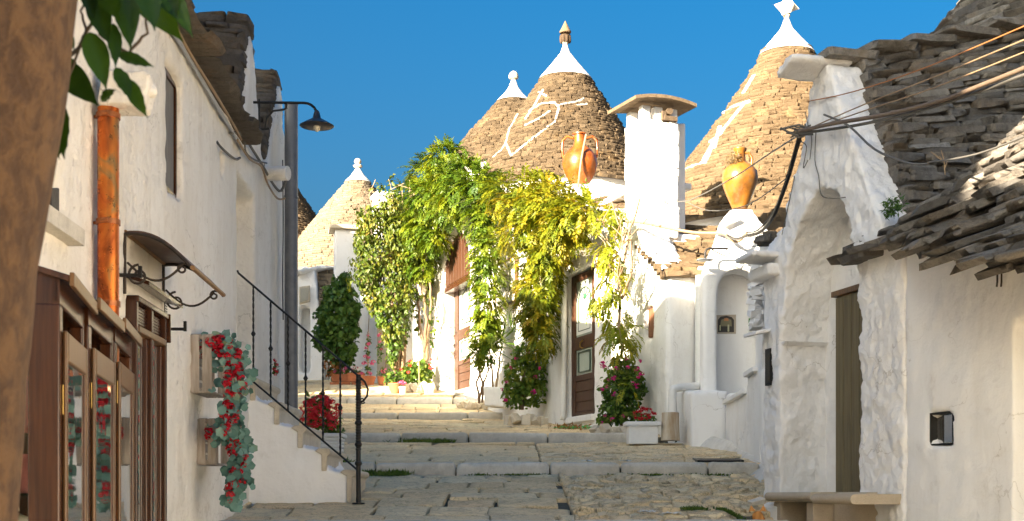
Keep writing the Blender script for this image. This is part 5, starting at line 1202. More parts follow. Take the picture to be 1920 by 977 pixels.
def pinnate(name, parent, blobs, dens, mat, LL=.26, leaf=.085, wd=.03, nl=9, droop=.9, rb=0, spread=.25):
    C, O, V = blob_pts(blobs, dens); n = len(C); B, D, N, Ls, Ws, Rn = [], [], [], [], [], []
    d0 = O * .9 + rv(n) * .55; d0[:, 2] -= droop * .35; d0 /= np.linalg.norm(d0, axis=1, keepdims=True); rr = np.random.rand(n)
    L_ = LL * np.random.uniform(.7, 1.25, n)
    p = C.copy(); d = d0.copy()
    up = np.array([0, 0, 1.]); side = np.cross(d, up); side /= (np.linalg.norm(side, axis=1, keepdims=True) + 1e-6)
    for k in range(nl):
        d[:, 2] -= droop * .16; d /= np.linalg.norm(d, axis=1, keepdims=True); p = p + d * (L_ / nl)[:, None]
        nrm = np.cross(side, d); nrm *= np.sign(nrm[:, 2:3] + 1e-6)
        for sg in ((1, -1) if k < nl - 1 else (0,)):
            dd = d * .55 + side * sg * .85 + rv(n) * .18; dd[:, 2] -= .12 * droop
            B.append(p); D.append(dd if sg else d); N.append(nrm + rv(n) * .35); sz = leaf * np.random.uniform(.75, 1.15, n) * (1.0 - .25 * abs(k / nl - .5)); Ls.append(sz); Ws.append(sz * wd / leaf); Rn.append(np.clip(rr * .75 + np.random.rand(n) * .25 + rb, 0, 1))
    return leaves_mesh(name, parent, np.vstack(B), np.vstack(D), np.vstack(N), np.concatenate(Ls), np.concatenate(Ws), mat, np.concatenate(Rn))
def broad(name, parent, blobs, dens, mat, leaf=.09, wd=.8, droop=.6, rb=0, shape=1, inner=.6, faceout=.8):
    C, O, V = blob_pts(blobs, dens, inner); n = len(C); N = O * faceout + rv(n) * .5; N[:, 2] += .25
    D = rv(n) * .7; D[:, 2] -= droop; sz = leaf * np.random.uniform(.55, 1.25, n)
    return leaves_mesh(name, parent, C, D, N, sz, sz * wd, mat, np.clip(np.random.rand(n) * .8 + rb + .0, 0, 1), shape=shape)
def bl(W, lst, g=1.0):
    """(px,py,half width px,half height px,distance from wall,thickness) -> ellipsoids"""
    out = []
    for px, py, rx, ry, d, th in lst: c = W.pp(px, py, d); k = c.y / F; out.append((c, rx * k * g, th, ry * k * g))
    return out
HEADS = {}
def head_mesh(mat, petals=22, r=1.0, seed=0):
    key = (mat.name, seed)
    if key in HEADS: return HEADS[key]
    m = MB(); random.seed(seed + 5)
    for k in range(petals):
        d = Vector((random.gauss(0, 1), random.gauss(0, 1), random.gauss(0, 1) + .2)).normalized(); c = d * U(.55, .9); t = d.orthogonal().normalized(); t = Matrix.Rotation(U(0, 6.3), 3, d) @ t; s_ = d.cross(t)
        a = .34; cc = c + d * .06; m.add([c - t * a * .3, c + t * a * .5 + s_ * a + d * .1, cc + t * a * 1.5, c + t * a * .5 - s_ * a + d * .1, c - t * a - s_ * .3 * a, c - t * a * 1.1 + s_ * a * .8], [(0, 1, 2), (0, 2, 3), (0, 4, 5), (0, 5, 1)])
    HEADS[key] = m.mesh('flower_head'); HEADS[key].materials.append(mat); random.seed(seed + 77 + int(r * 10)); return HEADS[key]
def heads(parent, pts, r, mat, name='flower_head', jit=.25, petals=22):
    for i, p in enumerate(pts):
        o = link(name, head_mesh(mat, petals, seed=i % 3), parent); s_ = r * U(1 - jit, 1 + jit); o.matrix_basis = Matrix.Translation(Vector(p) - org(parent)) @ Euler((U(-.6, .6), U(-.6, .6), U(0, 6))).to_matrix().to_4x4() @ Matrix.Diagonal((s_, s_, s_ * .8, 1))
M_wist = leafmat('golden_wisteria_leaf', [(.0, (.04, .085, .008)), (.3, (.11, .16, .01)), (.6, (.24, .25, .012)), (.85, (.36, .28, .015)), (1, (.36, .17, .012))], .35)
M_wist_g = leafmat('green_wisteria_leaf', [(.0, (.03, .08, .008)), (.4, (.085, .15, .01)), (.75, (.19, .24, .012)), (1, (.33, .3, .015))], .35)
M_gold = leafmat('yellow_vine_leaf', [(.0, (.09, .16, .015)), (.4, (.22, .27, .016)), (.8, (.36, .34, .02)), (1, (.38, .26, .02))], .35)
M_olive = leafmat('olive_vine_leaf', [(.0, (.025, .055, .008)), (.35, (.065, .11, .012)), (.65, (.14, .17, .018)), (.85, (.22, .19, .03)), (1, (.24, .09, .02))], .25)
M_ivy = leafmat('dark_ivy_leaf', [(.0, (.025, .07, .015)), (.5, (.06, .14, .025)), (.85, (.12, .22, .04)), (1, (.2, .28, .06))], .2)
M_bush = leafmat('bush_leaf', [(.0, (.03, .075, .014)), (.5, (.09, .17, .022)), (.85, (.2, .28, .035)), (1, (.34, .34, .05))], .3)
M_teal = leafmat('blue_green_leaf', [(.0, (.06, .13, .1)), (.4, (.12, .25, .22)), (.75, (.2, .36, .34)), (1, (.26, .32, .17))], .15, .7)
M_grass = leafmat('grass_blade', [(.0, (.05, .1, .02)), (.6, (.11, .19, .03)), (1, (.25, .26, .07))], .3)
M_fgleaf = leafmat('foreground_leaf', [(.0, (.012, .035, .006)), (.6, (.025, .065, .008)), (1, (.05, .12, .012))], .3, .35)
M_redf = leafmat('red_petal', [(.0, (.45, .005, .015)), (1, (.7, .02, .05))], .25)
M_pink = leafmat('pink_petal', [(.0, (.6, .1, .25)), (1, (.75, .25, .42))], .25)
M_mag = leafmat('magenta_petal', [(.0, (.5, .01, .18)), (1, (.65, .03, .3))], .25)
M_coral = leafmat('coral_petal', [(.0, (.75, .03, .04)), (1, (.85, .1, .12))], .25)
M_bark = wood('vine_bark', (.3, .2, .12), (.17, .11, .065), (1, 1, .15), .9, .8, 40)
M_twig = plain('dry_twig', (.38, .27, .16), .85, 0, .4, .4, 40)
def stems(parent, paths, r, mat=M_bark, name='stem'):
    for pts in paths:
        P_ = [Vector(p) for p in pts]; out = []
        for i in range(len(P_) - 1):
            for k in range(5): t = k / 5; out.append(P_[i].lerp(P_[i + 1], t) + Vector((U(-1, 1), U(-1, 1), 0)) * r * .5)
        out.append(P_[-1]); n = len(out); MB().tube(out, [r * (1 - .5 * i / n) for i in range(n)], 7).build(name, mat, parent, smooth=60)
# -- wisteria crown over the arched door
v1 = thing('climbing_vine', 'tall yellow green wisteria crown above and left of the arched door', 'vine', W2.pp(797, 700, .3), 'vines on the sunlit house')
pinnate('foliage', v1, bl(W2, [(835, 300, 42, 24, .5, .4), (800, 330, 30, 30, .4, .45), (860, 335, 55, 32, .45, .5), (905, 345, 40, 28, .45, .45), (820, 370, 55, 35, .5, .5), (795, 420, 38, 48, .5, .45), (850, 392, 48, 26, .45, .4), (790, 480, 26, 50, .4, .35), (815, 440, 26, 34, .4, .3), (785, 520, 20, 30, .3, .25), (905, 385, 38, 28, .45, .4), (750, 420, 24, 50, .4, .3), (840, 285, 25, 12, .5, .3), (870, 365, 50, 30, .5, .4), (765, 375, 26, 34, .4, .4), (770, 440, 22, 50, .4, .35)], 1.0), 215, M_wist_g, LL=.22, wd=.036, droop=.65, nl=8)
stems(v1, [[W2.pp(797, 690, .3), W2.pp(795, 650, .3), W2.pp(786, 610, .3), W2.pp(784, 560, .3), W2.pp(795, 500, .3)], [W2.pp(799, 690, .28), W2.pp(801, 640, .3), W2.pp(808, 590, .3), W2.pp(806, 530, .3)], [W2.pp(796, 660, .33), W2.pp(800, 600, .36), W2.pp(792, 540, .3)]], .04)
broad('low_foliage', v1, bl(W2, [(782, 590, 10, 40, .3, .12), (812, 610, 8, 50, .3, .12), (800, 560, 16, 20, .3, .2)]), 160, M_olive, .09)
# -- orange tinted part over the wall and curtains
v2 = thing('climbing_vine', 'leafy yellow green curtain hanging just right of the arched door', 'vine', W2.pp(905, 752, .4), 'vines on the sunlit house')
pinnate('foliage', v2, bl(W2, [(905, 420, 28, 36, .5, .35), (912, 470, 27, 40, .5, .35), (914, 520, 26, 42, .5, .35), (915, 575, 27, 42, .5, .33), (912, 620, 26, 34, .5, .3), (908, 655, 20, 24, .5, .25)]), 200, M_wist_g, LL=.2, wd=.036, droop=.75, nl=8, rb=.12)
stems(v2, [[W2.pp(897, 755, .45), W2.pp(905, 720, .5), W2.pp(896, 690, .5), W2.pp(905, 650, .5), W2.pp(910, 600, .5)], [W2.pp(899, 755, .42), W2.pp(893, 715, .45), W2.pp(908, 685, .5), W2.pp(912, 640, .5)], [W2.pp(905, 755, .42), W2.pp(908, 715, .4), W2.pp(918, 690, .45)]], .022, M_bark)
v3 = thing('climbing_vine', 'widest golden wisteria mass with orange tips over the wall right of the sign', 'vine', W2.pp(1000, 770, .3), 'vines on the sunlit house')
pinnate('foliage', v3, bl(W2, [(945, 365, 32, 26, .4, .4), (985, 385, 48, 36, .5, .45), (1028, 384, 46, 32, .5, .45), (1072, 402, 34, 32, .5, .4), (1028, 356, 34, 14, .45, .35), (1000, 430, 48, 36, .5, .45), (1060, 430, 44, 34, .5, .4), (960, 440, 20, 26, .45, .3), (1000, 350, 40, 20, .4, .3), (1098, 392, 16, 18, .5, .3), (1035, 470, 30, 22, .45, .3)], .98), 215, M_wist, LL=.22, wd=.036, droop=.65, nl=8, rb=.1)
pinnate('hanging_foliage', v3, bl(W2, [(1005, 490, 30, 36, .45, .35), (1012, 545, 36, 36, .45, .35), (1010, 595, 34, 36, .45, .33), (1015, 635, 26, 24, .45, .28), (990, 560, 18, 60, .45, .25), (1030, 500, 20, 30, .42, .3)]), 200, M_wist, LL=.2, wd=.036, droop=.8, nl=8, rb=.06)
stems(v3, [[W2.pp(1006, 690, .1), W2.pp(1015, 640, .35), W2.pp(1005, 540, .3), W2.pp(1010, 430, .3)]], .03)
# -- bright thin vine beside the near door
v4 = thing('climbing_vine', 'thin bright yellow vine climbing with bare twigs right of the near door', 'vine', W2.pp(1168, 790, .3), 'vines on the sunlit house')
mo = thing('dry_moss', 'ball of dry brown moss at the neck of the ochre jar', 'moss', P(1380, 300, 16.2)); broad('clump', mo, [(P(1377, 298, 16.15), .12, .1, .1)], 9000, leafmat('dry_moss_leaf', [(0, (.12, .08, .03)), (1, (.28, .2, .09))], .1), .03, .3, .2, 0, 0, .5)
pinnate('foliage', v4, bl(W2, [(1140, 430, 20, 26, .5, .2), (1150, 480, 18, 30, .5, .25), (1148, 530, 18, 34, .5, .25), (1155, 590, 20, 36, .5, .28), (1163, 640, 24, 26, .5, .3), (1122, 560, 14, 18, .5, .15), (1150, 395, 14, 14, .4, .15), (1112, 392, 24, 8, .5, .2), (1135, 460, 20, 18, .5, .2)]), 75, M_gold, LL=.24, leaf=.09, wd=.036, droop=1.1)
tw = []
for _ in range(16):
    a = (U(1140, 1168), U(410, 560)); b = (a[0] + U(-40, 50), a[1] - U(20, 70)); c = (b[0] + U(-25, 40), b[1] - U(-10, 40)); tw.append([W2.pp(*a, .5), W2.pp(*b, .6), W2.pp(*c, .55)])
stems(v4, [[W2.pp(1168, 660, .4), W2.pp(1160, 600, .4), W2.pp(1165, 520, .4), W2.pp(1178, 440, .45), W2.pp(1200, 372, .5)], [W2.pp(1165, 560, .4), W2.pp(1185, 510, .45), W2.pp(1180, 430, .5)]], .024, M_twig); stems(v4, tw, .009, M_twig, 'twig')
# -- older vine with hanging stems and orange trumpet leaves, further left
Wv = Wall(12.1, -.5, -1)      # plane of the left hand vines, a little in front of the back wall
Wv = Front(27.0)
v5 = thing('climbing_vine', 'broad olive green vine with a shaggy brown stem left of the wisteria', 'vine', Wv.pp(748, 700), 'vines on the sunlit house')
broad('foliage', v5, bl(Wv, [(735, 395, 40, 30, 0, .5), (700, 420, 40, 40, 0, .55), (745, 440, 35, 50, 0, .5), (705, 480, 46, 42, 0, .6), (690, 520, 30, 36, 0, .5), (745, 510, 40, 44, 0, .55), (735, 560, 40, 40, .1, .5), (700, 560, 20, 34, 0, .4), (750, 610, 22, 44, .1, .35), (725, 620, 14, 30, .1, .25), (680, 450, 20, 30, 0, .4), (770, 470, 22, 60, .1, .4), (765, 560, 14, 40, .2, .3)]), 520, M_olive, .1, .6, .9, .1, 0, .5)
broad('low_foliage', v5, bl(Wv, [(735, 660, 12, 34, .1, .2), (715, 590, 16, 26, .1, .3), (742, 640, 18, 30, .1, .25)]), 420, M_bush, .09, .7, .8)
stems(v5, [[Wv.pp(748 + k * 3 - 8, 700, U(-.1, .1)), Wv.pp(750 + k * 2.5 - 6, 660, U(-.1, .1)), Wv.pp(748 + k * 4 - 12, 600, 0), Wv.pp(745 + k * 7 - 20, 540, 0)] for k in range(7)], .035)
st_t = []
for k in range(10): a = U(655, 790); st_t.append([Wv.pp(a, U(380, 420)), Wv.pp(a + U(-10, 10), U(350, 375)), Wv.pp(a + U(-20, 20), U(335, 360))])
stems(v5, st_t, .012, M_twig, 'twig')
broad('top_foliage', v5, bl(Wv, [(712, 352, 18, 9, 0, .3), (745, 365, 26, 12, 0, .3), (672, 395, 12, 14, 0, .3), (735, 340, 8, 16, 0, .2)]), 90, M_olive, .12, .55, .4, 0, 0, .3)
stems(thing('dry_creeper', 'thin bare creeper stems trailing on the white wall between pots and vine', 'creeper', Wv.pp(693, 700)), [[W3.pp(690, 640, .1), W3.pp(693, 560, .1)], [W3.pp(722, 690, .1), W3.pp(728, 640, .1), W3.pp(722, 600, .1)]], .012, M_twig)
# -- dense ivy
Wi = Front(29.6); iv = thing('ivy_bush', 'dense dark green ivy column against the far white wall', 'ivy', Wi.pp(632, 700))
broad('foliage', iv, bl(Wi, [(596, 640, 9, 16, 0, .2), (668, 575, 9, 14, 0, .2), (618, 545, 12, 14, 0, .2), (662, 650, 10, 14, -.1, .2), (604, 585, 9, 12, 0, .2), (648, 520, 9, 10, 0, .2), (625, 700, 12, 10, 0, .2), (632, 560, 32, 30, 0, .5), (625, 590, 38, 34, 0, .55), (640, 620, 34, 40, 0, .5), (655, 585, 22, 30, 0, .4), (612, 620, 24, 40, 0, .45), (632, 660, 26, 34, 0, .42), (650, 665, 14, 30, 0, .3), (637, 530, 18, 16, 0, .3), (660, 610, 14, 34, 0, .3), (648, 550, 22, 18, 0, .3)]), 430, M_ivy, .12, .8, .5, .2, 1, .45, .2)
stems(iv, [[Wi.pp(a, 700), Wi.pp(a - 8, 640), Wi.pp(a + U(-40, 30), 545)] for a in (630, 642, 650)], .03)
stems(iv, [[Wi.pp(636, 705), Wi.pp(634, 640), Wi.pp(632, 560)]], .06)
broad('dead_foliage', iv, bl(Front(29.3), [(622, 688, 18, 20, 0, .3)]), 160, leafmat('rusty_leaf', [(0, (.2, .06, .01)), (1, (.4, .17, .03))], .2), .09, .5)
# hanging orange trumpet vine tips
broad('orange_tips', v5, bl(Front(28), [(662, 500, 10, 30, 0, .2), (655, 530, 7, 22, 0, .15)]), 140, M_gold, .1, .5, 1)
# ---------------------------------------------------------------- bushes
def rocks(label, pts, Y, size, cat='stones', sup=0):
    t = thing('rock_edging', label, cat, P(pts[0][0], pts[0][1], Y)); its = []
    for i in range(sup):
        f = i / max(1, sup - 1) * (len(pts) - 1); k = min(int(f), len(pts) - 2); a = pts[k]; b = pts[k + 1]; u_ = f - k; X = ((a[0] + (b[0] - a[0]) * u_) - 960) / F * Y; Yc = Y + U(-.06, .06) + (a[2] if len(a) > 2 else 0)
        s_ = size * U(.7, 1.25); its.append((Matrix.Translation((X, Yc, gz(X, Yc) + s_ * .32)) @ Euler((U(0, 6), U(0, 6), U(0, 6))).to_matrix().to_4x4() @ Matrix.Diagonal((s_, s_ * .8, s_ * .85, 1)), 5 - i * .01, random.randrange(8)))
    pieces(t, 'rock', its, M_cut)
b1 = thing('flowering_bush', 'tall bush with magenta flowers at the foot of the golden curtain', 'bush', P(982, 765, 20.6), 'four o clock bushes along the house')
broad('foliage', b1, bl(Front(20.7), [(982, 665, 28, 26, 0, .3), (975, 700, 38, 36, 0, .38), (992, 735, 38, 30, 0, .38), (965, 735, 28, 30, 0, .34), (1005, 700, 24, 34, 0, .3)]), 620, M_bush, .085, .65, .6, .3, 1, .5, .4)
heads(b1, [P(px, py, 20.3) for px, py in ((950, 716), (1003, 707), (941, 730), (947, 750), (968, 672), (1012, 690), (990, 660), (958, 690), (1000, 735))], .045, M_mag, petals=10)
stems(b1, [[P(980, 768, 20.7), P(978, 720, 20.7), P(985, 680, 20.7)]], .03)
b2 = thing('flowering_bush', 'round dark green bush with magenta flowers beside the white planter', 'bush', P(1165, 805, 16.9), 'four o clock bushes along the house')
broad('foliage', b2, bl(Front(16.9), [(1168, 690, 34, 24, 0, .3), (1160, 730, 42, 36, 0, .36), (1182, 720, 36, 40, 0, .34), (1150, 770, 32, 28, 0, .3), (1170, 770, 34, 26, 0, .32), (1135, 785, 16, 16, 0, .2)]), 760, M_bush, .075, .7, .6, .15, 1, .5, .4)
heads(b2, [P(U(1125, 1212), U(672, 740), 16.5) for _ in range(17)] + [P(px, py, 16.5) for px, py in ((1138, 725), (1150, 742), (1134, 780), (1128, 792), (1148, 786), (1168, 780), (1176, 672))], .036, M_mag, petals=10)
pinnate('bright_spray', b2, bl(Front(16.5), [(1178, 730, 10, 12, 0, .06)]), 60, M_gold, LL=.2, leaf=.07)
stems(b2, [[P(1165, 808, 16.9), P(1162, 760, 16.9), P(1170, 700, 16.9)]], .025)
rocks('rough brown stones edging the bush beside the white planter', [(1118, 800), (1140, 806), (1172, 806)], 16.75, .14, sup=9)
rocks('rough brown stones edging the bush under the golden curtain', [(955, 768), (985, 776), (1020, 774)], 20.2, .17, sup=9)
rocks('rough brown stones in front of the twisted bare stems', [(863, 758), (885, 760), (912, 762)], 23.8, .17, sup=8)
rocks('rough stones around the pink flowered bush left of the arched door', [(758, 728), (785, 738), (808, 738)], 26.4, .2, sup=9)
b3 = thing('flowering_bush', 'loose green bush with pink blooms left of the arched door', 'bush', P(785, 735, 26.6))
broad('foliage', b3, bl(Front(26.7), [(780, 690, 26, 22, 0, .35), (798, 700, 18, 28, 0, .3), (765, 705, 20, 22, 0, .3), (785, 722, 26, 16, 0, .3)]), 330, M_bush, .11, .7, .6, .1, 1, .5)
heads(b3, [P(px, py, 26.3) for px, py in ((768, 677), (768, 686), (806, 684), (808, 690), (753, 693), (766, 698), (810, 675))], .045, M_coral, petals=12)
MB().tube([P(786, 738, 26.2), P(785, 640, 26.3)], .012, 6).build('garden_cane', M_cable_tan, label='thin bamboo cane standing in the pink bush', cat='cane', at=P(786, 738, 26.2))
# ---------------------------------------------------------------- pots
def potted(label, px, py, Y, wpx, hpx, kind, fol, fmat=None, fl=(), fr=.04, mat=None, name='potted_plant', group='pots along the garden wall', dens=400, leaf=.07, lm=None):
    c = P(px, py, Y); k = Y / F; r = wpx * k / 2; h = hpx * k; t = thing(name, label, 'potted plant', c, group); mat = mat or M_terra
    if kind == 'round': MB().lathe(c, [(r * .7, 0), (r * .92, h * .8), (r, h * .8), (r, h), (r * .9, h), (r * .88, h * .85)], 22).build('pot', mat, t, smooth=40)
    elif kind == 'bowl': MB().lathe(c, [(r * .5, 0), (r * .55, .02), (r * .85, h * .6), (r * .93, h * .82), (r, h * .84), (r, h), (r * .92, h), (r * .85, h * .85)], 22).build('pot', mat, t, smooth=40)
    else:
        m = MB(); a, b = r * .9, r
        for z, s_ in ((0, .9), (h * .85, .98), (h * .85, 1.03), (h, 1.03), (h, .93), (h * .8, .9)): m.v += [c + Vector((sx * r * s_, sy * kind * s_, z)) for sx, sy in ((-1, -1), (1, -1), (1, 1), (-1, 1))]
        for i in range(5):
            for q in range(4): m.f.append([4 * i + q, 4 * i + (q + 1) % 4, 4 * i + 4 + (q + 1) % 4, 4 * i + 4 + q])
        m.f += [[3, 2, 1, 0], [20, 21, 22, 23]]; m.build('pot', mat, t, bevel=.008)
    if fol: broad('foliage', t, bl(Front(Y), fol), dens, lm or M_bush, leaf, .7, .3, 0, 1, .3)
    heads(t, [P(a, b, Y - U(.0, .25)) for a, b in fl], fr, fmat or M_pink, petals=14); return t
potted('long terracotta trough with pink and white flowers under the ivy', 646, 716, 29.4, 50, 14, .12, [(640, 697, 16, 8, 0, .15), (662, 697, 14, 8, 0, .15)], M_pink, [(628, 697), (638, 694), (645, 696), (668, 690), (660, 693), (648, 690)], .06)
potted('plain terracotta trough with white flowers right of the long trough', 668, 716, 29.1, 30, 16, .12, [(668, 698, 14, 8, 0, .15)], plain('white_petal', (.7, .68, .66), .7), [(660, 688), (666, 690), (672, 693), (676, 690)], .055)
tp = potted('wide terracotta pot with a tall pink flowering climber on a cane', 690, 724, 28.6, 30, 18, 'round', [(689, 692, 7, 14, 0, .1), (690, 665, 6, 16, 0, .1), (690, 640, 4, 14, 0, .08)], M_pink, [(683, 681), (697, 682), (690, 670), (686, 653), (691, 645), (690, 628), (693, 700), (678, 700), (700, 678), (684, 668)], .055, dens=330)
MB().tube([P(690, 708, 28.6), P(690, 622, 28.6)], .014, 6).build('cane', M_cable_tan, tp)
potted('small terracotta pots stacked by the wall with grey green leaves', 716, 722, 28.3, 18, 16, 'round', [(718, 700, 16, 12, 0, .2), (712, 660, 6, 24, 0, .1)], M_pink, [(711, 628), (712, 641), (708, 650), (715, 655), (722, 693), (718, 697)], .05)
potted('terracotta bowl overflowing with green leaves beside the small white bucket', 741, 739, 26.0, 27, 20, 'bowl', [(740, 706, 22, 14, 0, .25), (730, 712, 14, 10, 0, .2), (748, 712, 16, 10, 0, .2)], None, [], dens=420)
potted('small white bucket with a pink geranium beside the terracotta bowl', 755, 741, 25.9, 14, 16, 'round', [(753, 722, 6, 4, 0, .06)], M_pink, [(750, 717), (755, 715), (759, 718), (754, 720)], .045, M_pot_white)
t = thing('brick_row', 'row of loose terracotta bricks under the flower troughs', 'bricks', P(622, 722, 29.2)); pieces(t, 'brick', [(frame_m(P(628 + 20 * i, 720, 29.0), Vector((1, 0, 0)), Vector((0, 1, 0)), Vector((0, 0, 1)), .2, .12, .08), 5, i) for i in range(4)], M_terra)
# planter with red flowers behind the stair
def ribbed(label, px0, px1, pyt, pyb, Y, dep, nr=5):
    a, b = P(px0, pyb, Y), P(px1, pyt, Y); t = thing('planter_box', label, 'planter', ((a.x + b.x) / 2, Y + dep / 2, a.z)); w_ = b.x - a.x; h = b.z - a.z; c = Vector(((a.x + b.x) / 2, Y + dep / 2, a.z))
    for i in range(nr): MB().box(c + Vector((0, 0, h * .82 * (i + .5) / nr)), (w_ * (.88 + .02 * i), dep * (.9 + .015 * i), h * .8 / nr)).build('rib', M_pot_white, t, bevel=.012)
    for dx, dy, sx, sy in ((0, -dep / 2, w_, .03), (0, dep / 2, w_, .03), (-w_ / 2, 0, .03, dep), (w_ / 2, 0, .03, dep)): MB().box(c + Vector((dx, dy, h * .91)), (sx + .01 * (sy == .03), sy, h * .17)).build('rim', M_pot_white, t, bevel=.008)
    MB().box(c + Vector((0, 0, h * .4)), (w_ * .8, dep * .8, h * .7)).build('soil', M_joint, t); return t
ribbed('ribbed white planter behind the stair, under the red begonias', 576, 640, 812, 853, 13.4, .36)
rb_ = thing('red_begonia', 'mound of coral red begonias in the ribbed planter behind the handrail', 'flowers', P(605, 815, 13.5))
broad('foliage', rb_, bl(Front(13.6), [(600, 780, 36, 28, 0, .2), (598, 755, 26, 18, 0, .18), (620, 795, 26, 18, 0, .18), (628, 815, 22, 12, -.05, .16), (575, 812, 14, 12, 0, .12)]), 900, M_bush, .06, .7, .5, -.05, 1, .4)
heads(rb_, [P(600 + 40 * math.sin(a) * math.sqrt(q), 776 + 34 * math.cos(a) * math.sqrt(q), 13.6 - .2 * math.cos(q)) for a, q in [(U(0, 6.28), U(0, 1)) for _ in range(105)]], .036, M_coral, petals=16)
pr_ = ribbed('square white planter beside the tree stump holding red begonias', 1175, 1238, 790, 833, 15.7, .36, 1)
rb2 = thing('red_begonia', 'small scarlet begonias in the square white planter by the stump', 'flowers', P(1207, 790, 16.0))
broad('foliage', rb2, bl(Front(16.05), [(1207, 781, 22, 9, 0, .14), (1220, 786, 12, 5, 0, .1)]), 900, M_bush, .05, .7, .5, 0, 1, .3)
heads(rb2, [P(1207 + 21 * math.sin(a) * math.sqrt(q), 776 + 12 * math.cos(a) * math.sqrt(q), 16.0 - .1 * q) for a, q in [(U(0, 6.28), U(0, 1)) for _ in range(34)]], .027, M_redf, petals=14)
# stump
sm = thing('tree_stump', 'pale weathered tree stump between white planter and painted pipe', 'stump', P(1258, 823, 16.2)); c = P(1257, 826, 15.8)
o = MB().lathe(c, [(.125, 0), (.12, .05), (.112, .2), (.108, .34), (.1, .345), (.02, .34)], 22, .12).build('trunk', wood('peeling_trunk', (.62, .56, .45), (.36, .22, .1), (1, 1, .12), .9, .8, 14), sm, smooth=50)
# white box with yucca
ybx = thing('planter_box', 'plain white box planter with the twisted stems beside the bushy curtain', 'planter', P(925, 762, 22.4))
m = MB(); m.prism([P(908, 762, 22.3), P(944, 764, 22.0), P(944, 726, 22.0), P(905, 724, 22.3)], (.1, .4, 0)); soften(m.build('box', M_pot_white, ybx), .03, .01, .2)
yu = thing('yucca', 'spiky green yucca rising from the plain white box', 'yucca', P(925, 725, 22.3)); B, D, N = [], [], []
for (cx_, cy_, n) in ((918, 650, 26), (940, 640, 20), (905, 672, 18), (960, 622, 10)):
    for k in range(n): B.append(P(cx_, cy_, 22.2)); D.append(Vector((U(-1, 1), U(-1, .4), U(-.5, 1.1)))); N.append((U(-.3, .3), -.6, .8))
leaves_mesh('blades', yu, B, D, N, np.random.uniform(.35, .55, len(B)), np.full(len(B), .035), M_bush, np.random.uniform(.5, 1, len(B)), kind=None)
stems(yu, [[P(925, 728, 22.3), P(922, 690, 22.3), P(918, 655, 22.2)], [P(930, 728, 22.3), P(936, 680, 22.3), P(941, 642, 22.2)]], .022, M_twig)
# ---------------------------------------------------------------- small things on the street
def grass(label, spots, n, h, name='grass_tuft', mat=None):
    B, D, N, rn = [], [], [], []
    for px, py, Y, sp in spots:
        for k in range(n):
            X = (px - 960) / F * Y + random.gauss(0, sp); y = Y + random.gauss(0, sp * .35); B.append((X, y, gz(X, y) - .0)); D.append((U(-.9, .9), U(-.9, .5), U(.35, 1))); N.append((U(-.5, .5), -1, .4))
    return leaves_mesh(name, None, B, D, N, np.random.uniform(.5, 1.2, len(B)) * h, np.random.uniform(.008, .016, len(B)), mat or M_grass, np.random.rand(len(B)), kind='stuff')
def gt_(label, spots, n, h, **k): o = grass(label, spots, n, h, **k); tag(o, label, 'weeds'); return o
gt_('weeds growing along the second kerb left of centre', [(790, 826, 16.4, .14), (830, 826, 16.4, .06), (775, 826, 16.4, .05)], 260, .07)
gt_('weeds and moss under the lowest kerb near the handrail', [(725, 892, 12.4, .1), (692, 884, 12.42, .04), (745, 893, 12.42, .05)], 220, .07)
gt_('thin line of green weeds at the foot of the lowest kerb', [(x, 891, 12.44, .07) for x in (1165, 1200, 1235, 1290, 1350, 1000, 900, 960)], 60, .03)
gt_('low green weeds between stones near the orange cat', [(1392, 950, 9.75, .055), (1365, 952, 9.7, .04), (1300, 950, 9.7, .04), (1410, 945, 9.7, .02)], 260, .035)
gt_('weeds sprouting behind the lowest white stair step', [(632, 876, 12.6, .06)], 160, .1)
for px, py, Y, lab in ((1100, 868, 12.8, 'crumpled white paper scrap lying near the lowest kerb left of the drain'), (1172, 866, 12.85, 'smaller white scrap on the paving left of the drain cover'), (958, 802, 18.9, 'small white scrap on the paving below the tall bush'), (1258, 965, 9.35, 'crumpled white and blue wrapper on the rough foreground stones'), (1212, 960, 9.45, 'tiny white scrap left of the blue wrapper')):
    X = (px - 960) / F * Y; c = Vector((X, Y, gz(X, Y) + .012)); m = MB(); n = 7
    for j in range(n):
        for i in range(n): m.v.append(c + Vector(((i - 3) * .018 * (1 + .3 * math.sin(j)), (j - 3) * .016, .02 * noise.noise(Vector((i * .9, j * .9, px))) + .012)))
    m.f = [[j * n + i, j * n + i + 1, (j + 1) * n + i + 1, (j + 1) * n + i] for j in range(n - 1) for i in range(n - 1)]; m.build('paper_scrap', M_paper, smooth=40, label=lab, cat='litter', at=c)
dc = thing('drain_cover', 'dark iron drain cover set in the paving by the stepped parapet', 'drain cover', (2.15, 13.05, gz(2.15, 13.05)))
for k in range(7): y = 12.92 + k * .045; MB().box((2.1, y, gz(2.1, y) + .012), (.42, .03, .02), rx=.09).build('bar', M_iron, dc)
for x in (1.88, 2.32): MB().box((x, 13.05, gz(x, 13.05) + .01), (.03, .34, .03), rx=.09).build('frame', M_iron, dc)
nt = thing('garden_net', 'heap of bright green plastic net with dry orange plant debris near the door', 'net', P(1075, 802, 18.2)); c = P(1075, 803, 18.3); m = MB()
for k in range(40): a = U(0, 6.28); r = U(.05, .26); p = Vector((c.x + r * math.cos(a) * 1.0, 18.3 + r * math.sin(a) * .8, 0)); p.z = gz(p.x, p.y) + .015; q = p + Vector((U(-.12, .12), U(-.1, .1), U(.0, .04))); m.tube([p, (p + q) / 2 + Vector((0, 0, .02)), q], .005, 4)
m.build('net_strands', plain('green_plastic', (.05, .42, .1), .5), nt, kind='stuff')
B = [Vector((c.x + random.gauss(0, .14), 18.3 + random.gauss(0, .1), 0)) for _ in range(260)]
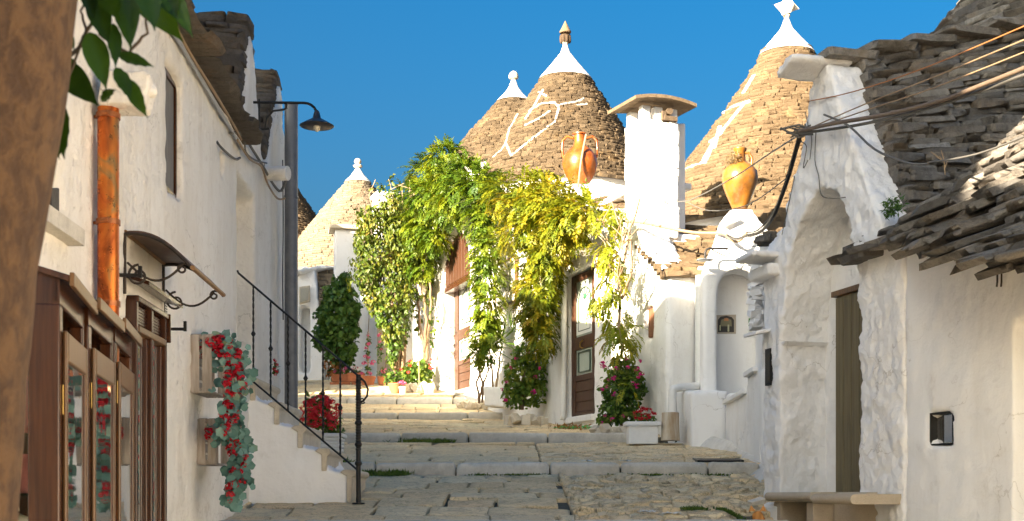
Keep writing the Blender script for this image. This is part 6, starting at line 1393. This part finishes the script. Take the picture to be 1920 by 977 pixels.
for b in B: b.z = gz(b.x, b.y) + U(.01, .06)
leaves_mesh('dry_leaves', nt, B, rv(260), rv(260), np.random.uniform(.03, .07, 260), np.random.uniform(.01, .03, 260), leafmat('dry_leaf', [(0, (.25, .1, .03)), (1, (.5, .28, .08))], .2), np.random.rand(260))
# small red flowers in a wall pot near the grey pole
wf = thing('wall_flowers', 'small red flowers hanging on the wall just left of the grey pole', 'flowers', WL.pp(517, 690, .1)); broad('foliage', wf, bl(WL, [(516, 690, 7, 14, .08, .06)]), 1500, M_bush, .035, .8, .5); heads(wf, [WL.pp(px, py, .14) for px, py in ((515, 676), (518, 684), (514, 692), (519, 697), (516, 703))], .02, M_redf, petals=12)
# ---------------------------------------------------------------- cascading artificial geraniums
def cascade(label, path, Y, nl, nf, w_):
    c0 = P(path[0][0], path[0][1], Y); t = thing('hanging_geranium', label, 'flowers', c0, 'red geraniums cascading from the wall crates'); pts = [P(a, b, Y - .04 * i) for i, (a, b) in enumerate(path)]
    def at(f): f *= len(pts) - 1; k = min(int(f), len(pts) - 2); return pts[k].lerp(pts[k + 1], f - k)
    B, D, N = [], [], []
    for i in range(nl):
        f = U(0, 1); p = at(f) + Vector((random.gauss(0, w_ * (1.05 - .55 * f)), random.gauss(0, w_ * .8), random.gauss(0, .03))); B.append(p); a = U(0, 6.28); D.append((math.cos(a), U(-.4, .2), math.sin(a) - .1)); N.append((U(-.5, .9), -1, U(-.1, .9)))
    n = nl; B, D, N = np.array(B), np.array(D), np.array(N); D = D / np.linalg.norm(D, axis=1, keepdims=True); S = np.cross(D, N); S /= np.linalg.norm(S, axis=1, keepdims=True); N = np.cross(S, D); vs = [B]; K = 15; r = np.random.uniform(.016, .032, (n, 1))
    for k in range(K): a = 2 * math.pi * (k + .5) / K + math.pi; rr = r * (1 + .1 * math.cos(5 * a)); vs.append(B + D * rr * (.7 + math.cos(a)) + S * rr * math.sin(a) + N * r * (.2 + .1 * math.cos(3 * a)))
    v = np.stack(vs, 1); v[:, 0] += D * r * .6; v = v.reshape(-1, 3) - np.array(org(t)); f = np.array([[0, k + 1, k + 2] for k in range(K - 1)] + [[0, K, 1]]); F_ = (f[None] + (np.arange(n) * (K + 1))[:, None, None]).reshape(-1, 3)
    joined('leaf', v, F_, M_teal, t, np.repeat(np.random.rand(n), K), 'stuff')
    stems(t, [[p + Vector((U(-.03, .03), 0, 0)) for p in pts]], .005, plain('green_stem', (.12, .16, .05), .6))
    fl = []
    for i in range(nf): f = (i + U(0, 1)) / nf; fl.append(at(f ** 1.3) + Vector((U(-1, 1) * w_ * 1.3 * (1.1 - .6 * f), -U(.02, .1), U(-.02, .02))))
    heads(t, fl, .031, M_redf, petals=20, jit=.3); return t
cascade('upper red geranium cascade with blue green leaves from the higher crate', [(412, 640), (428, 655), (440, 690), (444, 740), (436, 790), (428, 812)], 8.05, 300, 60, .052)
cascade('lower red geranium cascade trailing from the lower crate to near the ground', [(415, 815), (432, 805), (450, 832), (454, 870), (446, 905), (432, 938)], 8.2, 250, 42, .05)
heads_in = thing('geranium_sprig', 'small red geranium sprig inside the upper crate slats', 'flowers', P(378, 655, 8.1)); heads(heads_in, [P(377, 652, 8.1), P(379, 668, 8.15), P(376, 640, 8.2)], .022, M_redf)
# ================================================================== BENCH, CAT
M_bench = stone_mat('smooth_bench_stone', [(.5, .42, .32), (.56, .48, .37)], (.36, .29, .2), .25, .25)
bn = thing('stone_bench', 'worn stone bench of rounded slabs at the foot of the arched house', 'bench', WR.pt(9.9, 1.1))
def rslab(s0, s1, d0, d1, z, th, name='seat_slab'):
    m = MB(); n = 8; r = th / 2; pr = [(d1 - r + r * math.sin(a), z - r + r * math.cos(a)) for a in [math.pi * i / n for i in range(n + 1)]]
    pts = [(d0, z)] + pr + [(d0, z - th)]
    m.prism([WR.pt(s0, zz, dd) for dd, zz in pts], WR.u * (s1 - s0)); m.build(name, M_bench, bn, smooth=40, bevel=.012)
zb_ = 1.5 + .004 * 9.6
rslab(9.62, 10.36, -.1, .3, zb_ - .01, .068); rslab(9.2, 9.615, -.36, .1, zb_ - .012, .068); rslab(8.9, 9.45, -.3, .38, zb_ - .025, .07)
for a, b in ((10.2, 10.32), (9.68, 9.78)): MB().prism([WR.pt(a, .8, -.1), WR.pt(b, .8, -.1), WR.pt(b, zb_ - .082, -.1), WR.pt(a, zb_ - .082, -.1)], WR.n * .34).build('bench_leg', M_bench, bn, bevel=.01)
MB().prism([WR.pt(8.95, .8, -.25), WR.pt(9.66, .8, -.12), WR.pt(9.66, zb_ - .084, -.12), WR.pt(8.95, zb_ - .1, -.25)], WR.n * .2).build('bench_back', M_bench, bn)
MB().box(WR.pt(10.38, 1.2, .12), (.25, .3, .5), rz=R(15)).build('stone_block', M_white, bevel=.04, label='small limewashed stone block beside the bench behind the cat', cat='stone', at=WR.pt(10.38, 1, .12))
rk = thing('loose_rock', 'grey loose rock lying against the pier foot near the cat', 'rock', P(1416, 941, 9.9)); c = P(1418, 943, 9.85)
pieces(rk, 'rock', [(Matrix.Translation(Vector((c.x, c.y, c.z + .01))) @ Euler((.2, -.3, .3)).to_matrix().to_4x4() @ Matrix.Diagonal((.11, .08, .04, 1)), 1, 2)], M_kerb)
# ginger cat, seen from behind, sitting, head turned slightly left
CY = 9.25; cg = P(1412, 966, CY); cz0 = gz(cg.x + .05, CY)
cat = thing('cat', 'ginger cat sitting with its back turned by the white pier', 'cat', (cg.x + .05, CY, cz0))
M_fur = NT('ginger_fur'); st1 = M_fur.n('ShaderNodeTexWave'); st1.inputs['Scale'].default_value = 9; st1.inputs['Distortion'].default_value = 5; M_fur.l(M_fur.pos, st1.inputs['Vector'])
fn_ = M_fur.noise(160, 4, .7, (1, 1, .35))
M_fur.set(col=M_fur.mix(M_fur.math('MULTIPLY', fn_, .5), M_fur.mix(st1.outputs['Fac'], (.38, .13, .025), (.55, .23, .06)), (.7, .4, .15)), rough=.95, spec=.1, nrm=M_fur.bump(fn_, .8, .008)); M_fur = M_fur.m
def skin(name, verts, edges, mat, parent, loc, sub=2, root=0):
    me = bpy.data.meshes.new(name); me.from_pydata([v[:3] for v in verts], edges, []); o = link(name, me, parent, mat); o.matrix_basis = Matrix.Translation(Vector(loc) - org(parent))
    sm_ = o.modifiers.new('skin', 'SKIN'); sm_.use_smooth_shade = True
    sv = me.skin_vertices[0].data if me.skin_vertices else None
    if sv is None: bm = bmesh.new(); bm.from_mesh(me); bm.verts.layers.skin.verify(); bm.to_mesh(me); bm.free(); sv = me.skin_vertices[0].data
    for i, v in enumerate(verts): sv[i].radius = (v[3], v[4] if len(v) > 4 else v[3]); sv[i].use_root = i == root
    s_ = o.modifiers.new('subd', 'SUBSURF'); s_.levels = sub; s_.render_levels = sub; return o
hz = cg.z - cz0   # head height above the ground
k_ = hz / .27
V = [(0, .03, .075, .085, .085), (0, .0, .13 * k_, .075, .075), (0, -.015, .19 * k_, .05, .055), (-.01, -.02, .235 * k_, .038, .04), (-.02, -.01, hz, .052, .05), (-.035, .03, hz - .012, .03, .026),
     (.055, .0, .05, .05, .04), (.075, .07, .03, .035, .03), (.06, .12, .012, .016, .014), (-.055, .0, .05, .05, .04), (-.075, .07, .03, .035, .03), (-.06, .12, .012, .016, .014),
     (.035, .07, .15 * k_, .028, .028), (.035, .09, .08, .018, .018), (.035, .1, .012, .016, .012), (-.035, .07, .15 * k_, .028, .028), (-.035, .09, .08, .018, .018), (-.035, .1, .012, .016, .012),
     (.03, -.06, .03, .022, .02), (.1, -.08, .02, .018, .016), (.15, -.04, .018, .015, .013), (.16, .03, .018, .01, .009)]
E_ = [(0, 1), (1, 2), (2, 3), (3, 4), (4, 5), (0, 6), (6, 7), (7, 8), (0, 9), (9, 10), (10, 11), (2, 12), (12, 13), (13, 14), (2, 15), (15, 16), (16, 17), (0, 18), (18, 19), (19, 20), (20, 21)]
skin('body', V, E_, M_fur, cat, (cg.x + .05, CY, cz0), 2)
for sx in (-.058, .018):
    m = MB(); c = Vector((cg.x + .05 + sx, CY - .008, cz0 + hz + .03)); w_ = .024; lean = -.008 if sx < 0 else .008
    m.add([c + Vector((-w_, 0, -.004)), c + Vector((w_, 0, -.004)), c + Vector((0, .022, -.0)), c + Vector((lean, .002, .044)), c + Vector((0, -.01, .002))], [(0, 4, 3), (4, 1, 3), (1, 2, 3), (2, 0, 3), (0, 2, 4), (4, 2, 1)]); m.build('ear', M_fur, cat, smooth=80)
# ================================================================== CABLES ON THE RIGHT
M_cable_tan2 = plain('brown_cable', (.16, .115, .08), .6, 0, .3, .1)
K = lambda px, py, Y: P(px, py, Y)
hub = K(1500, 248, 9.85)
G_ = 'cables strung from the gable of the arched house'
cable('overhead_cable', 'thick black and tan bundle rising to the right edge over the roof', [K(1500, 246, 9.8), K(1560, 232, 9.3), K(1660, 215, 8.7), K(1760, 190, 8.1), K(1840, 160, 7.6), K(1960, 112, 7.0)], .015, M_cable_tan2, n=8, group=G_)
cable('overhead_cable', 'second thick cable just under the main bundle over the roof', [K(1500, 250, 9.8), K(1600, 236, 9.1), K(1700, 214, 8.5), K(1800, 184, 7.9), K(1960, 126, 7.0)], .011, M_cable, n=6, group=G_)
cable('overhead_cable', 'thin yellow wire highest at the right edge but one', [K(1508, 245, 9.8), K(1620, 196, 9.0), K(1750, 145, 8.2), K(1960, 58, 7.0)], .0045, M_cable_tan, group=G_)
cable('overhead_cable', 'thin yellow wire between the highest wires and the bundle', [K(1508, 247, 9.8), K(1620, 208, 9.0), K(1750, 165, 8.2), K(1960, 82, 7.0)], .0045, M_cable_tan, group=G_)
cable('overhead_cable', 'orange wire crossing the roof at the top right', [K(1515, 190, 9.85), K(1600, 172, 9.2), K(1740, 125, 8.3), K(1960, 32, 7.0)], .004, plain('orange_wire', (.4, .16, .05), .6), group=G_)
cable('overhead_cable', 'loose cable sagging over the stone roof below the bundle', [K(1545, 215, 9.4), K(1590, 235, 9.1), K(1640, 280, 8.7), K(1700, 305, 8.3), K(1740, 308, 8.0)], .008, M_cable, group=G_)
cable('overhead_cable', 'thin wire lying across the near slab roof', [K(1740, 305, 7.9), K(1800, 296, 7.5), K(1860, 280, 7.2), K(1960, 240, 6.8)], .006, M_cable, group=G_)
cable('overhead_cable', 'thick black cable dropping from the gable towards the niche house', [K(1502, 250, 9.85), K(1492, 285, 9.95), K(1474, 345, 10.3), K(1450, 405, 10.9), K(1425, 435, 12.0), K(1400, 442, 13.5), K(1380, 448, 15.3), K(1362, 440, 15.9)], .016, M_iron, n=8, group=G_)
cable('overhead_cable', 'second dark cable following the thick drop from the gable', [K(1498, 250, 9.85), K(1486, 295, 10.0), K(1466, 360, 10.4), K(1445, 405, 11.2), K(1420, 432, 12.5), K(1400, 436, 14.0)], .008, M_cable, group=G_)
cable('overhead_cable', 'tan cable bundle crossing from the niche gable to the chimney foot', [K(1400, 436, 15.8), K(1385, 452, 15.8), K(1368, 448, 15.85), K(1355, 438, 15.9), K(1300, 436, 16.2), K(1240, 425, 16.6), K(1200, 417, 16.9), K(1120, 412, 17.6)], .02, M_cable_tan, n=8, group=G_)
cable('overhead_cable', 'twisted wire from the gable across the golden cone to the chimney', [K(1500, 252, 9.9), K(1440, 290, 12), K(1380, 330, 14), K(1310, 368, 16), K(1270, 378, 17), K(1150, 372, 18.2)], .007, M_cable, group=G_)
cable('overhead_cable', 'thin second wire crossing low over the tile slope', [K(1480, 330, 10.3), K(1400, 385, 13), K(1330, 395, 15.5), K(1290, 380, 16.6)], .005, M_cable, group=G_)
for k, (pts, lab) in enumerate((([(1530, 245), (1528, 300), (1535, 330), (1540, 365), (1560, 372), (1585, 370)], 'wire looping down into the pointed arch'), ([(1510, 210), (1515, 235), (1522, 262), (1518, 300)], 'short loose wire end left of the cable knot'), ([(1505, 235), (1500, 262), (1512, 275), (1506, 315), (1515, 300)], 'frayed wires curling under the cable knot'), ([(1490, 330), (1475, 400), (1466, 440)], 'hair thin wire down the left gable edge'))):
    cable('loose_wire', lab, [WR.pp(a, b, .02) for a, b in pts], .004, M_cable, 'wire')
m = MB()
for k in range(10): a = k * .63; m.tube([hub + Vector((U(-.16, -.02), U(-.02, .02), U(-.05, .03))), hub + Vector((.05 * math.cos(a), -.03, .05 * math.sin(a))), hub + Vector((U(.02, .2), -.02, U(-.03, .07)))], U(.005, .01), 5)
m.build('cable_knot', M_cable, smooth=60, label='tangled knot of cables fixed on the gable edge', cat='cable knot', at=hub, kind=None)
# bracket lamp on the niche gable
br = thing('bracket_lamp', 'thin iron scroll bracket with a flat white lamp disc by the niche', 'street lamp', K(1345, 470, 15.9)); q = lambda x, y: P(x, y, 15.75)
m = MB(); m.tube([q(1364, 466), q(1330, 466), q(1325, 468), q(1322, 474), q(1322, 486)], .014, 7); m.tube([q(1335, 468), q(1350, 476), q(1362, 481), q(1368, 476), q(1369, 470), q(1365, 466), q(1361, 470), q(1364, 473)], .008, 6); m.build('arm', M_iron, br, smooth=60)
MB().lathe(q(1322, 489), [(.06, 0), (.105, .005), (.1, .015), (.03, .02)], 18).build('lamp_disc', M_pot_white, br, smooth=40)
# wire mesh guard and broken rocks by the ledge slab
mg = thing('wire_mesh', 'small square wire mesh guard behind the ledge slab', 'mesh', P(1405, 460, 12.5)); m = MB()
for k in range(9): m.tube([P(1404 + 4 * k, 462, 12.5), P(1404 + 4 * k, 434 + abs(k - 4) * 1.5, 12.5)], .003, 4)
for k in range(5): m.tube([P(1404, 462 - 6 * k, 12.5), P(1438, 462 - 6 * k, 12.5)], .003, 4)
m.build('wires', M_iron_rust, mg, kind='stuff')
rk2 = thing('broken_column', 'stack of crumbling white rubble below the ledge slab', 'rubble', P(1415, 600, 12.2)); its = []
for k in range(16): p = P(1418 + U(-4, 4), 478 + k * 9, 12.3); its.append((Matrix.Translation(p) @ Euler((U(-.3, .3), U(-.3, .3), U(0, 3))).to_matrix().to_4x4() @ Matrix.Diagonal((U(.09, .13), .12, U(.04, .07), 1)), 3 - k * .1, random.randrange(8)))
for k in range(5): its.append((Matrix.Translation(P(1432 + k * 4, 452 - k * 2, 11.2)) @ Euler((U(-.3, .3), U(-.3, .3), U(0, 3))).to_matrix().to_4x4() @ Matrix.Diagonal((.14, .12, .06, 1)), 5, k))
pieces(rk2, 'rock', its[:16], M_white_rough); pieces(rk2, 'dark_rock', its[16:], M_roofstone)
MB().prism([(2.46, 12.75, 1.6), (2.72, 12.75, 1.6), (2.72, 12.75, 4.05), (2.52, 12.75, 4.05)], (0, .3, 0)).build('corner_pier', M_white_smooth, label='narrow white pier between the parapet and the arched house', cat='pier', at=(2.6, 12.9, 1.6))
# hanging hooks under the near eave, roof weeds
hk = thing('eave_hook', 'two rusty iron hooks hanging under the near eave slabs', 'hook', WR.pp(1880, 520, .02))
for px in (1870, 1878): MB().tube([WR.pp(px, 500, .02), WR.pp(px, 528, .03), WR.pp(px - 1, 538, .03)], .006, 5).build('hook', M_iron_rust, hk)
pw = thing('roof_weed', 'dark green weed growing in the valley of the stone roof', 'weeds', P(1680, 388, 8.9)); broad('foliage', pw, bl(Front(8.75), [(1678, 384, 24, 20, 0, .08), (1665, 398, 12, 12, 0, .06)]), 3200, M_ivy, .045, .35, .2, .1, 0, .2, .2)
pw2 = thing('roof_weed', 'pale dry weed stalk standing on the roof slope', 'weeds', P(1775, 325, 8.3)); stems(pw2, [[P(1772, 328, 8.3), P(1770, 300, 8.3), P(1765, 282, 8.3)], [P(1772, 315, 8.3), P(1778, 298, 8.3)], [P(1771, 305, 8.3), P(1760, 292, 8.3)], [P(1765, 300, 8.3), P(1745, 284, 8.3)]], .004, M_twig)
# ================================================================== FOREGROUND TREE
tr = thing('foreground_tree', 'out of focus leaning tree trunk with glossy dark leaves at the left edge', 'tree', (-1.15, 2.3, .2))
T = NT('ochre_bark'); a1_ = T.noise(26, 6, .7, (1, 1, .75), .4); a2_ = T.noise(60, 4, .7)
T.set(col=T.mix(T.ramp(a1_, [(.42, 0), (.58, 1)]), (.042, .02, .008), (.085, .045, .018)), rough=.9, nrm=T.bump(T.math('ADD', a1_, T.math('MULTIPLY', a2_, .5)), .8, .02)); YT = 2.0
m = MB(); rr = .17
ctr = lambda px, py: P(px, py, YT) - Vector((rr, -.0, 0))
N = 24; pts = []
for i in range(N + 1):
    py = 1300 - i * 75; px = float(np.interp(py, [-400, 0, 200, 420, 520, 700, 977, 1300], [150, 131, 110, 68, 56, 38, 20, 8])); pts.append(ctr(px, py) + Vector((.006 * noise.noise(Vector((0, 0, i * .7))), 0, 0)))
pts.append(pts[-1] + Vector((.1, 0, .5)))
o = MB().tube(pts, [rr * (1 + .03 * noise.noise(Vector((i * .4, 2, 1)))) for i in range(len(pts))], 28).build('trunk', T.m, tr, smooth=60)
YL = 2.15
def twig(pts, r): stems(tr, [[P(a, b, YL + (c if len(q) > 2 else 0)) for q in pts for a, b, c in [(q + (0,))[:3]]]], r, plain('dark_twig', (.05, .035, .02), .8), 'branch')
twig([(122, 118, .1), (150, 85), (185, 20), (200, -60)], .004); twig([(150, 85), (162, 60), (152, 20), (170, -30)], .003); twig([(185, 62), (240, 100), (275, 62), (270, -30)], .0035); twig([(125, 150), (150, 90)], .003); twig([(60, 60, .2), (122, 118, .1)], .006)
def fleaf(base, tip, wd, tilt=.3, yoff=0, curl=.1):
    b, t = P(base[0], base[1], YL + yoff), P(tip[0], tip[1], YL + yoff - .02); d = t - b; L = d.length; x = d.normalized(); n = Vector((tilt, -1, .2)); s_ = x.cross(n).normalized(); n = s_.cross(x).normalized()
    if n.y > 0: n = -n
    m = MB(); K_ = 14; W_ = wd * YL / F
    for i in range(K_ + 1):
        f = i / K_; w_ = W_ / 2 * math.sin(math.pi * min(1, f * 1.03) ** .8) ** .9 * (1 - .25 * f) if 0 < f < 1 else .0006; c = b + x * L * f - n * (-curl * L * (f - .5) ** 2)
        for k in (-2, -1, 0, 1, 2): m.v.append(c + s_ * w_ * k / 2 + n * (abs(k) * w_ * .16 + .0008 * math.sin(f * 30) * abs(k)))
    for i in range(K_):
        for k in range(4): a = i * 5 + k; m.f.append([a, a + 1, a + 6, a + 5])
    o = m.build('leaf', M_fgleaf, tr, smooth=True)
    a = o.data.attributes.new('rnd', 'FLOAT', 'FACE'); a.data.foreach_set('value', np.full(len(o.data.polygons), U(0, 1)))
for a in [((168, 62), (200, 170), 52, .3), ((112, 120), (186, 200), 58, -.2, .05), ((218, 128), (246, 190), 34, .5), ((240, 150), (278, 222), 34, -.4), ((222, 102), (290, 127), 28, .2), ((190, 188), (218, 168), 26, .1), ((212, 45), (216, 128), 32, .6),
          ((175, -10), (205, 85), 50, .1), ((230, -30), (245, 95), 56, .3), ((250, -40), (345, 80), 70, -.3, .05), ((285, -50), (335, 40), 60, .2), ((300, -40), (362, 72), 46, .3), ((200, -40), (225, 40), 60, -.5, -.03), ((155, -30), (178, 40), 30, .2), ((110, 190), (122, 300), 46, -.2), ((100, 250), (112, 300), 22, .1), ((118, 60), (140, 95), 26, .4), ((262, -60), (290, 60), 60, .5, -.04), ((130, 110), (148, 150), 24, -.3, .08)]: fleaf(*a)
